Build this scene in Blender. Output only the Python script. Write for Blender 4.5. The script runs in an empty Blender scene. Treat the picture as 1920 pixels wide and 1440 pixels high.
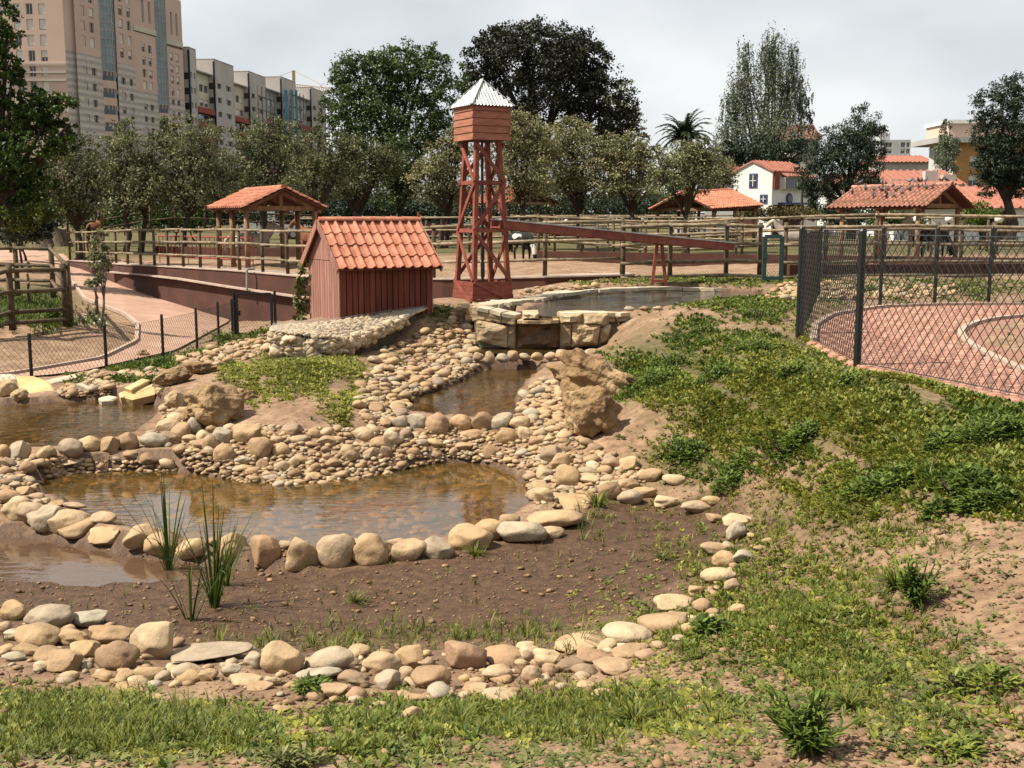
import bpy, math, random
import numpy as np
from mathutils import Vector, Matrix, noise

# ------------------------------------------------------------------ camera, sky, sun, exposure
scene = bpy.context.scene
FPX = 2108.0                      # focal length in photograph pixels (1920 wide)
CAMZ = 1.65
PITCH = math.atan(310.0 / FPX)    # horizon at row 410 of the photograph
cam_data = bpy.data.cameras.new('camera')
cam_data.sensor_width = 36.0
cam_data.lens = FPX / 1920.0 * 36.0
cam_data.clip_start = 0.05
cam_data.clip_end = 6000.0
cam = bpy.data.objects.new('camera', cam_data)
cam.location = (0, 0, CAMZ)
cam.rotation_euler = (math.pi / 2 - PITCH, 0, 0)
scene.collection.objects.link(cam)
scene.camera = cam

SUN_EL = math.radians(54)
SUN_TO = Vector((-math.cos(SUN_EL) * 0.985, -math.cos(SUN_EL) * 0.17, math.sin(SUN_EL)))
world = bpy.data.worlds.new('World')
scene.world = world
world.use_nodes = True
wn, wl = world.node_tree.nodes, world.node_tree.links
wn.clear()
w_out = wn.new('ShaderNodeOutputWorld')
w_bg = wn.new('ShaderNodeBackground')
w_bg.inputs['Strength'].default_value = 0.1
w_sky = wn.new('ShaderNodeTexSky')
w_sky.sky_type = 'NISHITA'
w_sky.sun_disc = False
w_sky.sun_elevation = SUN_EL
w_sky.sun_rotation = math.atan2(SUN_TO.x, SUN_TO.y)
w_tc = wn.new('ShaderNodeTexCoord')
w_map = wn.new('ShaderNodeMapping')
w_map.inputs['Scale'].default_value = (1.0, 1.0, 2.6)
w_map.inputs['Location'].default_value = (0.35, 0.2, 0.0)
w_noise = wn.new('ShaderNodeTexNoise')
w_noise.inputs['Scale'].default_value = 2.3
w_noise.inputs['Detail'].default_value = 5.0
w_noise.inputs['Roughness'].default_value = 0.5
w_ramp = wn.new('ShaderNodeValToRGB')           # thin bright overcast, slightly grey where it is thicker
w_ramp.color_ramp.elements[0].position = 0.36
w_ramp.color_ramp.elements[0].color = (0.64, 0.67, 0.70, 1)
w_ramp.color_ramp.elements[1].position = 0.60
w_ramp.color_ramp.elements[1].color = (0.96, 0.96, 0.95, 1)
w_gain = wn.new('ShaderNodeVectorMath')
w_gain.operation = 'SCALE'
w_gain.inputs['Scale'].default_value = 5.0
w_mix = wn.new('ShaderNodeMix')
w_mix.data_type = 'RGBA'
w_mix.inputs['Factor'].default_value = 0.90
wl.new(w_tc.outputs['Generated'], w_map.inputs['Vector'])
wl.new(w_map.outputs['Vector'], w_noise.inputs['Vector'])
wl.new(w_noise.outputs['Fac'], w_ramp.inputs['Fac'])
wl.new(w_ramp.outputs['Color'], w_gain.inputs[0])
wl.new(w_sky.outputs['Color'], w_mix.inputs['A'])
wl.new(w_gain.outputs['Vector'], w_mix.inputs['B'])
wl.new(w_mix.outputs['Result'], w_bg.inputs['Color'])
wl.new(w_bg.outputs['Background'], w_out.inputs['Surface'])

sun_data = bpy.data.lights.new('sun', 'SUN')
sun_data.energy = 5.0
sun_data.angle = math.radians(0.6)
sun_data.color = (1.0, 0.925, 0.80)
sun = bpy.data.objects.new('sun', sun_data)
sun.rotation_euler = SUN_TO.to_track_quat('Z', 'Y').to_euler()
sun.location = (-10, -2, 20)
scene.collection.objects.link(sun)

vs = scene.view_settings
vs.view_transform = 'Standard'
vs.look = 'None'
vs.gamma = 1.0
vs.exposure = 1.0
vs.use_curve_mapping = False
scene.cycles.transparent_max_bounces = 16
scene.cycles.max_bounces = 6
scene.cycles.caustics_reflective = False
scene.cycles.caustics_refractive = False

# ------------------------------------------------------------------ helpers
rnd = random.Random(11)
rng = np.random.default_rng(11)
COL = scene.collection
CP, SP = math.cos(PITCH), math.sin(PITCH)

def zrow(py, Y):
    """height at which row py of the photograph is seen at ground distance Y"""
    v = (720.0 - py) / FPX
    return CAMZ + Y * (v * CP - SP) / (CP + v * SP)

def pt(px, py, Y):
    z = zrow(py, Y)
    t = Y * CP - (z - CAMZ) * SP
    return Vector(((px - 960.0) / FPX * t, Y, z))

def ptz(px, Y, z):
    t = Y * CP - (z - CAMZ) * SP
    return Vector(((px - 960.0) / FPX * t, Y, z))

def gz(px, py, z):
    v = (720.0 - py) / FPX
    k = (v * CP - SP) / (CP + v * SP)
    return pt(px, py, (z - CAMZ) / k)

def project(x, y, z):
    t = y * CP - (z - CAMZ) * SP
    t = np.maximum(t, 0.05)
    return 960 + x / t * FPX, 720 - (y * SP + (z - CAMZ) * CP) / t * FPX

def setprops(o, label=None, cat=None, group=None, kind=None):
    if label: o['label'] = label
    if cat: o['category'] = cat
    if group: o['group'] = group
    if kind: o['kind'] = kind
    return o

def empty(name, loc, label, cat, group=None):
    o = bpy.data.objects.new(name, None)
    o.empty_display_size = 0.1
    o.location = loc
    COL.objects.link(o)
    return setprops(o, label, cat, group)

def origin_of(o):
    v = Vector((0, 0, 0))
    while o is not None:
        v += o.location
        o = o.parent
    return v

def link(name, mesh, parent=None, loc=None):
    o = bpy.data.objects.new(name, mesh)
    COL.objects.link(o)
    if parent is not None:
        o.parent = parent
    if loc is not None:
        o.location = loc
    return o

class MB:
    """collects shapes in world space and links them as one mesh object"""
    def __init__(s):
        s.v = []; s.f = []; s.m = []
    def add(s, vs, fs, mi=0):
        b = len(s.v)
        s.v.extend([tuple(v) for v in vs])
        s.f.extend([tuple(i + b for i in f) for f in fs])
        s.m.extend([mi] * len(fs))
        return s
    def hexa(s, p, mi=0):
        return s.add(p, [(0, 3, 2, 1), (4, 5, 6, 7), (0, 1, 5, 4), (1, 2, 6, 5), (2, 3, 7, 6), (3, 0, 4, 7)], mi)
    def box(s, c, size, rz=0.0, mi=0):
        c = Vector(c); hx, hy, hz = size[0] / 2, size[1] / 2, size[2] / 2
        cs, sn = math.cos(rz), math.sin(rz)
        p = []
        for z in (-hz, hz):
            for x, y in ((-hx, -hy), (hx, -hy), (hx, hy), (-hx, hy)):
                p.append((c.x + x * cs - y * sn, c.y + x * sn + y * cs, c.z + z))
        return s.hexa(p, mi)
    def obox(s, o, u, v, n, mi=0):
        """box from corner o spanned by the vectors u, v, n"""
        o, u, v, n = map(Vector, (o, u, v, n))
        return s.hexa([o, o + u, o + u + v, o + v, o + n, o + u + n, o + u + v + n, o + v + n], mi)
    def beam(s, a, b, w, h, up=(0, 0, 1), mi=0):
        a, b = Vector(a), Vector(b)
        d = (b - a).normalized()
        sd = d.cross(Vector(up))
        if sd.length < 1e-4: sd = d.cross(Vector((0, 1, 0)))
        sd.normalize(); u2 = sd.cross(d).normalized()
        p = []
        for q in (a, b):
            for x, y in ((-1, -1), (1, -1), (1, 1), (-1, 1)):
                p.append(q + sd * (x * w / 2) + u2 * (y * h / 2))
        return s.add(p, [(0, 1, 2, 3), (7, 6, 5, 4), (0, 4, 5, 1), (1, 5, 6, 2), (2, 6, 7, 3), (3, 7, 4, 0)], mi)
    def tube(s, pts, rad, n=8, cap=True, mi=0):
        pts = [Vector(p) for p in pts]
        if not hasattr(rad, '__len__'): rad = [rad] * len(pts)
        b = len(s.v)
        prev = None
        for i, p in enumerate(pts):
            d = (pts[min(i + 1, len(pts) - 1)] - pts[max(i - 1, 0)])
            if d.length < 1e-7: d = Vector((0, 0, 1))
            d.normalize()
            if prev is None:
                sd = d.cross(Vector((0.13, 0.99, 0.05)))
                if sd.length < 1e-3: sd = d.cross(Vector((1, 0, 0)))
            else:
                sd = prev - d * prev.dot(d)
            sd.normalize(); prev = sd
            u = d.cross(sd)
            for k in range(n):
                a = 2 * math.pi * k / n
                s.v.append(tuple(p + (sd * math.cos(a) + u * math.sin(a)) * rad[i]))
        for i in range(len(pts) - 1):
            for k in range(n):
                k2 = (k + 1) % n
                s.f.append((b + i * n + k, b + i * n + k2, b + (i + 1) * n + k2, b + (i + 1) * n + k)); s.m.append(mi)
        if cap:
            s.f.append(tuple(b + k for k in range(n))[::-1]); s.m.append(mi)
            e = b + (len(pts) - 1) * n
            s.f.append(tuple(e + k for k in range(n))); s.m.append(mi)
        return s
    def prism(s, poly, n, mi=0):
        """closed 3D polygon extruded by vector n"""
        poly = [Vector(p) for p in poly]; n = Vector(n); k = len(poly)
        fs = [tuple(range(k))[::-1], tuple(range(k, 2 * k))]
        fs += [(i, (i + 1) % k, k + (i + 1) % k, k + i) for i in range(k)]
        return s.add(poly + [p + n for p in poly], fs, mi)
    def mesh(s, name, mats, org=Vector((0, 0, 0)), smooth=False):
        me = bpy.data.meshes.new(name)
        a = np.array(s.v, dtype=np.float64) - np.array(org)
        me.from_pydata(a.tolist(), [], s.f)
        if not isinstance(mats, (list, tuple)): mats = [mats]
        for m in mats: me.materials.append(m)
        if len(mats) > 1: me.polygons.foreach_set('material_index', s.m)
        if smooth: me.polygons.foreach_set('use_smooth', [True] * len(s.f))
        me.update()
        return me
    def build(s, name, mats, parent=None, smooth=False, loc=None):
        org = Vector(loc) if loc is not None else (origin_of(parent) if parent is not None else Vector((0, 0, 0)))
        me = s.mesh(name, mats, org, smooth)
        o = link(name, me, parent)
        if parent is None:
            o.location = org
        elif loc is not None:
            o.location = org - origin_of(parent)
        return o

def np_mesh(name, verts, faces_flat, counts, mats, tone=None, smooth=False):
    """fast mesh from numpy arrays; tone = value per vertex stored as attribute"""
    me = bpy.data.meshes.new(name)
    nv = len(verts)
    me.vertices.add(nv)
    me.vertices.foreach_set('co', np.ascontiguousarray(verts, dtype=np.float32).ravel())
    me.loops.add(len(faces_flat))
    me.loops.foreach_set('vertex_index', np.ascontiguousarray(faces_flat, dtype=np.int32))
    nf = len(counts)
    me.polygons.add(nf)
    st = np.zeros(nf, dtype=np.int32); st[1:] = np.cumsum(counts)[:-1]
    me.polygons.foreach_set('loop_start', st)
    me.polygons.foreach_set('loop_total', np.asarray(counts, dtype=np.int32))
    if smooth: me.polygons.foreach_set('use_smooth', np.ones(nf, dtype=bool))
    if not isinstance(mats, (list, tuple)): mats = [mats]
    for m in mats: me.materials.append(m)
    if tone is not None:
        at = me.attributes.new('tone', 'FLOAT', 'POINT')
        at.data.foreach_set('value', np.asarray(tone, dtype=np.float32))
    me.update(calc_edges=True)
    me.validate()
    return me

def copy_tree(o, parent=None, loc=None, rz=None, scale=None):
    c = o.copy(); COL.objects.link(c)
    if parent is not None: c.parent = parent
    if loc is not None: c.location = loc
    if rz is not None: c.rotation_euler = (0, 0, rz)
    if scale is not None: c.scale = scale
    for ch in list(o.children):
        copy_tree(ch, c)
    return c

# ------------------------------------------------------------------ materials
def natural(c):
    return tuple(.76 * x ** 1.13 for x in c)

def mat(name, c1, c2=None, scale=6.0, rough=0.85, bump=0.0, bscale=None, rand=0.0, spec=0.3, stretch=None, c3=None, metallic=0.0, coords='Object', detail=6.0, tone=False, translucent=0.0, bdist=0.02, raw=False):
    if raw:
        c1 = tuple(.84 * x for x in c1); c2 = tuple(.84 * x for x in c2) if c2 else None
    else:
        c1 = natural(c1); c2 = natural(c2) if c2 else None; c3 = natural(c3) if c3 else None
    m = bpy.data.materials.new(name); m.use_nodes = True
    N, L = m.node_tree.nodes, m.node_tree.links
    N.clear()
    out = N.new('ShaderNodeOutputMaterial')
    b = N.new('ShaderNodeBsdfPrincipled')
    b.inputs['Roughness'].default_value = rough
    b.inputs['Specular IOR Level'].default_value = spec
    b.inputs['Metallic'].default_value = metallic
    tc = N.new('ShaderNodeTexCoord')
    vec = tc.outputs[coords]
    oi = N.new('ShaderNodeObjectInfo')
    ad = N.new('ShaderNodeVectorMath'); ad.operation = 'ADD'
    sc = N.new('ShaderNodeVectorMath'); sc.operation = 'SCALE'; sc.inputs['Scale'].default_value = 37.0
    cb = N.new('ShaderNodeCombineXYZ')
    for i in range(3): L.new(oi.outputs['Random'], cb.inputs[i])
    L.new(cb.outputs[0], sc.inputs[0]); L.new(vec, ad.inputs[0]); L.new(sc.outputs[0], ad.inputs[1])
    vec = ad.outputs[0]
    if stretch:
        mp = N.new('ShaderNodeMapping'); mp.inputs['Scale'].default_value = stretch
        L.new(vec, mp.inputs['Vector']); vec = mp.outputs[0]
    no = N.new('ShaderNodeTexNoise'); no.inputs['Scale'].default_value = scale; no.inputs['Detail'].default_value = detail
    L.new(vec, no.inputs['Vector'])
    rp = N.new('ShaderNodeValToRGB')
    c2 = c2 or tuple(min(1, x * 1.25) for x in c1)
    rp.color_ramp.elements[0].position = 0.34; rp.color_ramp.elements[0].color = (*c1, 1)
    rp.color_ramp.elements[1].position = 0.66; rp.color_ramp.elements[1].color = (*c2, 1)
    if c3:
        e = rp.color_ramp.elements.new(0.5); e.color = (*c3, 1)
    if tone:
        at = N.new('ShaderNodeAttribute'); at.attribute_name = 'tone'
        mx0 = N.new('ShaderNodeMath'); mx0.operation = 'MULTIPLY_ADD'; mx0.inputs[1].default_value = 0.35; 
        L.new(no.outputs['Fac'], mx0.inputs[0])
        mm = N.new('ShaderNodeMath'); mm.operation = 'MULTIPLY'; mm.inputs[1].default_value = 0.65
        L.new(at.outputs['Fac'], mm.inputs[0]); L.new(mm.outputs[0], mx0.inputs[2])
        L.new(mx0.outputs[0], rp.inputs['Fac'])
    else:
        L.new(no.outputs['Fac'], rp.inputs['Fac'])
    col = rp.outputs['Color']
    if rand:
        hs = N.new('ShaderNodeHueSaturation')
        mr = N.new('ShaderNodeMapRange'); mr.inputs['To Min'].default_value = 1 - rand; mr.inputs['To Max'].default_value = 1 + rand
        L.new(oi.outputs['Random'], mr.inputs['Value']); L.new(mr.outputs[0], hs.inputs['Value'])
        L.new(col, hs.inputs['Color']); col = hs.outputs['Color']
    L.new(col, b.inputs['Base Color'])
    if bump:
        nb = N.new('ShaderNodeTexNoise'); nb.inputs['Scale'].default_value = bscale or scale * 4; nb.inputs['Detail'].default_value = 8
        L.new(vec, nb.inputs['Vector'])
        bp = N.new('ShaderNodeBump'); bp.inputs['Strength'].default_value = bump; bp.inputs['Distance'].default_value = bdist
        L.new(nb.outputs['Fac'], bp.inputs['Height']); L.new(bp.outputs[0], b.inputs['Normal'])
    sh = b.outputs[0]
    if translucent:
        tr = N.new('ShaderNodeBsdfTranslucent'); L.new(col, tr.inputs['Color'])
        ms = N.new('ShaderNodeMixShader'); ms.inputs[0].default_value = translucent
        L.new(sh, ms.inputs[1]); L.new(tr.outputs[0], ms.inputs[2]); sh = ms.outputs[0]
    L.new(sh, out.inputs['Surface'])
    return m

def stone_mat(name, stops, rough=0.75, sat=1.0):
    stops = [(.87 * c[0], .81 * c[1], .70 * c[2]) for c in stops]
    """every stone takes its own colour from the object's random number, then mottling and veins"""
    m = bpy.data.materials.new(name); m.use_nodes = True
    N, L = m.node_tree.nodes, m.node_tree.links
    b = N['Principled BSDF']; b.inputs['Roughness'].default_value = rough; b.inputs['Specular IOR Level'].default_value = 0.3
    oi = N.new('ShaderNodeObjectInfo')
    at = N.new('ShaderNodeAttribute'); at.attribute_name = 'tone'
    sm = N.new('ShaderNodeMath'); sm.operation = 'ADD'
    L.new(oi.outputs['Random'], sm.inputs[0]); L.new(at.outputs['Fac'], sm.inputs[1])
    fr = N.new('ShaderNodeMath'); fr.operation = 'FRACT'; L.new(sm.outputs[0], fr.inputs[0])
    rp = N.new('ShaderNodeValToRGB'); cr = rp.color_ramp
    cr.elements[0].position = 0; cr.elements[0].color = (*stops[0], 1)
    cr.elements[1].position = 1; cr.elements[1].color = (*stops[-1], 1)
    for i, c in enumerate(stops[1:-1]):
        e = cr.elements.new((i + 1) / (len(stops) - 1)); e.color = (*c, 1)
    L.new(fr.outputs[0], rp.inputs['Fac'])
    ge = N.new('ShaderNodeNewGeometry')
    no = N.new('ShaderNodeTexNoise'); no.inputs['Scale'].default_value = 9; no.inputs['Detail'].default_value = 7
    no.inputs['Roughness'].default_value = 0.65
    L.new(ge.outputs['Position'], no.inputs['Vector'])
    mr = N.new('ShaderNodeMapRange'); mr.inputs['From Min'].default_value = 0.28; mr.inputs['From Max'].default_value = 0.72
    mr.inputs['To Min'].default_value = 0.66; mr.inputs['To Max'].default_value = 1.22
    L.new(no.outputs['Fac'], mr.inputs['Value'])
    hs = N.new('ShaderNodeHueSaturation'); hs.inputs['Saturation'].default_value = sat
    L.new(rp.outputs['Color'], hs.inputs['Color']); L.new(mr.outputs[0], hs.inputs['Value'])
    n2 = N.new('ShaderNodeTexNoise'); n2.inputs['Scale'].default_value = 3.1; n2.inputs['Detail'].default_value = 4; n2.inputs['Distortion'].default_value = 1.2
    L.new(ge.outputs['Position'], n2.inputs['Vector'])
    m2 = N.new('ShaderNodeMapRange'); m2.inputs['From Min'].default_value = 0.55; m2.inputs['From Max'].default_value = 0.75
    m2.inputs['To Max'].default_value = 0.55
    L.new(n2.outputs['Fac'], m2.inputs['Value'])
    mx = N.new('ShaderNodeMix'); mx.data_type = 'RGBA'; mx.inputs['B'].default_value = (0.33, 0.20, 0.095, 1)
    L.new(m2.outputs[0], mx.inputs['Factor']); L.new(hs.outputs[0], mx.inputs['A'])
    L.new(mx.outputs['Result'], b.inputs['Base Color'])
    nb = N.new('ShaderNodeTexNoise'); nb.inputs['Scale'].default_value = 20; nb.inputs['Detail'].default_value = 9; nb.inputs['Roughness'].default_value = .65
    L.new(ge.outputs['Position'], nb.inputs['Vector'])
    bp = N.new('ShaderNodeBump'); bp.inputs['Strength'].default_value = 0.6; bp.inputs['Distance'].default_value = 0.02
    L.new(nb.outputs['Fac'], bp.inputs['Height']); L.new(bp.outputs[0], b.inputs['Normal'])
    return m

MT = {}
MT['stone'] = stone_mat('river_stone', [(0.37, 0.27, 0.165), (0.28, 0.19, 0.12), (0.45, 0.36, 0.245), (0.33, 0.225, 0.135), (0.34, 0.315, 0.265), (0.23, 0.15, 0.095), (0.42, 0.31, 0.18), (0.30, 0.195, 0.13), (0.47, 0.40, 0.295)])
MT['stone_wet'] = stone_mat('wet_pebble', [(0.20, 0.145, 0.06), (0.12, 0.085, 0.035), (0.27, 0.20, 0.09), (0.10, 0.07, 0.03), (0.19, 0.145, 0.065)], rough=0.45)
MT['gabion_stone'] = stone_mat('gabion_rubble', [(0.52, 0.45, 0.35), (0.40, 0.31, 0.22), (0.58, 0.52, 0.41), (0.34, 0.255, 0.175), (0.48, 0.405, 0.30)], rough=0.9)
MT['boulder'] = mat('yellow_limestone', (0.20, 0.125, 0.065), (0.44, 0.32, 0.185), 2.6, 0.9, 0.9, 9, c3=(0.33, 0.22, 0.115), bdist=0.10)
MT['boulder_pale'] = mat('pale_limestone', (0.32, 0.225, 0.13), (0.54, 0.42, 0.27), 3.0, 0.9, 0.8, 11, c3=(0.50, 0.375, 0.22), bdist=0.06)
MT['slab'] = mat('yellow_slab', (0.46, 0.33, 0.16), (0.62, 0.47, 0.26), 3.5, 0.85, 0.4, 16, c3=(0.56, 0.41, 0.20))
MT['coping'] = mat('pale_coping_stone', (0.44, 0.375, 0.27), (0.62, 0.54, 0.41), 4, 0.85, 0.4, 18, rand=0.1)
MT['rubble'] = mat('cascade_masonry', (0.34, 0.26, 0.16), (0.55, 0.45, 0.31), 3.2, 0.9, 0.8, 12, c3=(0.44, 0.33, 0.20), rand=0.14, bdist=0.05)
MT['rubble_wet'] = mat('stained_masonry', (0.10, 0.062, 0.03), (0.27, 0.175, 0.09), 3.4, 0.5, 0.6, 12, c3=(0.18, 0.11, 0.055))
MT['mortar'] = mat('mortar', (0.33, 0.29, 0.23), (0.44, 0.39, 0.31), 6, 0.95, 0.5, 30)
MT['red_board'] = mat('red_stained_board', (0.135, 0.038, 0.022), (0.215, 0.062, 0.038), 3, 0.75, 0.25, 24, rand=0.28, stretch=(6, 6, 0.6))
MT['red_board_pale'] = mat('sunlit_red_board', (0.28, 0.135, 0.10), (0.41, 0.225, 0.175), 3, 0.85, 0.25, 24, rand=0.12, stretch=(6, 6, 0.6))  # paler copy of the hut boards: sunlight on the gable put into the colour
MT['red_timber'] = mat('red_painted_timber', (0.215, 0.060, 0.038), (0.325, 0.110, 0.070), 4, 0.7, 0.2, 20, rand=0.14)
MT['tank_board'] = mat('orange_red_tank_board', (0.30, 0.125, 0.078), (0.42, 0.19, 0.125), 4, 0.72, 0.2, 22, rand=0.13, stretch=(1, 1, 5))
MT['gap_dark'] = mat('dark_board_gap', (0.05, 0.02, 0.015), (0.07, 0.03, 0.02), 4, 0.9)
MT['tile'] = mat('terracotta_tile', (0.45, 0.17, 0.10), (0.57, 0.26, 0.17), 7, 0.8, 0.2, 40, rand=0.2)
MT['tile_old'] = mat('weathered_terracotta_tile', (0.37, 0.17, 0.12), (0.50, 0.275, 0.205), 9, 0.85, 0.3, 40, rand=0.2)
MT['tile_under'] = mat('roof_batten_board', (0.12, 0.045, 0.03), (0.17, 0.07, 0.045), 5, 0.9)
MT['zinc'] = mat('corrugated_zinc', (0.46, 0.48, 0.46), (0.62, 0.64, 0.61), 5, 0.5, 0.1, 30, metallic=0.25, rand=0.05)
MT['pole_wood'] = mat('round_fence_wood', (0.085, 0.062, 0.036), (0.17, 0.125, 0.075), 7, 0.9, 0.4, 30, rand=0.22)
MT['rail_wood'] = mat('pale_fence_rail', (0.19, 0.145, 0.09), (0.36, 0.295, 0.205), 7, 0.9, 0.4, 30, rand=0.2)
MT['shelter_wood'] = mat('shelter_timber', (0.22, 0.125, 0.07), (0.34, 0.21, 0.125), 6, 0.85, 0.3, 26, rand=0.1)
MT['dark_metal'] = mat('black_green_steel', (0.008, 0.012, 0.010), (0.013, 0.019, 0.016), 5, 0.45, spec=0.4)
MT['green_metal'] = mat('green_steel', (0.018, 0.06, 0.055), (0.03, 0.085, 0.075), 5, 0.45, spec=0.4)
MT['wire'] = mat('coated_wire', (0.022, 0.028, 0.027), (0.04, 0.048, 0.046), 5, 0.32, spec=0.5)
MT['wall_brown'] = mat('brown_render', (0.088, 0.037, 0.025), (0.128, 0.056, 0.039), 1.6, 0.92, 0.4, 40, c3=(0.106, 0.046, 0.032))
MT['wall_cap'] = mat('pale_wall_capping', (0.40, 0.31, 0.25), (0.52, 0.42, 0.35), 5, 0.9, 0.2, 30)
MT['path'] = mat('pink_path', (0.40, 0.255, 0.185), (0.49, 0.33, 0.245), 1.4, 0.92, 0.3, 60, c3=(0.45, 0.29, 0.21))
MT['paver'] = mat('pink_paver', (0.36, 0.175, 0.12), (0.46, 0.25, 0.18), 2.2, 0.9, 0.25, 50, c3=(0.42, 0.215, 0.15))
MT['kerb'] = mat('path_kerb', (0.42, 0.31, 0.24), (0.52, 0.41, 0.33), 4, 0.9, 0.2, 30)
MT['pipe'] = mat('grey_pipe', (0.30, 0.29, 0.27), (0.4, 0.38, 0.35), 5, 0.5)
MT['white'] = mat('white_render', (0.70, 0.68, 0.63), (0.80, 0.785, 0.74), 0.8, 0.9, raw=True)
MT['grey_render'] = mat('grey_render', (0.42, 0.42, 0.41), (0.50, 0.50, 0.49), 0.7, 0.9, raw=True)
MT['blue_trim'] = mat('blue_paint', (0.06, 0.085, 0.21), (0.085, 0.12, 0.27), 4, 0.7)
MT['glass'] = mat('window_glass', (0.03, 0.036, 0.042), (0.06, 0.07, 0.08), 0.6, 0.12, spec=0.6)
MT['glass_blue'] = mat('stair_glass', (0.16, 0.23, 0.25), (0.26, 0.34, 0.36), 0.5, 0.18, spec=0.6)
MT['shutter'] = mat('white_roller_shutter', (0.58, 0.55, 0.50), (0.72, 0.69, 0.64), 0.8, 0.8, raw=True)
MT['brown_door'] = mat('dark_brown_wood', (0.07, 0.03, 0.022), (0.11, 0.05, 0.035), 4, 0.8)
MT['ochre'] = mat('ochre_render', (0.46, 0.25, 0.10), (0.54, 0.31, 0.135), 0.6, 0.9)
MT['bark'] = mat('bark', (0.055, 0.040, 0.028), (0.12, 0.092, 0.068), 5, 0.95, 0.9, 14, stretch=(3, 3, 0.6), bdist=0.05)
MT['bark_pale'] = mat('pale_bark', (0.16, 0.135, 0.105), (0.30, 0.26, 0.21), 5, 0.95, 0.8, 14, stretch=(3, 3, 0.6), bdist=0.05)

def leafmat(name, dark, light, tr=0.22, rough=0.55):
    return mat(name, dark, light, 0.55, rough, tone=True, translucent=tr, spec=0.22, detail=2)
MT['leaf_near'] = leafmat('glossy_leaf', (0.030, 0.060, 0.012), (0.105, 0.165, 0.03))
MT['leaf_olive'] = leafmat('olive_leaf', (0.105, 0.122, 0.056), (0.31, 0.315, 0.165), 0.2)
MT['leaf_olive_pale'] = leafmat('pale_olive_leaf', (0.135, 0.132, 0.060), (0.39, 0.365, 0.195), 0.18)
MT['leaf_olive_dark'] = leafmat('dark_olive_leaf', (0.082, 0.098, 0.042), (0.24, 0.25, 0.12), 0.2)  # darker leaf tone for some olives and the far woodland
MT['leaf_green'] = leafmat('broad_green_leaf', (0.048, 0.080, 0.022), (0.13, 0.18, 0.055))
MT['leaf_dark'] = leafmat('dark_evergreen_leaf', (0.020, 0.024, 0.013), (0.062, 0.066, 0.036), 0.08)
MT['leaf_poplar'] = leafmat('poplar_leaf', (0.105, 0.13, 0.075), (0.27, 0.30, 0.20))
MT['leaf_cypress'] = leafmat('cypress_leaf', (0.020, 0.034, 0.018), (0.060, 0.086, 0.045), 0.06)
MT['leaf_palm'] = leafmat('palm_leaf', (0.035, 0.048, 0.02), (0.095, 0.115, 0.05), 0.1)
MT['leaf_shrub'] = leafmat('shrub_leaf', (0.055, 0.085, 0.012), (0.18, 0.23, 0.035))
MT['leaf_hedge'] = leafmat('brownish_hedge_leaf', (0.08, 0.065, 0.02), (0.17, 0.145, 0.045), 0.1)
MT['weed_dark'] = leafmat('dark_weed_leaf', (0.060, 0.100, 0.012), (0.185, 0.245, 0.045), 0.25, 0.6)
MT['weed_yellow'] = leafmat('yellow_green_weed', (0.155, 0.17, 0.024), (0.38, 0.375, 0.08), 0.25)
MT['weed_grey'] = leafmat('grey_green_weed', (0.095, 0.115, 0.035), (0.24, 0.24, 0.09), 0.15)
MT['weed_mid'] = leafmat('olive_green_weed', (0.09, 0.13, 0.02), (0.27, 0.30, 0.06), 0.22)
MT['grit'] = stone_mat('brown_grit', [(0.20, 0.125, 0.075), (0.12, 0.075, 0.045), (0.30, 0.20, 0.12), (0.15, 0.09, 0.055)])
MT['grass'] = leafmat('grass_blade', (0.075, 0.105, 0.012), (0.24, 0.25, 0.045), 0.25)
MT['grass_dry'] = leafmat('dry_grass_blade', (0.22, 0.18, 0.08), (0.42, 0.35, 0.19), 0.2)
MT['reed'] = leafmat('reed_blade', (0.045, 0.085, 0.014), (0.15, 0.20, 0.04), 0.25)
# ------------------------------------------------------------------ terrain
def smooth(a, b, x):
    t = np.clip((x - a) / (b - a), 0, 1)
    return t * t * (3 - 2 * t)

# line of the retaining wall (photo column, distance, photo row of its top)
WALL = [(128, 50.0, 489), (233, 40.0, 497), (330, 36.6, 502), (430, 33.5, 508), (570, 30.5, 520), (830, 28.0, 525), (1022, 27.0, 521), (1190, 27.2, 517)]
WALL_P = [pt(a, c, b) for a, b, c in WALL]

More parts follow.
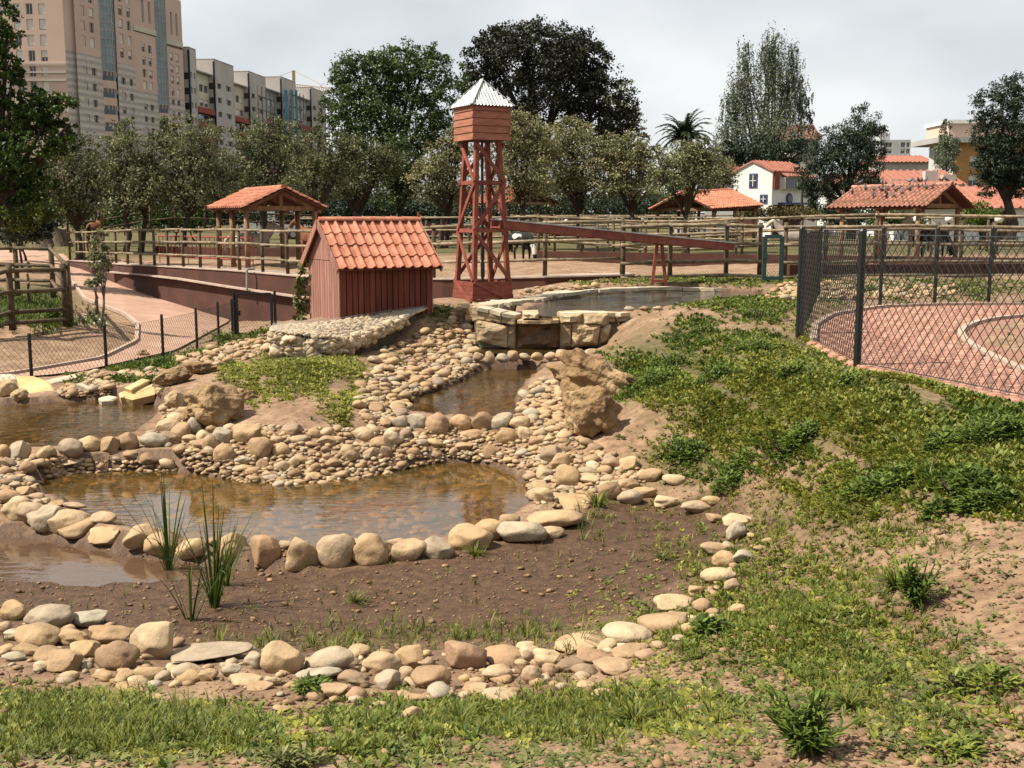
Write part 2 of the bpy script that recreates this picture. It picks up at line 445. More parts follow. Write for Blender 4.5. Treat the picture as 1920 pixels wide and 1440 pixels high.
ctrl = []
for px, py, z in [
    (0,1440,-.25),(500,1440,-.2),(960,1440,-.15),(1400,1440,-.1),(1920,1440,0),
    (0,1310,-.62),(500,1330,-.5),(960,1340,-.45),(1400,1270,-.4),(1700,1250,-.2),(1920,1250,-.05),
    (0,1250,-.75),(250,1260,-.68),(500,1275,-.62),(800,1280,-.6),(1000,1270,-.6),(1180,1210,-.65),(1280,1150,-.7),
    (1360,1080,-.75),(1390,1000,-.78),(1330,960,-.82),(1200,930,-.85),
    (0,1160,-.93),(300,1150,-.95),(600,1130,-.95),(900,1100,-.93),(1100,1050,-.9),(1250,1020,-.88),(1000,1180,-.88),(500,1210,-.9),(200,1220,-.84),(1150,980,-.87),
    (60,960,-.9),(250,1020,-.94),(500,1062,-.96),(700,1060,-.94),(850,1045,-.9),(1000,1000,-.88),(1080,960,-.86),
    (1050,900,-.8),(1020,860,-.75),(1150,880,-.7),(1200,850,-.6),
    (850,862,-.86),(850,805,-.6),(960,805,-.6),(740,805,-.6),
    (480,892,-.86),(450,830,-.62),(560,812,-.55),(640,803,-.55),(560,760,-.42),(660,740,-.42),(540,700,-.33),(620,690,-.33),(400,800,-.6),(350,830,-.72),(690,720,-.5),(720,760,-.58),
    (200,850,-.76),(60,860,-.78),(300,850,-.75),(-150,870,-.78),(-250,1000,-.9),(-300,1150,-.85),
    (1010,760,-.55),(1050,720,-.45),(1060,800,-.6),(1130,740,-.35),(1200,770,-.35),(1180,700,-.25),(1200,650,-.1),
    (1150,640,-.35),(1190,600,.0),(1250,600,.08),
    (860,600,-.1),(880,640,-.4),(800,650,-.4),(720,650,-.4),(760,690,-.5),(700,630,-.3),(840,580,.05),
    (520,672,-.42),(640,668,-.4),(600,600,-.05),(800,580,.1),
    (1497,625,.1),(1607,683,.1),(1920,748,.1),(1400,600,.1),(1300,640,.02),(1300,720,-.15),(1400,720,-.02),(1500,750,0),(1350,800,-.35),(1450,820,-.25),(1600,800,0),(1800,800,.05),
    (1300,880,-.65),(1450,900,-.5),(1600,920,-.25),(1800,920,-.05),(1450,1000,-.7),(1550,1050,-.5),(1700,1050,-.25),(1900,1050,-.05),(1420,1120,-.65),(2200,1000,.05),(2200,1300,.02),
    (1700,600,.1),(1900,640,.1),(1650,575,.1),(1850,572,.1),(2100,640,.1),(1600,540,.12),(1900,520,.15),(1480,530,.15),(1440,545,.12),(1220,530,.2),(1100,530,.18),
    (150,720,-.72),(0,720,-.72),(300,700,-.60),(230,697,-.68),(400,662,-.5),(480,640,-.5),(430,645,-.62),(-150,735,-.75),(-350,800,-.8)]:
    p = gz(px, py, z); ctrl.append((p.x, p.y, z))
for px, D, z in [(55,19.8,-1.25),(195,21.4,-1.28),(303,23.4,-1.3),(408,26.8,-1.3),(480,28,-1.25),(430,33,-1.35),(377,36,-1.25),(300,38,-1.0),(233,39.5,-.75),(137,42,-.5),(60,59,-.15),
                 (130,27,-.85),(0,27,-.85),(-150,24,-.95),(187,28.5,-.95),(0,35,-.6),(250,30.5,-1.12),(560,29.6,-1.0),(600,26,-.5),(-250,20,-1.1),(-250,45,-.4),(-100,55,-.2),
                 (1020,26.6,.05),(900,26.5,-.15),(800,26.5,-.3),(700,25,-.3)]:
    p = ptz(px, D, z); ctrl.append((p.x, p.y, z))
for x, y, z in [(0,1,0),(-3,1,-.1),(3,1,.05),(0,-6,.1),(-10,-4,0),(10,-4,.1),(12,6,.1),(-9,5,-.5),(16,14,.15),(18,24,.15),(-18,15,-1.0),(8,30,.22),(14,34,.22),(24,40,.25),(2,30,.22),(6,28.5,.2),(12,27,.18)]:
    ctrl.append((x, y, z))
ctrl = np.array(ctrl)

def tps_fit(P, lam=0.02):
    n = len(P)
    d2 = ((P[:, None, :2] - P[None, :, :2]) ** 2).sum(-1)
    K = 0.5 * d2 * np.log(d2 + 1e-9)
    K[np.arange(n), np.arange(n)] = lam
    Q = np.c_[np.ones(n), P[:, :2]]
    A = np.zeros((n + 3, n + 3)); A[:n, :n] = K; A[:n, n:] = Q; A[n:, :n] = Q.T
    b = np.zeros(n + 3); b[:n] = P[:, 2]
    return np.linalg.solve(A, b)
TPS_W = tps_fit(ctrl)

def tps(x, y):
    out = np.zeros_like(x)
    n = len(ctrl)
    for s in range(0, len(x), 20000):
        xs, ys = x[s:s + 20000], y[s:s + 20000]
        d2 = (xs[:, None] - ctrl[None, :, 0]) ** 2 + (ys[:, None] - ctrl[None, :, 1]) ** 2
        out[s:s + 20000] = (0.5 * d2 * np.log(d2 + 1e-9)) @ TPS_W[:n] + TPS_W[n] + TPS_W[n + 1] * xs + TPS_W[n + 2] * ys
    return out

def hashn(ix, iy, seed):
    h = (ix * 374761393 + iy * 668265263 + seed * 974711) & 0x7fffffff
    h = ((h ^ (h >> 13)) * 1274126177) & 0x7fffffff
    return ((h ^ (h >> 16)) & 0xffff) / 65535.0

def vnoise(x, y, scale, seed=1):
    x = np.asarray(x, dtype=np.float64) / scale; y = np.asarray(y, dtype=np.float64) / scale
    ix = np.floor(x).astype(np.int64); iy = np.floor(y).astype(np.int64)
    fx, fy = x - ix, y - iy
    fx = fx * fx * (3 - 2 * fx); fy = fy * fy * (3 - 2 * fy)
    a = hashn(ix, iy, seed); b = hashn(ix + 1, iy, seed); c = hashn(ix, iy + 1, seed); d = hashn(ix + 1, iy + 1, seed)
    return (a * (1 - fx) + b * fx) * (1 - fy) + (c * (1 - fx) + d * fx) * fy - 0.5

def poly_sd(x, y, poly):
    """signed distance, negative inside"""
    P = np.array([(p[0], p[1]) for p in poly]); Q = np.roll(P, -1, 0)
    best = np.full(x.shape, 1e9); inside = np.zeros(x.shape, bool)
    for (ax, ay), (bx, by) in zip(P, Q):
        ex, ey = bx - ax, by - ay
        t = np.clip(((x - ax) * ex + (y - ay) * ey) / (ex * ex + ey * ey + 1e-12), 0, 1)
        best = np.minimum(best, (x - ax - t * ex) ** 2 + (y - ay - t * ey) ** 2)
        cnd = ((ay > y) != (by > y)) & (x < (bx - ax) * (y - ay) / (by - ay + 1e-12) + ax)
        inside ^= cnd
    d = np.sqrt(best)
    return np.where(inside, -d, d)

def flat_poly(pts, z):
    return [gz(a, b, z) for a, b in pts]

def round_poly(poly, it=2):
    P = [Vector(p) for p in poly]
    for _ in range(it):
        Q = []
        for i in range(len(P)):
            a, b = P[i], P[(i + 1) % len(P)]
            Q += [a * 0.75 + b * 0.25, a * 0.25 + b * 0.75]
        P = Q
    return P

POOLS = {}
POOLS['lower'] = (-.90, .22, round_poly(flat_poly([(60,905),(110,890),(200,882),(330,880),(420,895),(480,907),(560,907),(640,900),(720,887),(780,874),(850,864),(930,870),(985,905),(992,940),(940,975),(870,1000),(800,1012),(700,1022),(560,1024),(450,1024),(330,1006),(230,982),(140,952),(70,927)], -.90)))
POOLS['left'] = (-.75, .25, round_poly(flat_poly([(-260,850),(0,840),(100,840),(200,832),(260,820),(300,790),(318,770),(290,752),(200,748),(100,755),(0,760),(-260,768)], -.75)))
POOLS['middle'] = (-.65, .2, round_poly(flat_poly([(752,787),(758,755),(790,740),(850,722),(890,700),(910,690),(1010,690),(1025,705),(1000,720),(975,740),(965,765),(962,795),(850,801)], -.65)))
POOLS['plunge'] = (-.50, .15, round_poly(flat_poly([(895,654),(940,648),(1080,646),(1130,646),(1138,658),(1050,664),(930,664),(885,660)], -.50)))
POOLS['upper'] = (.03, .35, round_poly(flat_poly([(990,590),(1000,577),(1040,563),(1090,553),(1200,545.5),(1330,545),(1430,549),(1455,558),(1420,572),(1300,582),(1150,586),(1110,591),(1050,594)], .03), 2))
POOLS['puddle'] = (-1.0, .05, round_poly(flat_poly([(-260,1090),(-60,1096),(40,1100),(150,1110),(240,1104),(320,1096),(400,1082),(470,1086),(540,1100),(602,1098),(600,1080),(480,1066),(330,1050),(200,1028),(80,1006),(-260,985)], -1.0)))

PATH_L_FAR = [(-120,462),(0,466),(60,468),(120,474),(150,500),(233,538),(300,558),(377,584),(433,600),(470,612),(520,622)]
PATH_L_NEAR = [(-120,492),(0,492),(60,493),(100,500),(137,530),(160,561),(233,588),(258,608),(256,640),(190,672),(20,702)]

# non uniform grid: fine where the ponds are, coarse towards the horizon
def axis(segs):
    out = []
    for a, b, st in segs:
        n = max(1, int(round((b - a) / st)))
        out += list(np.linspace(a, b, n, endpoint=False))
    out.append(segs[-1][1])
    return np.array(out)
GX = axis([(-2500,-400,300),(-400,-100,40),(-100,-40,6),(-40,-24,1.0),(-24,-8,.25),(-8,8,.09),(8,14,.2),(14,40,1.0),(40,100,6),(100,400,40),(400,2500,300)])
GY = axis([(-60,-4,4),(-4,2.5,.4),(2.5,16,.09),(16,28,.13),(28,52,.3),(52,70,1.0),(70,130,5),(130,500,40),(500,4000,350)])
gx, gy = np.meshgrid(GX, GY)
fx, fy = gx.ravel(), gy.ravel()

pad_poly = [(p.x, p.y) for p in WALL_P] + [(40, 27.2), (400, 500), (-400, 500), (-26, 60)]
def behind_wall(x, y, off=0.0):
    return poly_sd(x, y - off, pad_poly) < 0

z0 = np.clip(tps(np.clip(fx, -40, 40), np.clip(fy, -8, 62)), -1.6, 1.2)
edge = smooth(30, 40, np.abs(fx))
z0 = z0 * (1 - edge) + edge * (0.1 - 0.4 * (fx < 0) * (fy < 50))
pad = .22 + .012 * np.clip(fx, -20, 0) + .0015 * np.clip(fy - 30, 0, 400)
zpad = pad * (1 - smooth(2.0, 6.0, fx)) + np.clip(z0, -.2, .3) * smooth(2.0, 6.0, fx)
farw = smooth(42, 58, fy)
zpad = zpad * (1 - farw) + farw * (.22 + .0015 * np.clip(fy - 30, 0, 400))
bw = behind_wall(fx, fy, 0.55)
z1 = np.where(bw, zpad, z0)
lf = smooth(52, 75, fy) * (~bw)
z1 = z1 * (1 - lf) + lf * .22
# micro relief
near = 1 - smooth(30, 60, fy)
mud_poly = flat_poly([(-300,985),(0,990),(200,1030),(500,1070),(850,1050),(1000,1010),(1180,945),(1330,965),(1390,1000),(1345,1050),(1300,1100),(1150,1185),(900,1215),(600,1222),(300,1210),(100,1160),(-300,1130)], -.92)
mud_sd = poly_sd(fx, fy, mud_poly)
micro = vnoise(fx, fy, 1.3, 3) * .10 + vnoise(fx, fy, .45, 4) * .055 + vnoise(fx, fy, .17, 5) * .022
micro *= near
micro = np.where(mud_sd < 0.1, vnoise(fx, fy, .9, 9) * .03 + vnoise(fx, fy, .16, 5) * .014, micro)
z1 = z1 + micro
pool_sd = {}
for k, (wz, dep, poly) in POOLS.items():
    sd = poly_sd(fx, fy, poly); pool_sd[k] = sd
    inn = sd < 0
    bed = wz - .035 * (k != 'puddle') - dep * smooth(0, {'puddle': .5, 'middle': .3, 'plunge': .25}.get(k, .6), -sd) + vnoise(fx, fy, .4, 8) * .02
    z1 = np.where(inn, np.minimum(z1, bed), z1)
    if k == 'puddle':
        z1 = np.where(inn, bed, z1)
    elif k == 'plunge':
        pass
    else:
        rim = (sd >= 0) & (sd < .3)
        z1 = np.where(rim, np.maximum(z1, wz + .015 + .05 * smooth(0, .3, sd)), z1)
_p0, _ = project(fx, fy, np.full_like(fx, -.4))
front = (_p0 > 893) & (_p0 < 1136) & (fy > 18.2) & (fy < 19.08)
z1 = np.where(front, np.minimum(z1, -.53), z1)      # foot of the cascade wall
weir = (_p0 > 850) & (_p0 < 1150) & (fy > 17.25) & (fy < 17.75)
z1 = np.where(weir, np.clip(z1, -.53, -.46), z1)
GZ = z1.reshape(gx.shape)

def ground(x, y):
    x = np.atleast_1d(np.asarray(x, float)); y = np.atleast_1d(np.asarray(y, float))
    i = np.clip(np.searchsorted(GX, x) - 1, 0, len(GX) - 2); j = np.clip(np.searchsorted(GY, y) - 1, 0, len(GY) - 2)
    tx = (x - GX[i]) / (GX[i + 1] - GX[i]); ty = (y - GY[j]) / (GY[j + 1] - GY[j])
    return (GZ[j, i] * (1 - tx) + GZ[j, i + 1] * tx) * (1 - ty) + (GZ[j + 1, i] * (1 - tx) + GZ[j + 1, i + 1] * tx) * ty

POOL_MIN = np.min([pool_sd[k] for k in ('middle', 'lower', 'left', 'plunge')], 0).reshape(gx.shape)
ALL_MIN = np.min([pool_sd[k] for k in pool_sd], 0).reshape(gx.shape)
def glook(A, x, y):
    x = np.atleast_1d(x); y = np.atleast_1d(y)
    i = np.clip(np.searchsorted(GX, x), 0, len(GX) - 1); j = np.clip(np.searchsorted(GY, y), 0, len(GY) - 1)
    return A[j, i]
def gnd(x, y):
    return float(ground(x, y)[0])

_TS = np.geomspace(2.0, 140.0, 5000)
def hit(px, py):
    """where the photo's pixel meets the terrain"""
    dx, dy = (px - 960) / FPX, (720 - py) / FPX
    x = dx * _TS; y = (CP + dy * SP) * _TS; z = CAMZ + (-SP + dy * CP) * _TS
    g = ground(x, y)
    k = np.argmax(z < g)
    if not (z < g).any(): k = len(_TS) - 1
    return Vector((x[k], y[k], g[k]))

# lay the two paths as sheets and press the terrain under them
def lerp_line(P, n):
    P = [Vector(p) for p in P]
    L = [0]
    for a, b in zip(P, P[1:]): L.append(L[-1] + (b - a).length)
    out = []
    for i in range(n):
        s = L[-1] * i / (n - 1); k = 0
        while k < len(L) - 2 and L[k + 1] < s: k += 1
        t = (s - L[k]) / max(1e-9, L[k + 1] - L[k])
        out.append(P[k].lerp(P[k + 1], t))
    return out

def ribbon_sheet(A, B, nl, nw):
    A = lerp_line(A, nl); B = lerp_line(B, nl)
    return [[a.lerp(b, j / (nw - 1)) for j in range(nw)] for a, b in zip(A, B)]

_base = lambda x, y: tps(np.array([x]), np.array([y]))[0]
def path_pt(px, py, zg):
    return gz(px, py, zg)
lp_z_far = [-.15,-.15,-.15,-.2,-.4,-.75,-1.0,-1.22,-1.33,-1.33,-1.33]
lp_z_near = [-.2,-.2,-.2,-.3,-.6,-.8,-1.0,-1.12,-1.22,-1.28,-1.27]
left_far = [gz(a, b, z) for (a, b), z in zip(PATH_L_FAR, lp_z_far)]
left_near = [gz(a, b, z) for (a, b), z in zip(PATH_L_NEAR, lp_z_near)]
# the near end of the left path runs on behind the bank, along the low fence
left_far = left_far[:9] + [ptz(330, 25.6, -1.32), ptz(140, 21.6, -1.3), ptz(-60, 20.3, -1.28)]
left_near = left_near[:10] + [gz(20, 702, -1.27), gz(-160, 716, -1.27)]
right_far = [gz(a, b, .1) for a, b in [(1525,640),(1528,612),(1560,592),(1650,577),(1760,573),(1880,572),(2050,572),(2250,575)]]
right_near = [gz(a, b, .1) for a, b in [(1545,652),(1620,690),(1760,720),(1920,752)]]
island = [gz(a, b, .1) for a, b in [(2150,585),(1960,590),(1860,597),(1808,612),(1798,630),(1830,655),(1900,688),(1990,725),(2150,760),(2300,700)]]
right_poly = right_far + [gz(2300,760,.1)] + right_near[::-1]
island_r = round_poly(island, 2)

lz = []
sheet_l = ribbon_sheet(left_far, left_near, 90, 12)
sl = np.array([[tuple(p) for p in row] for row in sheet_l])
left_poly = [tuple(p) for p in left_far] + [tuple(p) for p in left_near[::-1]]
sd_l = poly_sd(fx, fy, left_poly)
sd_r = np.maximum(poly_sd(fx, fy, right_poly), -poly_sd(fx, fy, island_r))
slf = sl.reshape(-1, 3)
near_l = sd_l < .6
idx = np.where(near_l)[0]
if len(idx):
    d = (fx[idx][:, None] - slf[None, :, 0]) ** 2 + (fy[idx][:, None] - slf[None, :, 1]) ** 2
    zz = slf[d.argmin(1), 2]
    w = smooth(.6, .1, sd_l[idx]) if False else 1 - smooth(.1, .6, sd_l[idx])
    z1[idx] = z1[idx] * (1 - w) + (zz - .05) * w
w = 1 - smooth(.05, .5, sd_r)
z1 = z1 * (1 - w) + (.1 - .045) * w
GZ = z1.reshape(gx.shape)

# ground masks
ppx, ppy = project(fx, fy, z1)
behind_cam = fy < 1.0
def blobs(px, py, L):
    s = np.zeros_like(px)
    for cx, cy, rx, ry, wt in L:
        s = np.maximum(s, wt * np.exp(-((px - cx) / rx) ** 2 - ((py - cy) / ry) ** 2))
    return s
GREEN = [(1500,740,330,150,1.0),(1250,690,140,90,1.0),(1800,830,260,110,1.0),(1450,1180,260,110,.95),(1400,560,180,26,.9),(1330,525,240,14,.9),(250,1370,420,55,.85),(960,1350,420,45,.85),(1300,870,160,60,.8),(1550,960,240,80,.75),
         (1780,1290,200,90,.55),(580,690,130,45,.9),(620,640,110,26,.7),(270,680,110,18,1.0),(1750,540,240,26,.8),(60,560,110,40,1.0),(830,590,70,20,.9),(230,712,120,10,.8),(1600,1240,200,60,.7),(1000,1420,500,30,.3)]
grass_shade_m = blobs(ppx, ppy, GREEN)
grass_shade_m = np.where(fy < 1.5, .5, grass_shade_m)
grass_shade_m = np.maximum(grass_shade_m, smooth(38, 50, fy) * .85)  # far grass tint also carries the trees' shade, put into the ground colour
mud_m = np.maximum(1 - smooth(-.10, .22, mud_sd), .7 * (1 - smooth(.2, 1.3, mud_sd)) * (fy < 8.5))
for k in ('lower', 'left', 'middle', 'plunge', 'puddle', 'upper'):
    mud_m = np.maximum(mud_m, 1 - smooth(-.02, .12, pool_sd[k]))
grass_shade_m = grass_shade_m * (1 - mud_m)

def ground_material():
    m = bpy.data.materials.new('soil_ground'); m.use_nodes = True
    N, L = m.node_tree.nodes, m.node_tree.links
    b = N['Principled BSDF']
    ge = N.new('ShaderNodeNewGeometry')
    def noise_n(s, d=6, r=.55):
        n = N.new('ShaderNodeTexNoise'); n.inputs['Scale'].default_value = s; n.inputs['Detail'].default_value = d; n.inputs['Roughness'].default_value = r
        L.new(ge.outputs['Position'], n.inputs['Vector']); return n
    def ramp(src, stops):
        if stops[0][1][0] < .4: stops = [(p, natural(c)) for p, c in stops]
        r = N.new('ShaderNodeValToRGB'); e = r.color_ramp.elements
        e[0].position, e[0].color = stops[0][0], (*stops[0][1], 1)
        e[1].position, e[1].color = stops[-1][0], (*stops[-1][1], 1)
        for p, c in stops[1:-1]:
            q = r.color_ramp.elements.new(p); q.color = (*c, 1)
        L.new(src, r.inputs['Fac']); return r
    def mix(f, a, bb):
        x = N.new('ShaderNodeMix'); x.data_type = 'RGBA'
        L.new(f, x.inputs['Factor']); L.new(a, x.inputs['A']); L.new(bb, x.inputs['B']); return x
    def attr(n):
        a = N.new('ShaderNodeAttribute'); a.attribute_name = n; return a
    n1, n2, n3 = noise_n(2.2), noise_n(14, 8, .6), noise_n(55, 4)
    dry = ramp(n1.outputs['Fac'], [(.3, (.235, .152, .095)), (.5, (.325, .218, .142)), (.7, (.42, .295, .20))])
    fine = ramp(n2.outputs['Fac'], [(.3, (.5, .47, .44)), (.5, (.92, .91, .9)), (.72, (1.2, 1.18, 1.12))])
    mu = N.new('ShaderNodeMix'); mu.data_type = 'RGBA'; mu.blend_type = 'MULTIPLY'; mu.inputs['Factor'].default_value = 1
    L.new(dry.outputs['Color'], mu.inputs['A']); L.new(fine.outputs['Color'], mu.inputs['B'])
    green = ramp(n2.outputs['Fac'], [(.3, (.06, .056, .02)), (.5, (.125, .11, .04)), (.72, (.22, .17, .085))])
    mud = ramp(n2.outputs['Fac'], [(.28, (.062, .033, .018)), (.5, (.108, .061, .033)), (.75, (.165, .099, .057))])
    g = attr('grass'); gm = N.new('ShaderNodeMath'); gm.operation = 'MULTIPLY_ADD'; gm.inputs[1].default_value = 1.9; gm.use_clamp = True
    gn = N.new('ShaderNodeMath'); gn.operation = 'MULTIPLY_ADD'; gn.inputs[1].default_value = 1.6; gn.inputs[2].default_value = -1.35
    n4 = noise_n(4.5, 7, .65)
    L.new(n4.outputs['Fac'], gn.inputs[0]); L.new(g.outputs['Fac'], gm.inputs[0]); L.new(gn.outputs[0], gm.inputs[2])
    c1 = mix(gm.outputs[0], mu.outputs['Result'], green.outputs['Color'])
    w = attr('mud')
    c2 = mix(w.outputs['Fac'], c1.outputs['Result'], mud.outputs['Color'])
    L.new(c2.outputs['Result'], b.inputs['Base Color'])
    rr = N.new('ShaderNodeMapRange'); rr.inputs['To Min'].default_value = .95; rr.inputs['To Max'].default_value = .62
    L.new(w.outputs['Fac'], rr.inputs['Value']); L.new(rr.outputs[0], b.inputs['Roughness'])
    b.inputs['Specular IOR Level'].default_value = .25
    bp = N.new('ShaderNodeBump'); bp.inputs['Strength'].default_value = .8; bp.inputs['Distance'].default_value = .03
    ad = N.new('ShaderNodeMath'); ad.operation = 'MULTIPLY_ADD'; ad.inputs[1].default_value = .35
    L.new(n3.outputs['Fac'], ad.inputs[0]); L.new(n2.outputs['Fac'], ad.inputs[2])
    L.new(ad.outputs[0], bp.inputs['Height']); L.new(bp.outputs[0], b.inputs['Normal'])
    return m
MT['ground'] = ground_material()
ny, nx = gx.shape
ii = (np.arange(ny - 1)[:, None] * nx + np.arange(nx - 1)[None, :]).ravel()
gf = np.stack([ii, ii + 1, ii + nx + 1, ii + nx], 1).ravel()
gme = np_mesh('ground', np.stack([fx, fy, z1], 1), gf, np.full(len(ii), 4), MT['ground'], smooth=True)
for nm, arr in (('grass', grass_shade_m), ('mud', mud_m)):
    a_ = gme.attributes.new(nm, 'FLOAT', 'POINT'); a_.data.foreach_set('value', arr.astype(np.float32))
setprops(link('ground', gme), kind='structure')

# ------------------------------------------------------------------ paths
def sheet_obj(name, grid, mt, dz=0.0, parent=None):
    nl, nw = len(grid), len(grid[0])
    vs = [tuple(p + Vector((0, 0, dz))) for row in grid for p in row]
    fs = [(i * nw + j, i * nw + j + 1, (i + 1) * nw + j + 1, (i + 1) * nw + j) for i in range(nl - 1) for j in range(nw - 1)]
    mb = MB(); mb.add(vs, fs)
    return mb.build(name, mt, parent, smooth=True)
o = sheet_obj('path', sheet_l, MT['path'])
setprops(o, kind='structure')
def kerb(parent, line, w=.09, h=.05):
    mb = MB()
    L_ = lerp_line(line, max(8, int(sum((b - a).length for a, b in zip(line, line[1:])) / .5)))
    for a, b in zip(L_, L_[1:]):
        mb.beam(a + Vector((0, 0, h / 2 - .02)), b + Vector((0, 0, h / 2 - .02)), w, h + .04)
    return mb.build('kerb', MT['kerb'], parent)
kerb(o, [Vector(p) for p in left_near[4:]])

# right path: pink concrete block paving, real blocks with open joints
rp_bed = MB()
bedz = .085
xs = np.arange(3.0, 16.0, .25)
def in_right(x, y):
    return (poly_sd(x, y, right_poly) < 0) & (poly_sd(x, y, island_r) > 0)
rpath = MB()
rpath.add([(p.x, p.y, bedz) for p in right_poly], [tuple(range(len(right_poly)))])
ro = rpath.build('path', mat('paver_joint_sand', (.29, .15, .105), (.36, .2, .145), 5, .95))
setprops(ro, kind='structure')
bx, by = np.meshgrid(np.arange(2.5, 15.5, .205), np.arange(7.5, 23.5, .105))
bx = bx + (np.arange(bx.shape[0])[:, None] % 2) * .1025
ca, sa = math.cos(.35), math.sin(.35)
bx, by = bx.ravel(), by.ravel()
ox, oy = 8.5, 15.0
rx_, ry_ = ox + (bx - ox) * ca - (by - oy) * sa, oy + (bx - ox) * sa + (by - oy) * ca
ok = in_right(rx_, ry_) & (np.abs(rx_ / ry_) < .62)
rx_, ry_ = rx_[ok], ry_[ok]
nP = len(rx_)
hx, hy = .1007, .0507
cor = np.array([(-hx, -hy), (hx, -hy), (hx, hy), (-hx, hy)])
V = np.zeros((nP, 8, 3)); top = .103 + rng.uniform(-.002, .002, nP)
for k in range(4):
    lx = cor[k, 0] * ca - cor[k, 1] * sa; ly = cor[k, 0] * sa + cor[k, 1] * ca
    V[:, k, 0] = rx_ + lx; V[:, k, 1] = ry_ + ly; V[:, k, 2] = .06
    V[:, 4 + k, 0] = rx_ + lx; V[:, 4 + k, 1] = ry_ + ly; V[:, 4 + k, 2] = top
F = np.array([(4, 5, 6, 7), (0, 1, 5, 4), (1, 2, 6, 5), (2, 3, 7, 6), (3, 0, 4, 7)])
ff = (np.arange(nP)[:, None, None] * 8 + F[None]).reshape(-1)
MT['paver'] = mat('pink_paver', (0.40, 0.205, 0.145), (0.52, 0.30, 0.22), 1.6, 0.9, 0.25, 50, tone=True)
pme = np_mesh('pavers', V.reshape(-1, 3), ff, np.full(nP * 5, 4), MT['paver'], tone=np.repeat(rng.uniform(.1, .9, nP), 8))
po = link('paver_blocks', pme, ro); po['kind'] = 'stuff'
kerb(ro, [Vector((p.x, p.y, .1)) for p in right_far])
kerb(ro, [Vector((p.x, p.y, .085)) for p in island_r + island_r[:1]])

# ------------------------------------------------------------------ water
def water_material(name, tint, rip=.02, scale=14, murk=0.0, murkcol=(.2, .12, .05), ior=1.5):
    m = bpy.data.materials.new(name); m.use_nodes = True
    N, L = m.node_tree.nodes, m.node_tree.links
    N.clear()
    out = N.new('ShaderNodeOutputMaterial')
    tr = N.new('ShaderNodeBsdfTransparent'); tr.inputs['Color'].default_value = (*tint, 1)
    gl = N.new('ShaderNodeBsdfGlossy'); gl.inputs['Roughness'].default_value = .015; gl.inputs['Color'].default_value = (.95, .95, .95, 1)
    df = N.new('ShaderNodeBsdfDiffuse'); df.inputs['Color'].default_value = (*murkcol, 1)
    ge = N.new('ShaderNodeNewGeometry')
    mp = N.new('ShaderNodeMapping'); mp.inputs['Scale'].default_value = (.55, 1.5, 1)
    L.new(ge.outputs['Position'], mp.inputs['Vector'])
    no = N.new('ShaderNodeTexNoise'); no.inputs['Scale'].default_value = scale; no.inputs['Detail'].default_value = 3; no.inputs['Distortion'].default_value = .5
    L.new(mp.outputs[0], no.inputs['Vector'])
    n2 = N.new('ShaderNodeTexNoise'); n2.inputs['Scale'].default_value = .8; n2.inputs['Detail'].default_value = 2
    L.new(ge.outputs['Position'], n2.inputs['Vector'])
    r2 = N.new('ShaderNodeMapRange'); r2.inputs['From Min'].default_value = .35; r2.inputs['From Max'].default_value = .65; r2.inputs['To Min'].default_value = .25
    L.new(n2.outputs['Fac'], r2.inputs['Value'])
    mu = N.new('ShaderNodeMath'); mu.operation = 'MULTIPLY'; L.new(no.outputs['Fac'], mu.inputs[0]); L.new(r2.outputs[0], mu.inputs[1])
    bp = N.new('ShaderNodeBump'); bp.inputs['Strength'].default_value = .6; bp.inputs['Distance'].default_value = rip
    L.new(mu.outputs[0], bp.inputs['Height'])
    fr = N.new('ShaderNodeFresnel'); fr.inputs['IOR'].default_value = ior
    for nd in (gl, fr): L.new(bp.outputs[0], nd.inputs['Normal'])
    m0 = N.new('ShaderNodeMixShader'); m0.inputs[0].default_value = murk
    L.new(tr.outputs[0], m0.inputs[1]); L.new(df.outputs[0], m0.inputs[2])
    m1 = N.new('ShaderNodeMixShader')
    L.new(fr.outputs[0], m1.inputs[0]); L.new(m0.outputs[0], m1.inputs[1]); L.new(gl.outputs[0], m1.inputs[2])
    L.new(m1.outputs[0], out.inputs['Surface'])
    return m
MT['water'] = water_material('brown_pond_water', (.90, .70, .34), .007, 9, .12, (.32, .215, .07), 1.6)
MT['water_deep'] = water_material('dark_pond_water', (.72, .52, .24), .02, 10, .16, (.20, .13, .04), 1.45)
MT['water_up'] = water_material('ruffled_pond_water', (.62, .48, .28), .05, 8, .3, (.15, .12, .07))
MT['water_mud'] = water_material('muddy_puddle_water', (.72, .52, .36), .006, 9, .35, (.18, .115, .07), 1.5)
def widen(poly, d):
    c = sum((Vector(p) for p in poly), Vector()) / len(poly)
    return [Vector(p) + (Vector(p) - c).normalized() * d for p in poly]
for k, mtn, wd in (('lower', 'water', .12), ('left', 'water_deep', .12), ('middle', 'water_deep', .12), ('plunge', 'water_deep', .02), ('upper', 'water_up', 0.1), ('puddle', 'water_mud', .02)):
    wz, dep, poly = POOLS[k]
    pp = widen(poly, wd)
    if sum(a.x * b.y - b.x * a.y for a, b in zip(pp, pp[1:] + pp[:1])) < 0: pp = pp[::-1]
    mb = MB(); mb.add([(p.x, p.y, wz) for p in pp], [tuple(range(len(pp)))])
    setprops(mb.build('water', MT[mtn]), kind='structure')
# ------------------------------------------------------------------ river stones
def ico(sub):
    import bmesh
    bm = bmesh.new(); bmesh.ops.create_icosphere(bm, subdivisions=sub, radius=1.0)
    v = np.array([tuple(x.co) for x in bm.verts]); bm.verts.index_update()
    f = np.array([[l.vert.index for l in q.loops] for q in bm.faces]); bm.free()
    return v, f
ICO = {k: ico(k) for k in (1, 2, 3, 4, 5)}

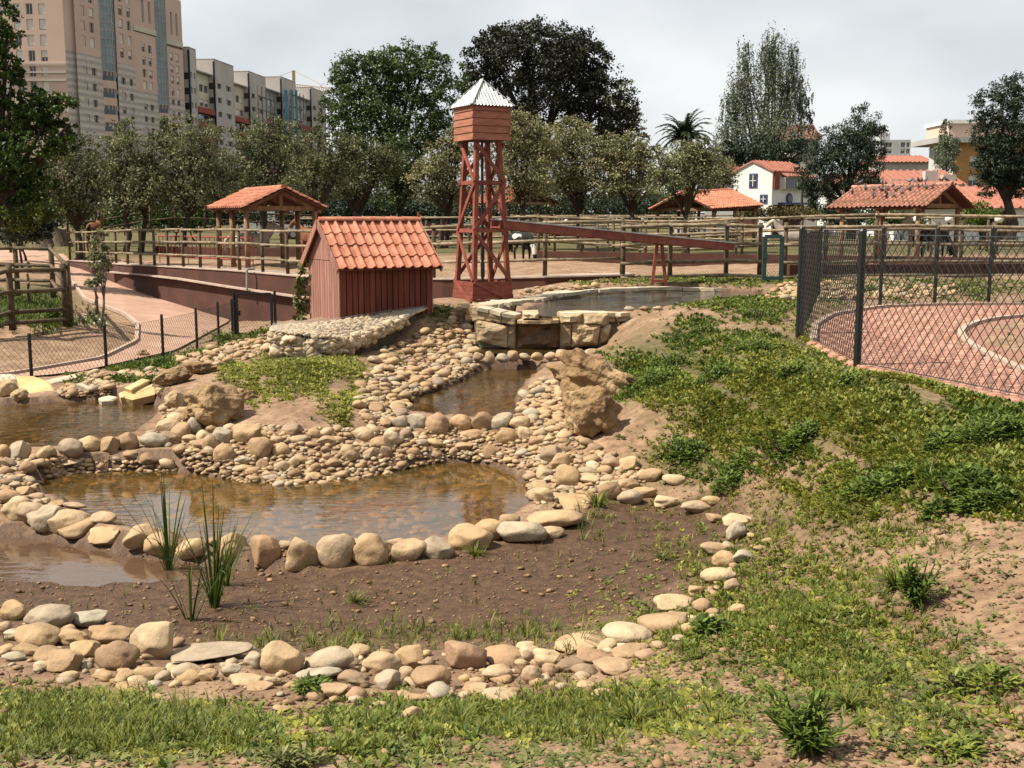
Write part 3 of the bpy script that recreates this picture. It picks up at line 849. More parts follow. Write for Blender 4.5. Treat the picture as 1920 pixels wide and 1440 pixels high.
def pebble_verts(seed, sub, amp=.16, cuts=0, cutd=.72, blocky=1.0):
    r = random.Random(seed)
    v, f = ICO[sub]
    v = v.copy()
    if blocky != 1.0:
        v = np.sign(v) * np.abs(v) ** blocky
        v /= np.abs(v).max()
    off = Vector((r.uniform(-50, 50), r.uniform(-50, 50), r.uniform(-50, 50)))
    out = np.empty_like(v)
    for i, q in enumerate(v):
        p = Vector(q)
        n = noise.noise(p * .9 + off) * amp * 1.4 + noise.noise(p * 2.1 + off) * amp * .45
        if sub >= 4: n += noise.noise(p * 5.2 + off) * amp * .14
        out[i] = q * (1 + n)
    for _ in range(cuts):
        d = np.array([r.gauss(0, 1), r.gauss(0, 1), r.gauss(0, .8)]); d /= np.linalg.norm(d)
        c = r.uniform(cutd, cutd + .2)
        k = out @ d
        ex = np.maximum(0, k - c)
        out -= np.outer(ex * .92, d)
    mx = np.abs(out).max(0)
    return out / mx * .5, f

def pebble_mesh(name, seed, sub, mtl, **kw):
    v, f = pebble_verts(seed, sub, **kw)
    return np_mesh(name, v, f.ravel(), np.full(len(f), 3), mtl, smooth=True)

SM_BIG = [pebble_mesh('river_stone', 100 + i, 4, MT['stone'], amp=.15 + .05 * (i % 3), cuts=(0, 3, 6, 2)[i % 4], cutd=.60, blocky=(.88 if i % 2 else 1.0)) for i in range(14)]
SM_SMALL = [pebble_mesh('river_pebble', 300 + i, 3, MT['stone'], amp=.2, cuts=(0, 3, 5)[i % 3], cutd=.62) for i in range(10)]

stone_xy = []          # footprints so that pebbles keep clear
def put_stone(px, py, w, h, label, group, flat=False, name='river_stone', seat=.35, meshes=None, cat='stone', zfix=None):
    P = hit(px, py + h * .40) if zfix is None else gz(px, py + h * .40, zfix)
    dist = (P - Vector((0, 0, CAMZ))).length * math.cos(math.atan((px - 960) / FPX) * .3)
    depth = P.y * CP - (P.z - CAMZ) * SP
    W = w / FPX * depth
    Hv = h / FPX * depth
    a = math.atan2(CAMZ - P.z, P.y)
    D = W * rnd.uniform(.66, .9)
    H = max(.40 * Hv, (Hv - D * math.sin(a) * .55) / math.cos(a)) * 1.28
    if flat: H = Hv * .7
    ms = meshes or (SM_BIG if w > 34 else SM_SMALL)
    o = link(name, rnd.choice(ms))
    o.scale = (W * 1.08, D, H)
    o.rotation_euler = (rnd.uniform(-.14, .14), rnd.uniform(-.16, .16), rnd.choice((0, math.pi)) + rnd.uniform(-.3, .3))
    o.location = (P.x, P.y + D * .34, P.z + H * (.5 - seat * .55))
    setprops(o, label, cat, group)
    stone_xy.append((P.x, P.y, W * .5, D * .5))
    return o

TENS = ['', '', 'twenty', 'thirty', 'forty', 'fifty', 'sixty', 'seventy', 'eighty', 'ninety']
ORD = ['first', 'second', 'third', 'fourth', 'fifth', 'sixth', 'seventh', 'eighth', 'ninth', 'tenth', 'eleventh', 'twelfth', 'thirteenth', 'fourteenth', 'fifteenth', 'sixteenth', 'seventeenth', 'eighteenth', 'nineteenth', 'twentieth']
def ordn(i):
    if i < 20: return ORD[i]
    t, u = divmod(i + 1, 10)
    return (TENS[t][:-1] + 'ieth') if u == 0 else f'{TENS[t]}-{ORD[u - 1]}'

def row(stones, phrase, group, **kw):
    stones = sorted(stones)
    for i, s in enumerate(stones):
        sz = 'large' if s[2] * s[3] > 2600 else ('small' if s[2] * s[3] < 700 else 'rounded')
        put_stone(*s[:4], f'{sz} tan stone, {ordn(i)} from left {phrase}', group, **kw)

row([(28,957,66,46),(55,968,66,48),(82,976,74,50),(117,983,80,46),(147,994,94,42),(200,1008,78,38),(260,1013,70,48),(303,1024,76,52),(356,1033,62,46),(435,1034,62,62),(497,1040,62,62),(563,1043,66,64),(629,1037,72,66),(696,1036,72,62),(765,1034,66,42),(822,1031,60,42),(882,1010,82,52),(918,996,62,40),(978,1000,92,48),(1042,975,102,42)],
    'in the front rim of the lower pond', 'stones along the front rim of the lower pond')
row([(190,972,52,22),(957,978,40,28),(1035,1001,46,24),(1063,943,100,24),(1017,931,42,30),(400,1020,34,20),(530,1022,30,16),(660,1020,36,18),(742,1018,34,18)],
    'tucked behind the front rim stones', 'stones behind the front rim of the lower pond')
row([(1144,924,46,35),(1183,935,48,30),(1180,910,46,25),(1208,924,50,22),(1222,892,42,25),(1183,871,38,28),(1251,941,58,25),(1267,901,45,22),(1311,952,62,25),(1336,941,38,20),(1344,972,42,17),(1387,977,56,26)],
    'in the upper right bend of the stone arc', 'stones in the upper bend of the mud arc')
rt = [(1382,999,40,38),(1342,1030,52,26),(1393,1045,38,24),(1360,1052,46,34),(1349,1081,66,30),(1376,1099,36,26),(1307,1108,42,22),(1319,1137,38,26),(1262,1132,70,28),(1384,1143,36,20),(1249,1168,96,42)]
for i, s in enumerate(sorted(rt, key=lambda q: q[1])):
    put_stone(*s, f'cream stone, {ordn(i)} from the top down the right side of the arc', 'stones down the right side of the mud arc')
row([(20,1148,46,38),(83,1160,98,50),(160,1163,66,36),(7,1177,28,22),(27,1191,56,25),(63,1195,86,46),(133,1198,64,32),(200,1192,78,38),(283,1208,96,70),(380,1229,166,36),(473,1241,42,34),(527,1238,78,62),(616,1241,90,46),(710,1247,80,44),(770,1237,66,44),(871,1233,82,54),(946,1233,80,38),(995,1226,40,34),(1025,1237,52,38),(1092,1207,102,34),(1111,1233,64,28),(1179,1192,96,42)],
    'along the inner edge of the bottom arc', 'stones along the inner edge of the bottom arc')
row([(23,1233,42,18),(43,1221,60,24),(87,1233,58,36),(118,1244,70,44),(157,1219,60,34),(213,1234,86,54),(280,1264,60,32),(348,1263,58,36),(388,1268,36,24),(430,1258,42,28),(455,1278,60,22),(508,1278,36,20),(594,1265,84,28),(624,1297,60,32),(663,1275,62,28),(727,1278,54,36),(762,1267,30,30),(807,1272,72,50),(933,1265,56,34),(997,1269,38,36),(1068,1250,58,28),(1156,1252,80,28),(1182,1222,64,26)],
    'along the outer edge of the bottom arc', 'stones along the outer edge of the bottom arc')
row([(128,1269,36,20),(190,1269,46,22),(230,1259,30,14),(240,1289,58,18),(285,1308,34,12),(480,1290,52,10),(527,1329,34,14),(710,1323,30,14),(774,1309,48,20),(774,1340,38,26),(834,1301,36,18),(901,1292,44,22),(935,1307,66,22),(959,1295,30,12),(1100,1284,48,14),(1126,1301,38,18),(1092,1267,30,14),(1273,1197,30,11),(1427,1028,26,10),(1440,1014,22,12),(1478,1063,24,9)],
    'lying loose in the grass outside the arc', 'loose stones in the grass by the arc')
row([(5,849,22,26),(35,846,44,36),(83,851,36,27),(127,844,54,35),(163,835,48,30),(203,835,44,32),(238,830,40,34),(283,827,50,30)],
    'in the weir below the left pond', 'stones of the weir below the left pond')
row([(8,869,36,18),(6,885,26,18),(47,878,30,24),(68,868,28,16),(115,871,70,14),(243,858,38,18),(10,933,52,28),(45,921,36,18),(66,931,28,14),(135,949,44,14)],
    'below the left weir at the pond edge', 'stones at the foot of the left weir')
row([(313,802,48,30),(315,823,36,26),(338,813,38,36),(360,804,32,36),(357,824,34,18),(380,819,30,22),(397,806,22,16),(393,833,30,30),(418,819,38,34),(460,817,62,42),(487,841,50,40),(418,854,42,36),(390,851,22,18),(525,846,34,26),(518,828,28,18),(560,826,36,16),(547,808,40,22),(588,814,30,18),(610,828,38,18),(654,853,40,34),(693,851,36,20),(680,816,42,26),(714,834,44,28),(723,848,24,26)],
    'on the cobbled bank below the big yellow boulder', 'stones on the bank between the ponds')
row([(452,864,36,16),(450,879,34,14),(472,884,32,16),(492,873,26,24),(525,874,30,22),(505,896,34,14),(563,863,28,16),(587,894,30,14),(550,868,20,20),(590,878,28,18),(620,871,34,20),(640,890,28,14)],
    'at the waterline under the cobbled bank', 'stones at the waterline of the bank')
row([(748,791,32,25),(782,791,35,29),(820,798,46,41),(865,795,44,30),(905,795,44,38),(942,792,42,30),(976,796,40,27)],
    'in the weir below the middle pond', 'stones of the weir below the middle pond')
row([(735,823,42,28),(889,816,54,18),(868,838,42,17),(817,859,33,24),(921,850,33,30),(950,822,43,32),(985,816,35,26),(1004,829,36,20),(1010,814,34,16),(1036,806,32,14),(850,852,20,20),(790,830,30,16),(775,850,30,18)],
    'on the face below the middle weir', 'stones on the face of the middle weir')
row([(1036,853,45,32),(1052,868,42,32),(1063,896,46,42),(1056,843,32,18),(1020,889,32,24),(1105,885,38,18),(1134,882,34,18),(1105,899,40,20),(1141,899,32,18),(1063,919,38,16),(1010,908,30,18)],
    'on the right bank of the lower pond', 'stones on the right bank of the lower pond')
row([(873,668,26,14),(897,668,20,16),(918,671,20,22),(942,671,26,16),(962,668,22,18),(983,669,24,14),(1007,669,24,15),(1032,668,24,14),(1052,666,20,18),(1068,664,20,12),(1087,663,20,18),(1108,661,26,18),(1127,666,14,12),(1135,673,24,14)],
    'in the top weir under the waterfall', 'stones of the top weir under the waterfall', zfix=-.50)
row([(1180,579,20,9),(1196,577,16,9),(1210,580,22,10),(1233,578,20,9)], 'on the near edge of the upper pond', 'stones on the edge of the upper pond')

# pebble beds: the largest become stones of their own, the rest one mass
def in_poly_px(x, y, poly):
    c = False; k = len(poly)
    for i in range(k):
        (ax, ay), (bx, by) = poly[i], poly[i - 1]
        if (ay > y) != (by > y) and x < (bx - ax) * (y - ay) / (by - ay) + ax: c = not c
    return c
BEDS = [
    ('on the left bank of the middle pond', [(668,735),(690,700),(760,668),(850,592),(898,606),(905,652),(880,672),(905,690),(850,716),(782,742),(756,775),(740,800),(690,800),(672,770)], .13, .25, 330),
    ('on the right bank of the middle pond', [(1012,712),(1048,712),(1062,780),(1062,808),(990,808),(968,792),(976,745)], .12, .22, 70),
    ('on the cobbled bank between the ponds', [(640,806),(1000,806),(1052,840),(1010,885),(940,872),(850,862),(780,880),(700,898),(640,912),(540,916),(470,910),(420,896),(350,884),(330,842),(400,800),(520,800)], .09, .19, 260),
    ('on the right bank of the lower pond', [(1010,806),(1062,812),(1130,850),(1235,895),(1190,915),(1090,960),(1005,945),(985,905),(1000,870)], .12, .24, 120),
    ('at the left edge of the lower pond', [(-60,858),(100,862),(330,866),(330,892),(180,894),(90,906),(50,930),(110,948),(-60,955)], .09, .2, 90),
    ('beside the left pond', [(300,770),(345,755),(400,790),(380,830),(280,842),(262,828),(300,800)], .10, .24, 60),
    ('left of the waterfall', [(690,668),(760,640),(860,592),(898,600),(902,650),(870,668),(790,690),(720,700)], .12, .26, 40),
    ('in the dry stream behind the grassy mound', [(330,668),(400,655),(460,640),(512,625),(512,655),(470,672),(400,690),(350,690)], .12, .24, 110),
    ('in the low row behind the left pond', [(145,704),(240,698),(330,692),(330,706),(240,712),(145,716)], .12, .22, 40),
    ('in the pebble strip beyond the right fence', [(1500,520),(1600,532),(1760,535),(1830,545),(1760,560),(1620,562),(1500,566),(1440,560),(1440,546)], .13, .26, 170),
    ('beside the slab rocks of the left pond', [(108,728),(150,715),(215,715),(215,742),(130,748),(108,745)], .12, .22, 22),
    ('along the stone arc round the mud', [(0,1150),(100,1150),(300,1195),(560,1225),(800,1228),(1000,1218),(1200,1185),(1300,1115),(1385,1005),(1420,1000),(1405,1100),(1330,1175),(1230,1245),(1000,1310),(700,1320),(400,1298),(100,1280),(0,1265)], .06, .15, 80),
    ('on the far rim behind the upper pond', [(985,556),(1040,545),(1120,541),(1120,536),(1020,541),(960,552)], .12, .25, 30),
]
indiv = []
mass = []
for where, poly, s0, s1, n in BEDS:
    xs_ = [p[0] for p in poly]; ys_ = [p[1] for p in poly]
    tries = 0; got = 0
    while got < n and tries < n * 5:
        tries += 1
        px, py = rnd.uniform(min(xs_), max(xs_)), rnd.uniform(min(ys_), max(ys_))
        if not in_poly_px(px, py, poly): continue
        P = hit(px, py)
        if glook(POOL_MIN, P.x, P.y)[0] < -.10: continue
        W = rnd.uniform(s0, s1) * (1.0 if rnd.random() < .75 else .6)
        bad = False
        for (sx, sy, sw, sd_) in stone_xy[-900:]:
            if abs(sx - P.x) < (sw + W * .5) * .72 and abs(sy - P.y) < (sd_ + W * .4) * .72:
                bad = True; break
        if bad: continue
        got += 1
        D = W * rnd.uniform(.65, .95); H = W * rnd.uniform(.38, .62)
        stone_xy.append((P.x, P.y, W * .5, D * .5))
        depth = P.y
        rec = (W / depth, where, P, W, D, H)
        (mass if (W / depth * FPX < 13) else indiv).append(rec)
indiv.sort(key=lambda r: -r[0])
n_manual = sum(1 for o in COL.objects if o.name.startswith('river_stone'))
keep = max(0, 300 - n_manual)
mass += indiv[keep:]
zone_peb = {}
for k, (s_, where, P, W, D, H) in enumerate(indiv[:keep]):
    o = link('river_stone', rnd.choice(SM_SMALL))
    o.scale = (W, D, H)
    o.rotation_euler = (rnd.uniform(-.25, .25), rnd.uniform(-.25, .25), rnd.uniform(0, 6.28))
    o.location = (P.x, P.y, P.z + H * .30)
    zone_peb.setdefault(where, []).append((project(P.x, P.y, P.z)[0], o))
for where, L_ in zone_peb.items():
    for i, (q_, o) in enumerate(sorted(L_, key=lambda t: float(t[0]))):
        setprops(o, f'small pebble, {ordn(i)} from left {where}', 'stone', f'pebbles {where}')

def scatter_pebbles(name, recs, mtl, label, sub=2, parent=None):
    base = [pebble_verts(700 + i, sub, amp=.17, cuts=i % 3) for i in range(8)]
    VV, FF, TT = [], [], []; nb = 0
    for (P, W, D, H) in recs:
        v, f = rnd.choice(base)
        a = rnd.uniform(0, 6.28); c, s = math.cos(a), math.sin(a)
        tl = rnd.uniform(-.3, .3)
        q = v * np.array([W, D, H])
        q = np.c_[q[:, 0] * c - q[:, 1] * s, q[:, 0] * s + q[:, 1] * c, q[:, 2] + q[:, 0] * tl]
        VV.append(q + np.array(P)); FF.append(f + nb); nb += len(v); TT.append(np.full(len(v), rnd.random()))
    V = np.concatenate(VV); F = np.concatenate(FF)
    me = np_mesh(name, V, F.ravel(), np.full(len(F), 3), mtl, tone=np.concatenate(TT), smooth=True)
    o = link(name, me, parent)
    if parent is None: setprops(o, label, 'pebbles', kind='stuff')
    return o
scatter_pebbles('pebbles', [((P.x, P.y, P.z + H * .3), W, D, H) for _, _, P, W, D, H in mass], MT['stone'], 'small tan pebbles filling the gaps along the pond banks')
# fine shingle filling between the cobbles
fill = []; grit = []
for where, poly, s0, s1, n in BEDS:
    xs_ = [p[0] for p in poly]; ys_ = [p[1] for p in poly]
    for _ in range(n * 7):
        px, py = rnd.uniform(min(xs_), max(xs_)), rnd.uniform(min(ys_), max(ys_))
        if in_poly_px(px, py, poly):
            P = hit(px, py); W = rnd.uniform(.04, .10)
            if glook(POOL_MIN, P.x, P.y)[0] < -.04: continue
            fill.append(((P.x, P.y, P.z + W * .1), W, W * rnd.uniform(.6, 1), W * rnd.uniform(.4, .6)))
for _ in range(2600):       # grit on the mud and along the arc
    px, py = rnd.uniform(-40, 1480), rnd.uniform(1030, 1340)
    P = hit(px, py); W = rnd.uniform(.01, .028) if rnd.random() < .9 else rnd.uniform(.03, .06)
    grit.append(((P.x, P.y, P.z + W * .15), W, W * rnd.uniform(.6, 1), W * .5))
for _ in range(2600):
    px, py = (rnd.uniform(1200, 1920), rnd.uniform(850, 1440)) if rnd.random() < .7 else (rnd.uniform(0, 1920), rnd.uniform(1260, 1440))
    P = hit(px, py); W = rnd.uniform(.008, .03) if rnd.random() < .93 else rnd.uniform(.03, .055)
    grit.append(((P.x, P.y, P.z + W * .15), W, W * rnd.uniform(.6, 1), W * .5))
scatter_pebbles('grit', grit, MT['grit'], 'brown grit and clods scattered on the mud and bare soil', 1)
scatter_pebbles('shingle', fill, MT['stone'], 'fine shingle and grit between the larger stones', 1)
# stones lying on the pond beds, seen through the water
bed = []
for k, n, s0, s1 in (('lower', 700, .06, .2), ('left', 420, .07, .2), ('middle', 300, .06, .2), ('plunge', 60, .06, .15), ('upper', 160, .1, .25)):
    wz, dep, poly = POOLS[k]
    x0, x1 = min(p.x for p in poly), max(p.x for p in poly); y0, y1 = min(p.y for p in poly), max(p.y for p in poly)
    for _ in range(n):
        x, y = rnd.uniform(x0, x1), rnd.uniform(y0, y1)
        W = rnd.uniform(s0, s1)
        if glook(pool_sd[k].reshape(gx.shape), x, y)[0] < -.05:
            bed.append(((x, y, gnd(x, y) + W * .06), W, W * rnd.uniform(.6, .95), W * .35))
scatter_pebbles('pond_bed_pebbles', bed, MT['stone_wet'], 'brown pebbles lying under the shallow pond water')

# ------------------------------------------------------------------ boulders and slabs
def boulder(name, label, px, py, w, h, depthratio, seed, mtl, cuts=5, amp=.3, rz=0.0, tilt=(0, 0), Y=None, lift=0.0, sub=5, cutd=.6, rough=1.0):
    P = hit(px, py + h * .40)
    if Y: P = Vector((ptz(px, Y, 0).x, Y, gnd(ptz(px, Y, 0).x, Y)))
    depth = P.y * CP - (P.z - CAMZ) * SP
    W, H = w / FPX * depth, h / FPX * depth
    v, f = pebble_verts(seed, sub, amp=amp, cuts=cuts, cutd=cutd)
    # rough, pitted surface
    off = Vector((seed, seed * .3, 0))
    v = np.array([tuple(Vector(q) * (1 - (rough - 1) * .34 * abs(noise.noise(Vector(q) * 3.3 + off)) + rough * .15 * noise.noise(Vector(q) * 5 + off) - .09 * abs(noise.noise(Vector(q) * 9 + off)) + .05 * noise.noise(Vector(q) * 17 + off) + .028 * noise.noise(Vector(q) * 34 + off))) for q in v])
    me = np_mesh(name, v * np.array([W, W * depthratio, H * 1.1]), f.ravel(), np.full(len(f), 3), mtl, smooth=True)
    o = link(name, me)
    o.rotation_euler = (tilt[0], tilt[1], rz)
    o.location = (P.x, P.y + W * depthratio * .25, P.z + H * .36 + lift)
    return setprops(o, label, 'rock')
boulder('boulder', 'big yellow boulder with a brown hollow above the cobbled bank', 403, 764, 152, 94, .75, 5, MT['boulder'], 6, .32, rough=1.5)
boulder('boulder', 'small pointed rock leaning against the right end of the yellow boulder', 455, 742, 52, 26, .7, 17, MT['boulder'], 4, .3)
boulder('boulder', 'long jagged rock leaning back beside the middle pond', 1112, 716, 225, 84, .42, 21, MT['boulder'], 5, .36, rz=-.35, tilt=(0, .42), lift=.05, rough=2.0)
boulder('boulder', 'rough golden rock wedge in front of the long jagged rock', 1112, 778, 150, 112, .6, 33, MT['boulder'], 5, .34, rz=-.3, tilt=(.1, .6), lift=.03, rough=1.9)
boulder('boulder', 'brown shaded ledge rock above the left pond', 375, 690, 62, 30, .8, 44, MT['boulder'], 5, .34)
boulder('boulder', 'long brown ledge rock sloping towards the left pond', 325, 706, 75, 40, .6, 46, MT['boulder'], 5, .34, rz=.3, tilt=(0, -.4))
boulder('boulder', 'round grey boulder at the right end of the layered ledge', 302, 735, 30, 24, .9, 52, MT['boulder_pale'], 1, .15, sub=4)
boulder('boulder', 'cream rock on the bank left of the yellow boulder', 328, 752, 46, 36, .8, 53, MT['boulder_pale'], 4, .25)
boulder('boulder', 'brown weathered rock beside the waterfall wall', 862, 588, 48, 24, .8, 61, MT['boulder'], 3, .3)
boulder('boulder', 'brown rock in the weeds by the low mesh fence', 265, 664, 26, 16, .8, 63, MT['boulder'], 3, .25, sub=4)
boulder('boulder', 'grey rounded boulder at the left picture edge by the slab', 8, 730, 40, 36, .9, 64, MT['boulder_pale'], 1, .15, sub=4)
boulder('boulder', 'tan rounded boulder under the tilted yellow slab', 33, 742, 34, 26, .9, 66, MT['boulder_pale'], 1, .12, sub=4)

def slab(name, label, px_outline, Y0, tilt_n, thick, mtl):
    """flat rock: outline of photo points on a tilted plane through the first point"""
    n = Vector(tilt_n).normalized()
    cpx = sum(q[0] for q in px_outline) / len(px_outline); cpy = sum(q[1] for q in px_outline) / len(px_outline)
    p0 = hit(cpx, cpy) + Vector((0, -.05, .07))
    C = Vector((0, 0, CAMZ)); P = []
    for a, b in px_outline:
        d = pt(a, b, 10.0) - C
        P.append(C + d * ((p0 - C).dot(n) / d.dot(n)))
    mb = MB(); k = len(P)
    c = sum(P, Vector()) / k
    ring = []
    for q in P: ring.append(q)
    low = [q * .96 + c * .04 - n * thick for q in P]
    inner = [q * .85 + c * .15 + n * rnd.uniform(.0, .02) for q in P]
    vs = ring + low + inner + [c + n * .015]
    fs = []
    for i in range(k):
        j = (i + 1) % k
        fs += [(i, k + i, k + j, j), (2 * k + i, i, j, 2 * k + j), (3 * k, 2 * k + i, 2 * k + j)]
    fs.append(tuple(k + i for i in range(k)))
    mb.add(vs, fs)
    o = mb.build(name, mtl, loc=c)
    return setprops(o, label, 'rock')
slab('rock_slab', 'large tilted yellow slab dipping into the left pond', [(30,706),(62,705),(92,716),(106,738),(100,748),(62,742),(36,726)], 15.5, (-.1, -.24, 1), .10, MT['slab'])
slab('rock_slab', 'flat white slab at the left edge above the pond', [(-60,702),(28,702),(34,712),(10,714),(-60,713)], 15.8, (0, -.1, 1), .1, MT['coping'])
slab('rock_slab', 'thin pale slab propped on pebbles beside the yellow slab', [(84,714),(140,702),(146,708),(92,721)], 15.6, (.1, -.2, 1), .07, MT['coping'])
slab('rock_slab', 'long thin pale plank of stone sloping to the water', [(140,720),(150,718),(204,738),(196,741)], 15.2, (.2, -.2, 1), .06, MT['coping'])
slab('rock_slab', 'small pale slab lying at the water edge of the left pond', [(184,748),(205,743),(222,746),(212,752),(190,753)], 14.6, (0, -.15, 1), .06, MT['coping'])
slab('rock_slab', 'upper flat layer of the stacked pale ledge', [(232,727),(268,710),(284,713),(246,732)], 15.4, (.05, -.2, 1), .06, MT['slab'])
slab('rock_slab', 'middle yellow layer of the stacked ledge', [(222,738),(262,724),(296,714),(300,722),(262,738),(226,746)], 15.2, (.05, -.24, 1), .10, MT['slab'])
slab('rock_slab', 'lowest yellow layer of the stacked ledge', [(226,744),(270,732),(292,724),(290,740),(248,750)], 14.9, (.05, -.26, 1), .10, MT['slab'])

# ------------------------------------------------------------------ cascade wall and upper pond rim
cas = empty('cascade_wall', pt(1010, 655, 18.6), 'rubble stone waterfall wall with a projecting slab spout', 'waterfall')
def rough_block(mb, quad, n, bulge=.03, seed=0, div=9):
    """block with an uneven front: quad = 4 front corners (bl, br, tr, tl), n = depth vector"""
    r = random.Random(seed)
    bl, br, tr, tl = [Vector(q) for q in quad]; n = Vector(n)
    nn = n.normalized()
    vs = []
    for j in range(div + 1):
        for i in range(div + 1):
            s, t = i / div, j / div
            p = bl.lerp(br, s).lerp(tl.lerp(tr, s), t)
            e = min(s, 1 - s, t, 1 - t)
            k = (bulge * min(1, e * 5) * (1 + 1.6 * noise.noise(p * 4) + .8 * noise.noise(p * 11)) - (.02 if e == 0 else 0))
            vs.append(p - nn * k)
    b = len(vs)
    vs += [bl + n, br + n, tr + n, tl + n]
    fs = [(j * (div + 1) + i, j * (div + 1) + i + 1, (j + 1) * (div + 1) + i + 1, (j + 1) * (div + 1) + i) for j in range(div) for i in range(div)]
    bot = [i for i in range(div + 1)]; topr = [div * (div + 1) + i for i in range(div + 1)]
    lef = [j * (div + 1) for j in range(div + 1)]; rig = [j * (div + 1) + div for j in range(div + 1)]
    fs += [tuple(bot[::-1]) + (b, b + 1), tuple(topr) + (b + 2, b + 3), tuple(lef) + (b + 3, b), tuple(rig[::-1]) + (b + 1, b + 2)]
    mb.add(vs, fs)
CW = [((897,650),(965,652),(965,592),(886,576),18.8,18.5),((1052,652),(1136,646),(1136,584),(1052,588),18.5,18.7)]
def cw(px, py, Y): return pt(px, py, Y)
NB = Vector((0, .75, 0))
blocks = [ # big irregular masonry blocks (photo corners bl, br, tr, tl, distance)
    [(894,640),(950,652),(952,612),(892,600),18.62,'rubble'],
    [(950,652),(966,655),(968,604),(952,612),18.66,'rubble'],
    [(886,602),(930,608),(934,585),(884,572),18.75,'rubble'],
    [(930,608),(968,604),(972,592),(934,585),18.70,'rubble'],
    [(960,658),(1054,656),(1052,600),(964,600),18.74,'rubble_wet'],
    [(1050,655),(1072,652),(1074,604),(1050,606),18.66,'rubble'],
    [(1072,652),(1120,646),(1126,610),(1074,606),18.60,'rubble'],
    [(1050,606),(1090,606),(1092,588),(1050,590),18.64,'rubble'],
    [(1090,608),(1136,612),(1140,590),(1092,588),18.66,'rubble'],
    [(1120,650),(1142,642),(1146,610),(1124,612),18.75,'rubble'],
    [(980,598),(1010,598),(1010,588),(980,588),18.55,'rubble'],
]
for i, (a, b_, c_, d_, Y, mn) in enumerate(blocks):
    mb = MB(); rough_block(mb, [cw(*a, Y), cw(*b_, Y), cw(*c_, Y), cw(*d_, Y)], NB, .05, i)
    mb.build('stone_block', MT[mn], cas, smooth=False)
mb = MB()
mb.prism([cw(892,652,18.8), cw(1146,650,18.8), cw(1140,592,18.8), cw(1052,592,18.8), cw(1050,604,18.8), cw(970,604,18.8), cw(968,592,18.8), cw(888,580,18.8)], (0, .5, 0))
mb.build('mortar_core', MT['mortar'], cas)
mb = MB()
a, b_ = cw(970, 601, 18.5), cw(1048, 600, 18.5)
lip = [a, a.lerp(b_, .25) + Vector((0, -.07, 0)), a.lerp(b_, .55) + Vector((0, -.03, -.01)), a.lerp(b_, .8) + Vector((0, -.06, 0)), b_, b_ + Vector((0, .7, .01)), a + Vector((0, .7, .01))]
mb.prism([p - Vector((0, 0, .05)) for p in lip], (0, 0, .05))
mb.build('spout_slab', MT['boulder_pale'], cas)
mb = MB()   # thin sheet of water on the spout
mb.add([a + Vector((.1, 0, .008)), b_ + Vector((-.1, 0, .008)), b_ + Vector((-.1, .8, .02)), a + Vector((.1, .8, .02))], [(0, 1, 2, 3)])
mb.build('water_film', MT['water_up'], cas)

rimo = empty('pond_rim', pt(1200, 545, 25.0), 'curved pale flagstone rim around the upper pond', 'pond rim')
def coping_run(line, w, th, n, wall_h, seed):
    r = random.Random(seed)
    L_ = lerp_line(line, n + 1)
    for i in range(n):
        a, b_ = L_[i], L_[i + 1]
        d = (b_ - a); u = d.normalized(); s = Vector((-u.y, u.x, 0))
        g = .012
        j = lambda: r.uniform(-.07, .07)
        zt = r.uniform(-.012, .012)
        q = [a + u * g - s * (w / 2 + j()), b_ - u * g - s * (w / 2 + j()), b_ - u * g + s * (w / 2 + j()), a + u * g + s * (w / 2 + j())]
        q = [Vector((p.x, p.y, p.z + zt)) for p in q]
        mb = MB(); mb.prism([p - Vector((0, 0, th)) for p in q], (0, 0, th))
        mb.build('coping_stone', MT['coping'], rimo)
        mb = MB()
        k = max(1, int(d.length / .22))
        for kk in range(k):
            for hh in range(2):
                p = a + d * ((kk + .5) / k) - Vector((0, 0, th + wall_h * (.27 + .48 * hh)))
                e = d / k
                mb.obox(p - e * .47 - s * (w * .42 + r.uniform(0, .03)) - Vector((0, 0, wall_h * .23)), e * .94, s * w * .84, Vector((0, 0, wall_h * .44)))
        mb.build('rim_masonry', MT['rubble'], rimo)
far_rim = [pt(940,566,20.4), pt(990,560,21.8), pt(1045,549,23.2), pt(1110,541,24.4), pt(1200,537.5,25.3), pt(1300,537.5,25.6), pt(1380,539.5,25.5), pt(1440,545,25.2)]
coping_run(far_rim, .42, .07, 22, .2, 3)
left_rim = [pt(893,571,19.2), pt(925,567,20.0), pt(950,562,20.6)]
coping_run(left_rim, .5, .07, 5, .2, 5)
coping_run([pt(900,574,18.95), pt(935,582,18.85), pt(972,590,18.75)], .45, .06, 3, .1, 6)
coping_run([pt(1050,586,18.85), pt(1090,584.5,18.95), pt(1140,584,19.1), pt(1170,583,19.3)], .42, .06, 4, .1, 7)

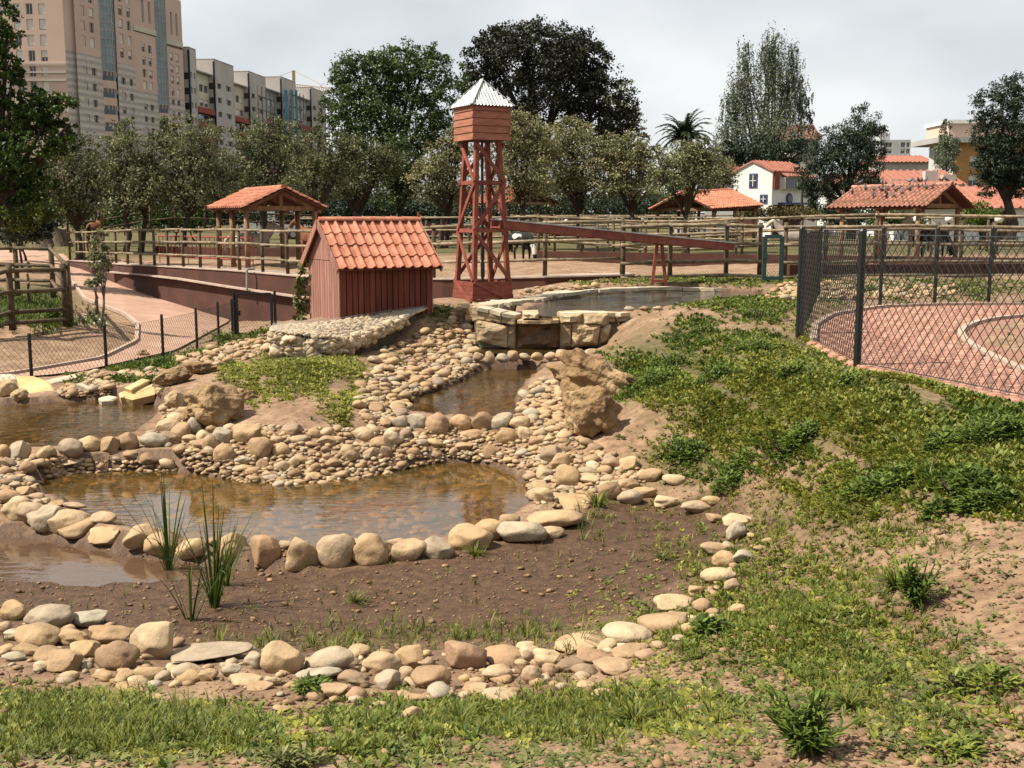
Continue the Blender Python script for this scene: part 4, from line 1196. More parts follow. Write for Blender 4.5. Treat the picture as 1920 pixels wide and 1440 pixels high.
# ------------------------------------------------------------------ gabion wall in front of the hut
gab = empty('gabion_wall', pt(620, 668, 16.8), 'wire gabion wall packed with broken pale limestone', 'gabion')
gA = [pt(512, 672, 16.7), pt(565, 673, 16.55), pt(612, 668, 16.6), pt(655, 652, 17.0), pt(705, 630, 17.7), pt(760, 604, 18.6)]
gT = [Vector((p.x, p.y, zrow(r_, p.y))) for p, r_ in zip(gA, (622, 627, 633, 634, 617, 594))]
gB = [pt(512, 612, 18.2), pt(575, 606, 18.3), pt(640, 601, 18.35), pt(700, 592, 18.75), pt(765, 581, 19.2), pt(815, 572, 19.6)]
GM = [pebble_mesh('gabion_stone', 900 + i, 2, MT['gabion_stone'], amp=.25, cuts=6, cutd=.5) for i in range(8)]
def gab_stone(p, s, fl=.8):
    o = link('stone', rnd.choice(GM), gab)
    o.location = p - gab.location
    o.scale = (s * rnd.uniform(.9, 1.3), s * rnd.uniform(.8, 1.1), s * fl * rnd.uniform(.7, 1.1))
    o.rotation_euler = (rnd.uniform(-.4, .4), rnd.uniform(-.4, .4), rnd.uniform(0, 6.28))
nf = 0
for i in range(120):
    s = rnd.random() ** 1.5; t = rnd.random()
    k = min(4, int(s * 5)); u = s * 5 - k
    p = gA[k].lerp(gA[k + 1], u).lerp(gT[k].lerp(gT[k + 1], u), .06 + t * .9)
    gab_stone(p + Vector((0, .05, 0)), rnd.uniform(.15, .25))
for i in range(170):
    s = .4 + .6 * rnd.random(); k = min(4, int(s * 5)); u = s * 5 - k
    gab_stone(gA[k].lerp(gA[k + 1], u).lerp(gT[k].lerp(gT[k + 1], u), rnd.uniform(-.4, .95)) + Vector((0, rnd.uniform(0, .22), 0)), rnd.uniform(.13, .22))
topstones = []
for i in range(1500):
    s = rnd.random(); t = rnd.random()
    k = min(4, int(s * 5)); u = s * 5 - k
    p = gT[k].lerp(gT[k + 1], u).lerp(gB[k].lerp(gB[k + 1], u), t)
    W = rnd.uniform(.07, .15)
    topstones.append((tuple(p - gab.location), W, W * rnd.uniform(.5, .9), W * rnd.uniform(.3, .5)))
o = scatter_pebbles('top_rubble', topstones, MT['gabion_stone'], None, 1, gab); o['kind'] = 'stuff'
mb = MB()
for k in range(5):
    if k > 1: continue
    mb.hexa([gA[k] + Vector((0, .16, -.15)), gA[k + 1] + Vector((0, .16, -.15)), gB[k + 1] + Vector((0, 0, -.5)), gB[k] + Vector((0, 0, -.5)),
             gT[k] + Vector((0, .2, -.1)), gT[k + 1] + Vector((0, .2, -.1)), gB[k + 1] + Vector((0, 0, -.04)), gB[k] + Vector((0, 0, -.04))])
for k in range(2, 5):
    mb.hexa([gA[k] + Vector((0, .35, -.3)), gA[k + 1] + Vector((0, .35, -.3)), gB[k + 1] + Vector((0, 0, -.5)), gB[k] + Vector((0, 0, -.5)), gT[k] + Vector((0, .35, -.07)), gT[k + 1] + Vector((0, .35, -.07)), gB[k + 1] + Vector((0, 0, -.04)), gB[k] + Vector((0, 0, -.04))])
mb.build('rubble_core', mat('gabion_core', (.10, .075, .05), (.2, .16, .11), 9, .95), gab)
mb = MB()
def wires(qa, qb, qc, qd, n, m_):
    for i in range(n + 1):
        mb.tube([qa.lerp(qb, i / n), qd.lerp(qc, i / n)], .0025, 3, False)
    for j in range(m_ + 1):
        mb.tube([qa.lerp(qd, j / m_), qb.lerp(qc, j / m_)], .0025, 3, False)
for k in range(5):
    f_ = Vector((0, -.04, .02))
    wires(gA[k] + f_, gA[k + 1] + f_, gT[k + 1] + f_, gT[k] + f_, 6, 5)
    wires(gT[k] + f_, gT[k + 1] + f_, gB[k + 1] + Vector((0, 0, .05)), gB[k] + Vector((0, 0, .05)), 6, 14)
mb.build('wire_cage', MT['pipe'], gab)
# ------------------------------------------------------------------ tiled roofs
def tile_mesh(tw, tl, mtl, roll=.26, lift=.022):
    us = [0, .16, .34, .46, .53, .61, .70, .79, .88, .95, 1.04]
    hs = []
    for u in us:
        hs.append(.10 * math.cos((u - .23) / .23 * math.pi) * -.12 if u < .46 else roll * math.sin(min(1, max(0, (u - .46) / .56)) * math.pi))
    V = []; n = len(us)
    for (vv, dz) in ((-.02, lift), (tl * 1.12, 0.0)):
        for u, h in zip(us, hs): V.append((u * tw, vv, h * tw + dz))
    for u, h in zip(us, hs): V.append((u * tw, -.02, h * tw * .8 + lift - .018))
    F = [(i, i + 1, n + i + 1, n + i) for i in range(n - 1)] + [(2 * n + i, 2 * n + i + 1, i + 1, i) for i in range(n - 1)]
    mb = MB(); mb.add(V, F)
    return mb.mesh('roof_tile', mtl)

def tile_slope(roof, eave0, u, v, nu, nv, tw, tl, me, jit=.006):
    """tiles as children of the roof part; eave0 = lower corner, u along the eave, v up the slope"""
    u = Vector(u).normalized(); v = Vector(v).normalized(); n = u.cross(v).normalized()
    if n.z < 0:
        eave0 = Vector(eave0) + u * (nu * tw); u = -u; n = u.cross(v).normalized()
    org = origin_of(roof)
    for j in range(nv):
        for i in range(nu):
            p = Vector(eave0) + u * (i * tw + rnd.uniform(-jit, jit)) + v * (j * tl + rnd.uniform(-jit, jit)) + n * (.012 + rnd.uniform(0, jit))
            o = link('roof_tile', me, roof)
            M = Matrix((u, v, n)).transposed().to_4x4(); M.translation = p - org
            o.matrix_local = M

def ridge_tiles(roof, a, b, n, r, mtl):
    a, b = Vector(a), Vector(b); d = b - a; u = d.normalized(); s = Vector((-u.y, u.x, 0)).normalized()
    for i in range(n):
        p0, p1 = a + d * (i / n), a + d * ((i + 1.12) / n)
        V = []; k = 7
        for q, rr in ((p0, r * 1.12), (p1, r)):
            for m_ in range(k):
                t = math.pi * m_ / (k - 1)
                V.append(q + s * math.cos(t) * rr + Vector((0, 0, math.sin(t) * rr * .8)))
        F = [(m_, m_ + 1, k + m_ + 1, k + m_) for m_ in range(k - 1)] + [tuple(range(k))[::-1]]
        mb = MB(); mb.add(V, F)
        mb.build('ridge_tile', mtl, roof)

# ------------------------------------------------------------------ red tool hut
N0 = pt(640, 602, 18.55)
R0 = ptz(810, 19.35, 0); R0.z = 0
N0 = Vector((N0.x, N0.y, -.12))
R0 = Vector((R0.x, R0.y, -.12))
hu = (R0 - N0).normalized(); hl = (R0 - N0).length
hv = Vector((-hu.y, hu.x, 0))                  # to the back
hw = 1.52
EZ, RZ = .97, 1.60
UP = Vector((0, 0, 1))
hut = empty('tool_hut', N0 + hu * hl / 2 + hv * hw / 2, 'small red board hut with a terracotta tiled gable roof', 'hut')
B0 = -.12
mb = MB()
core = .03
mb.obox(N0 + hu * core + hv * core, hu * (hl - 2 * core), hv * (hw - 2 * core), UP * (EZ - B0 - .05))
mb.build('inner_wall', MT['gap_dark'], hut)
nb = 16
for i in range(nb):        # long side facing the pond
    s = hl / nb
    mb = MB(); mb.obox(N0 + hu * (i * s + .006) + hv * (.0 + rnd.uniform(-.002, .002)) + UP * 0, hu * (s - .016), hv * .028, UP * (EZ - B0 - .01))
    mb.build('board', MT['red_board'], hut)
    mb = MB(); mb.obox(N0 + hu * (i * s + .006) + hv * (hw - .028), hu * (s - .016), hv * .028, UP * (EZ - B0 - .01))
    mb.build('board', MT['red_board'], hut)
nbg = 13
for i in range(nbg):       # gable ends
    s = hw / nbg
    mb = MB(); mb.obox(N0 + hv * (i * s + .004) - hu * .026, hv * (s - .012), hu * .025, UP * (EZ - B0 - .02))
    mb.build('board', MT['red_board_pale'], hut)
    mb = MB(); mb.obox(N0 + hu * (hl + .001) + hv * (i * s + .004), hv * (s - .012), hu * .025, UP * (EZ - B0 - .02))
    mb.build('board', MT['red_board_pale'], hut)
for e, off in ((N0, -.03), (N0 + hu * hl, .005)):
    mb = MB()
    g0, g1 = e + hu * off + UP * (EZ - B0 - .01), e + hv * hw + hu * off + UP * (EZ - B0 - .01)
    mb.prism([g0, g1, (g0 + g1) / 2 + UP * (RZ - EZ - .03)], hu * .025)
    mb.build('gable_panel', MT['red_board_pale'], hut)
over_e, over_g = .17, .10
slope = (RZ - EZ) / (hw / 2)
sl_ang = math.atan(slope)
ridge0 = N0 - hu * over_g + hv * hw / 2; ridge0.z = RZ
ridge1 = N0 + hu * (hl + over_g) + hv * hw / 2; ridge1.z = RZ
roof_l = (hw / 2 + over_e) / math.cos(sl_ang)
mb = MB()
for sgn in (-1, 1):
    vd = (hv * (-sgn) * math.cos(sl_ang) + UP * math.sin(sl_ang))     # up the slope
    nrm = (hv * sgn * math.sin(sl_ang) + UP * math.cos(sl_ang))
    ev = ridge0 - vd * roof_l
    mb.obox(ev - nrm * .035, ridge1 - ridge0, vd * roof_l, nrm * .03)
roof = mb.build('roof', MT['tile_under'], hut)
rl = (ridge1 - ridge0).length
ntu, ntv = 11, 4
tm = tile_mesh(rl / ntu, roof_l / ntv * .97, MT['tile'])
for sgn in (-1, 1):
    vd = (hv * (-sgn) * math.cos(sl_ang) + UP * math.sin(sl_ang))
    ev = ridge0 - vd * roof_l
    tile_slope(roof, ev, hu, vd, ntu, ntv, rl / ntu, roof_l / ntv * .97, tm)
ridge_tiles(roof, ridge0 + UP * .02, ridge1 + UP * .02, 6, .075, MT['tile'])
for e in (ridge0 - hu * .025, ridge1):
    for sgn in (-1, 1):
        vd = (hv * (-sgn) * math.cos(sl_ang) + UP * math.sin(sl_ang)); nrm = (hv * sgn * math.sin(sl_ang) + UP * math.cos(sl_ang))
        mb = MB(); mb.obox(e - vd * (roof_l + .03) - nrm * .07, hu * .022, vd * (roof_l + .05), nrm * .12)
        mb.build('bargeboard', MT['red_board_pale'], hut)
    mb = MB(); mb.obox(e - hv * .02 - UP * .1 + hu * -.002, hu * .03, hv * .04, UP * .27)
    mb.build('finial', MT['red_board'], hut)

# ------------------------------------------------------------------ water tower with flume
TB = ptz(905, 22.3, 0)
tower = empty('water_tower', (TB.x, TB.y, .02), 'red timber water tower with plank tank and corrugated pyramid roof', 'water tower')
ang = math.radians(28.6)
ta = Vector((math.cos(ang), math.sin(ang), 0)); tb = Vector((-math.sin(ang), math.cos(ang), 0))
tc = Vector((TB.x, TB.y, 0))
def tq(a, b, z, half): return tc + ta * (a * half) + tb * (b * half) + UP * z
ZB0, ZB1, ZAP = zrow(262, 21.9), zrow(194, 21.9), zrow(149, 22.3)
HB = .40
levels = {0.02: .39, .44: .345, zrow(432, 22.3): .30, zrow(343, 22.3): .265, ZB0: .235}
zl = sorted(levels)
def leg_half(z): return float(np.interp(z, zl, [levels[q] for q in zl]))
corners = [(-1, -1), (1, -1), (1, 1), (-1, 1)]
for a, b in corners:
    mb = MB(); mb.beam(tq(a, b, .02, leg_half(.02)), tq(a, b, ZB0 + .02, leg_half(ZB0)), .085, .085, up=tb)
    mb.build('leg', MT['red_timber'], tower)
zA, zBm, zC = .44, zl[2], zl[3]
def face_pts(f, z, h=None):
    h = leg_half(z) if h is None else h
    c0, c1 = corners[f], corners[(f + 1) % 4]
    return tq(*c0, z, h + .05), tq(*c1, z, h + .05)
for f in range(4):
    for z in (zBm, zC):
        p, q = face_pts(f, z); mb = MB(); e = (q - p).normalized() * .03
        mb.beam(p - e, q + e, .03, .075); mb.build('cross_beam', MT['red_timber'], tower)
    for (za, zb), flip in (((zC, ZB0 - .03), 1), ((zBm, zC), 0), ((zA, zBm), 1)):
        p0, p1 = face_pts(f, za + .02); q0, q1 = face_pts(f, zb - .02)
        mb = MB(); nrm = (p1 - p0).cross(UP).normalized()
        s_, e_ = (p1, q0) if flip else (p0, q1)
        mb.beam(s_ + nrm * .025, e_ + nrm * .025, .028, .075, up=(q0 - p0)); mb.build('brace', MT['red_timber'], tower)
    nbz = 5
    for k in range(nbz):
        z0_ = .02 + k * .084
        p, q = face_pts(f, z0_ + .04); nrm = (q - p).cross(UP).normalized()
        mb = MB(); mb.beam(p + nrm * .01 - (q - p).normalized() * .02, q + nrm * .01 + (q - p).normalized() * .02, .026, .078); mb.build('base_board', MT['red_timber'], tower)
    p0, _ = face_pts(f, .44); _, q1 = face_pts(f, .04); nrm = (q1 - p0).cross(UP).normalized()
    mb = MB(); mb.beam(p0 + nrm * .04, q1 + nrm * .04, .025, .07); mb.build('base_brace', MT['red_timber'], tower)
mb = MB(); mb.tube([tc + UP * .05, tc + UP * (ZB0 + .05)], .028, 8); mb.build('riser_pipe', MT['dark_metal'], tower)
mb = MB()
bh = HB - .02
mb.hexa([tq(-1, -1, ZB0, bh), tq(1, -1, ZB0, bh), tq(1, 1, ZB0, bh), tq(-1, 1, ZB0, bh), tq(-1, -1, ZB1, bh), tq(1, -1, ZB1, bh), tq(1, 1, ZB1, bh), tq(-1, 1, ZB1, bh)])
tank = mb.build('tank', MT['gap_dark'], tower)
npl = 5
for f in range(4):
    c0, c1 = corners[f], corners[(f + 1) % 4]
    for k in range(npl):
        h0 = ZB0 + (ZB1 - ZB0) * k / npl; h1 = ZB0 + (ZB1 - ZB0) * (k + 1) / npl - .008
        a0, a1 = tq(*c0, h0, HB), tq(*c1, h0, HB); nrm = (a1 - a0).cross(UP).normalized()
        mb = MB()   # shiplap: the lower edge of each plank stands proud
        up = UP * (h1 - h0)
        e = (a1 - a0).normalized() * (.012 if f % 2 else 0)
        p = [a0 - e - nrm * .02, a1 + e - nrm * .02, a1 + e + nrm * .016, a0 - e + nrm * .016, a0 - e - nrm * .02 + up, a1 + e - nrm * .02 + up, a1 + e + nrm * .002 + up, a0 - e + nrm * .002 + up]
        mb.hexa(p); mb.build('plank', MT['tank_board'], tank)
HR = HB + .07
apex = tc + UP * ZAP
zr = ZB1 - .035
for f in range(4):       # corrugated zinc, one sheet a side
    c0, c1 = corners[f], corners[(f + 1) % 4]
    a0, a1 = tq(*c0, zr, HR), tq(*c1, zr, HR)
    n_ = 64; V = []; F = []
    mid = (a0 + a1) / 2; vd = (apex - mid); nrm = (a1 - a0).cross(vd).normalized()
    for i in range(n_ + 1):
        t = i / n_
        b_ = a0.lerp(a1, t) + nrm * .013 * math.sin(t * 2 * math.pi * 13)
        hgt = 1 - abs(2 * t - 1)
        tp = a0.lerp(a1, t) + vd * hgt + nrm * .013 * math.sin(t * 2 * math.pi * 13) * (1 if hgt < .98 else 0)
        V += [b_, tp]
    F = [(2 * i, 2 * i + 2, 2 * i + 3, 2 * i + 1) for i in range(n_)]
    mb = MB(); mb.add(V, F); mb.build('roof_sheet', MT['zinc'], tower)
for c in corners:
    mb = MB(); mb.beam(tq(*c, zr + .012, HR), apex + UP * .012, .06, .012); mb.build('hip_strip', MT['zinc'], tower)

FA = pt(928, 427, 22.2); FB = pt(1368, 468, 27.4)
flume = empty('flume', FA, 'long sloping red timber water flume running from the tower', 'flume')
fd = (FB - FA).normalized(); fs_ = Vector((fd.y, -fd.x, 0)).normalized(); fn = fs_.cross(fd).normalized()
if fn.z < 0: fn = -fn
mb = MB(); mb.obox(FA - fs_ * .11, FB - FA, fs_ * .22, fn * .025); mb.build('trough_floor', MT['red_timber'], flume)
for sg in (-1, 1):
    mb = MB(); mb.obox(FA + fs_ * (sg * .11 - (.028 if sg < 0 else 0)) - fn * .02, FB - FA, fs_ * .028, fn * .17); mb.build('side_board', MT['red_timber'], flume)
    mb = MB(); mb.obox(FA + fs_ * (sg * .11 - (.044 if sg < 0 else .016)) + fn * .15, FB - FA, fs_ * .06, fn * .028); mb.build('edge_strip', MT['zinc'], flume)
mb = MB(); mb.obox(FB - fs_ * .12 + fd * .002, fd * .015, fs_ * .24, fn * .17); mb.build('end_plate', MT['shutter'], flume)
t_ = (1230 - 928) / (1368 - 928)
AF = FA.lerp(FB, .655)
gzv = gnd(AF.x, AF.y)
tr = empty('trestle', (AF.x, AF.y, gzv), 'red A-frame trestle holding up the middle of the flume', 'trestle')
for sg in (-1, 1):
    mb = MB(); mb.beam(Vector((AF.x + sg * .16, AF.y, gzv - .05)), AF + Vector((sg * .05, 0, 0)), .07, .09, up=(0, 1, 0)); mb.build('leg', MT['red_timber'], tr)
mb = MB(); mb.beam(Vector((AF.x - .16, AF.y - .05, gzv + .07)), Vector((AF.x + .16, AF.y - .05, gzv + .07)), .03, .06); mb.build('foot_brace', MT['red_timber'], tr)

# ------------------------------------------------------------------ retaining wall
wall = empty('retaining_wall', WALL_P[3], 'brown rendered retaining wall below the paddock fence', 'wall')
mbw, mbc, mbl = MB(), MB(), MB()
for i in range(len(WALL_P) - 1):
    a, b = WALL_P[i], WALL_P[i + 1]
    d = (b - a); u = Vector((d.x, d.y, 0)).normalized(); s = Vector((-u.y, u.x, 0))
    if s.y < 0: s = -s
    za, zb = a.z, b.z
    base = -1.7
    e = .0
    A0, B0_ = Vector((a.x, a.y, base)), Vector((b.x, b.y, base))
    mbw.hexa([A0, B0_, B0_ + s * .85, A0 + s * .85, Vector((a.x, a.y, za)), Vector((b.x, b.y, zb)), Vector((b.x, b.y, zb)) + s * .85, Vector((a.x, a.y, za)) + s * .85])
    A1, B1 = Vector((a.x, a.y, za + .003)) - s * .03, Vector((b.x, b.y, zb + .003)) - s * .03
    mbc.hexa([A1, B1, B1 + s * .91, A1 + s * .91, A1 + UP * .035, B1 + UP * .035, B1 + s * .91 + UP * .035, A1 + s * .91 + UP * .035])
mbw.build('wall_body', MT['wall_brown'], wall)
mbc.build('capping', MT['wall_cap'], wall)
ledge = [pt(200, 511, 41.5), pt(260, 516, 38.6), pt(330, 524, 36.2), pt(430, 540, 33.2), pt(575, 561, 30.15)]
for a, b in zip(ledge, ledge[1:]):
    d = (b - a); u = Vector((d.x, d.y, 0)).normalized(); s = Vector((-u.y, u.x, 0))
    if s.y < 0: s = -s
    mbl.obox(a - s * .02, b - a, s * .3, UP * .045)
mbl.build('sloping_ledge', MT['wall_cap'], wall)
tp = empty('standpipe', pt(463, 545, 32.3), 'thin grey standpipe with a bent top on the brown wall', 'pipe')
mb = MB(); q = pt(463, 545, 32.3); mb.tube([q, pt(463, 507, 32.3), pt(464, 504.5, 32.3), pt(478, 504, 32.4)], .035, 6); mb.build('pipe_run', MT['pipe'], tp)

# ------------------------------------------------------------------ timber fences
def log_mesh(mb, a, b, r, n=7, wob=.0):
    a, b = Vector(a), Vector(b)
    mid = (a + b) / 2 + Vector((rnd.uniform(-wob, wob), rnd.uniform(-wob, wob), rnd.uniform(-wob, wob)))
    mb.tube([a, mid, b], [r * rnd.uniform(.95, 1.1), r, r * rnd.uniform(.88, 1.0)], n)

def timber_fence(label, posts, h, rails, pr=.05, rr=.038, group=None, mtp='pole_wood', mtr='rail_wood', over=.06):
    posts = [Vector(p) for p in posts]
    f = empty('timber_fence', posts[0], label, 'fence', group)
    for p in posts:
        mb = MB(); log_mesh(mb, p - UP * .15, p + UP * (h + over) + Vector((rnd.uniform(-.02, .02), 0, rnd.uniform(-.02, .03))), pr); mb.build('post', MT[mtp], f, smooth=True)
    for a, b in zip(posts, posts[1:]):
        d = (b - a).normalized() * .06
        for r in rails:
            off = Vector((0, -pr * .8, 0))
            mb = MB(); log_mesh(mb, a - d + UP * (h * r + rnd.uniform(-.012, .012)) + off, b + d + UP * (h * r + rnd.uniform(-.012, .012)) + off, rr, 6, .012)
            mb.build('rail', MT[mtr], f, smooth=True)
    return f
def fence_px(cols, zf=None, Yf=None):
    pass
R3 = (.97, .64, .30)
def wall_top(px):
    Y = float(np.interp(px, [w[0] for w in WALL], [w[1] for w in WALL])); r_ = float(np.interp(px, [w[0] for w in WALL], [w[2] for w in WALL]))
    p = pt(px, r_, Y); return p + Vector((0, .22, .04))
timber_fence('left stretch of three-rail pole fence along the brown wall', [wall_top(x) for x in (128, 141, 155, 173, 192, 214, 236, 260, 286, 312, 340, 372, 407, 446, 490, 537, 596)], 1.22, R3, .05, .036)
timber_fence('stretch of pole fence on the wall behind the tower', [wall_top(x) for x in (640, 720, 812, 905, 1022, 1168)], 1.30, R3, .055, .038)
pr = [pt(1168, 517, 27.2), pt(1256, 517, 27.6), pt(1361, 516, 28.0), pt(1424, 515, 28.2)]
for p in pr: p.z = gnd(p.x, p.y)
timber_fence('pole fence behind the flume trestle and upper pond', pr, 1.3, R3 + (.02,), .06, .045)
pr = [ptz(x, D, .2) for x, D in ((1470, 28.3), (1545, 28.6), (1655, 28.8), (1755, 29.0), (1860, 29.2), (1990, 29.4))]
for p in pr: p.z = gnd(p.x, p.y)
timber_fence('pole fence seen through the mesh beyond the right path', pr, 1.3, R3 + (.02,), .06, .045)
# low brown walls inside the paddock
def low_wall(label, pts_, h, t=.2):
    o = empty('paddock_wall', pts_[0], label, 'wall'); mb = MB()
    for a, b in zip(pts_, pts_[1:]):
        a, b = Vector(a), Vector(b); u = (b - a).normalized(); s = Vector((-u.y, u.x, 0)) * t
        mb.obox(a - UP * .3, b - a, s, UP * (h + .3))
    mb.build('wall_body', MT['wall_brown'], o)
low_wall('low brown wall under the fence beyond the right path', [ptz(1480, 28.9, .2), ptz(1990, 29.9, .2)], .28)
low_wall('low brown wall across the middle of the paddock', [ptz(1005, 40, .22), ptz(1120, 39, .22), ptz(1440, 36.5, .2), ptz(1990, 33, .2)], .3)
low_wall('low brown wall at the back of the left paddock', [ptz(290, 50, .1), ptz(420, 47, .1), ptz(600, 45, .15)], .35)
# further paddock fences
def ground_line(cols):
    out = []
    for x, D in cols:
        p = ptz(x, D, .25); p.z = gnd(p.x, p.y); out.append(p)
    return out
timber_fence('paddock fence on the low wall in the middle distance', ground_line([(1010, 40.2), (1090, 39.5), (1150, 39.0), (1210, 38.5), (1290, 38), (1390, 37.2), (1500, 36.5), (1640, 35), (1800, 34.2), (1990, 33.2)]), 1.55, (.97, .7, .42), .055, .042)
timber_fence('long far paddock fence in front of the olive trees', ground_line([(560, 62), (625, 62), (680, 61.5), (735, 61), (790, 60.5), (845, 60), (905, 59.5), (965, 59), (1030, 58.5), (1085, 58), (1140, 57.5), (1195, 57), (1260, 56), (1320, 55), (1392, 54), (1465, 53), (1550, 52), (1640, 51), (1740, 50), (1850, 49), (1960, 48)]), 1.5, (.97, .62, .3), .06, .045)
timber_fence('second far paddock fence behind the hut and tower', ground_line([(560, 50), (640, 49.5), (720, 49), (800, 48.5), (880, 48), (960, 47.5), (1040, 47), (1120, 46.5), (1200, 46), (1290, 45.5), (1380, 45)]), 1.5, (.97, .62, .3), .055, .042)
timber_fence('farthest pale fence under the olive trees', ground_line([(960, 75), (1040, 75), (1120, 74), (1210, 73), (1300, 72), (1390, 71)]), 1.6, (.97, .6), .07, .05)
timber_fence('pole fence climbing behind the left paddock', [pt(128, 452, 52), pt(180, 446, 54), pt(235, 436, 55), pt(283, 428, 56), pt(330, 422, 57), pt(385, 424, 58), pt(440, 428, 59), pt(500, 430, 60), pt(590, 432, 61)], 1.25, R3, .06, .045, mtr='pole_wood')
timber_fence('front side of the dark log corral at the left edge', [pt(-140, 650, 24.2), pt(-60, 630, 24.7), pt(23, 607, 25.2), pt(124, 600, 26.4)], 1.25, (.95, .58, .2, .02), .075, .05, mtr='pole_wood')
timber_fence('rear side of the dark log corral at the left edge', [pt(132, 596, 26.6), pt(100, 548, 31.5), pt(33, 545, 32.5), pt(-60, 545, 33), pt(-140, 545, 33)], 1.28, (.95, .58, .25), .075, .05, mtr='pole_wood')
timber_fence('short dark rail fence by the road at the far left', [pt(-40, 470, 55), pt(20, 468, 56), pt(42, 466, 58)], 1.3, (.9, .45), .07, .05, mtr='pole_wood')

# ------------------------------------------------------------------ chain-link fences
def chain_panel(a, b, h, pu, pv, r, lift=.03):
    mb = MB(); a, b = Vector(a), Vector(b)
    L_ = math.hypot(b.x - a.x, b.y - a.y)
    k = pv / pu
    def P(u, v): return a.lerp(b, u / L_) + UP * (lift + v)
    nrm = Vector((-(b - a).y, (b - a).x, 0)).normalized() * r
    for sg in (1, -1):
        u0 = -h / k if sg > 0 else 0.0
        u0 = math.floor(u0 / pu) * pu
        while u0 < L_ + h / k:
            if sg > 0:
                us, ue = u0, u0 + h / k
                v_at = lambda u: (u - u0) * k
            else:
                us, ue = u0 - h / k, u0
                v_at = lambda u: (u0 - u) * k
            s, e = max(us, 0), min(ue, L_)
            if e - s > .02:
                mb.tube([P(s, v_at(s)) + nrm * sg, P(e, v_at(e)) + nrm * sg], r, 3, False)
            u0 += pu
    for v in (0, h):
        mb.tube([P(0, v), P(L_, v)], r * 1.3, 3, False)
    return mb
def chain_fence(label, posts, h, pu, pv, r, pr, post_h=None):
    posts = [Vector(p) for p in posts]
    f = empty('chain_link_fence', posts[0], label, 'fence')
    for p in posts:
        mb = MB(); mb.tube([p - UP * .2, p + UP * ((post_h or h) + .06)], pr, 10); mb.tube([p + UP * ((post_h or h) + .06), p + UP * ((post_h or h) + .085)], [pr * 1.12, pr * .8], 10)
        mb.build('post', MT['dark_metal'], f, smooth=False)
    for a, b in zip(posts, posts[1:]):
        o = chain_panel(a, b, h, pu, pv, r).build('wire_mesh', MT['wire'], f)
    return f
def gp(px, py, z): return gz(px, py, z)
A1, A2, A3 = gp(1497, 626, .1), gp(1607, 684, .1), gp(1935, 750, .1)
chain_fence('near tall black chain-link fence standing on the weedy bank', [A1, A2, A3, gp(2400, 860, .1)], 1.36, .11, .135, .0044, .040)
chain_fence('far tall chain-link fence on the other side of the pink path', [gp(1497, 626, .1) + Vector((.05, .05, 0)), ptz(1534, 21.5, .1), ptz(1650, 20.6, .1), ptz(1752, 20.4, .1), ptz(1853, 20.6, .1), ptz(1975, 20.6, .1), ptz(2100, 20.6, .1)], 1.32, .12, .145, .0036, .032)
cfz = -.42
chain_fence('low black chain-link fence along the left path', [Vector((q.x, q.y, -1.32)) for q in (ptz(-120, 18.4, cfz), ptz(55, 19.3, cfz), ptz(196, 21.0, cfz), ptz(303, 23.2, cfz), ptz(367, 25.0, cfz), ptz(408, 26.8, cfz), ptz(434, 27.8, cfz))], .88, .10, .12, .0030, .030, .93)
# gates
gt = empty('mesh_gate', ptz(440, 27.9, -1.3), 'black framed wire gate standing in front of the brown wall', 'gate')
q0, q1 = ptz(446, 27.9, -1.25), ptz(511, 28.0, -1.25)
def gate(parent, q0, q1, h, mtn, r):
    for q in (q0, q1):
        mb = MB(); mb.beam(q, q + UP * h, r * 2, r * 2, up=(0, 1, 0)); mb.build('upright', MT[mtn], parent)
    for z in (.06, h):
        mb = MB(); mb.beam(q0 + UP * z, q1 + UP * z, r * 1.8, r * 1.8); mb.build('bar', MT[mtn], parent)
    chain_panel(q0, q1, h - .1, .08, .1, .0028).build('wire_mesh', MT['wire'], parent)
    mb = MB(); mb.box(q0.lerp(q1, .06) + UP * h * .55 + Vector((0, -.04, 0)), (.08, .05, .12)); mb.build('latch', MT[mtn], parent)
gate(gt, q0, q1, 1.05, 'dark_metal', .03)
for q in (q0 + Vector((-.07, .02, 0)), q1 + Vector((.08, .02, 0))):
    mb = MB(); mb.tube([q - UP * .1, q + UP * 1.12], .035, 8); mb.build('gate_post', MT['dark_metal'], gt)
g2 = empty('mesh_gate', ptz(1448, 27.0, .17), 'small green steel gate in the paddock fence behind the pond', 'gate')
gate(g2, ptz(1432, 27.0, .18), ptz(1464, 27.0, .18), 1.05, 'green_metal', .045)

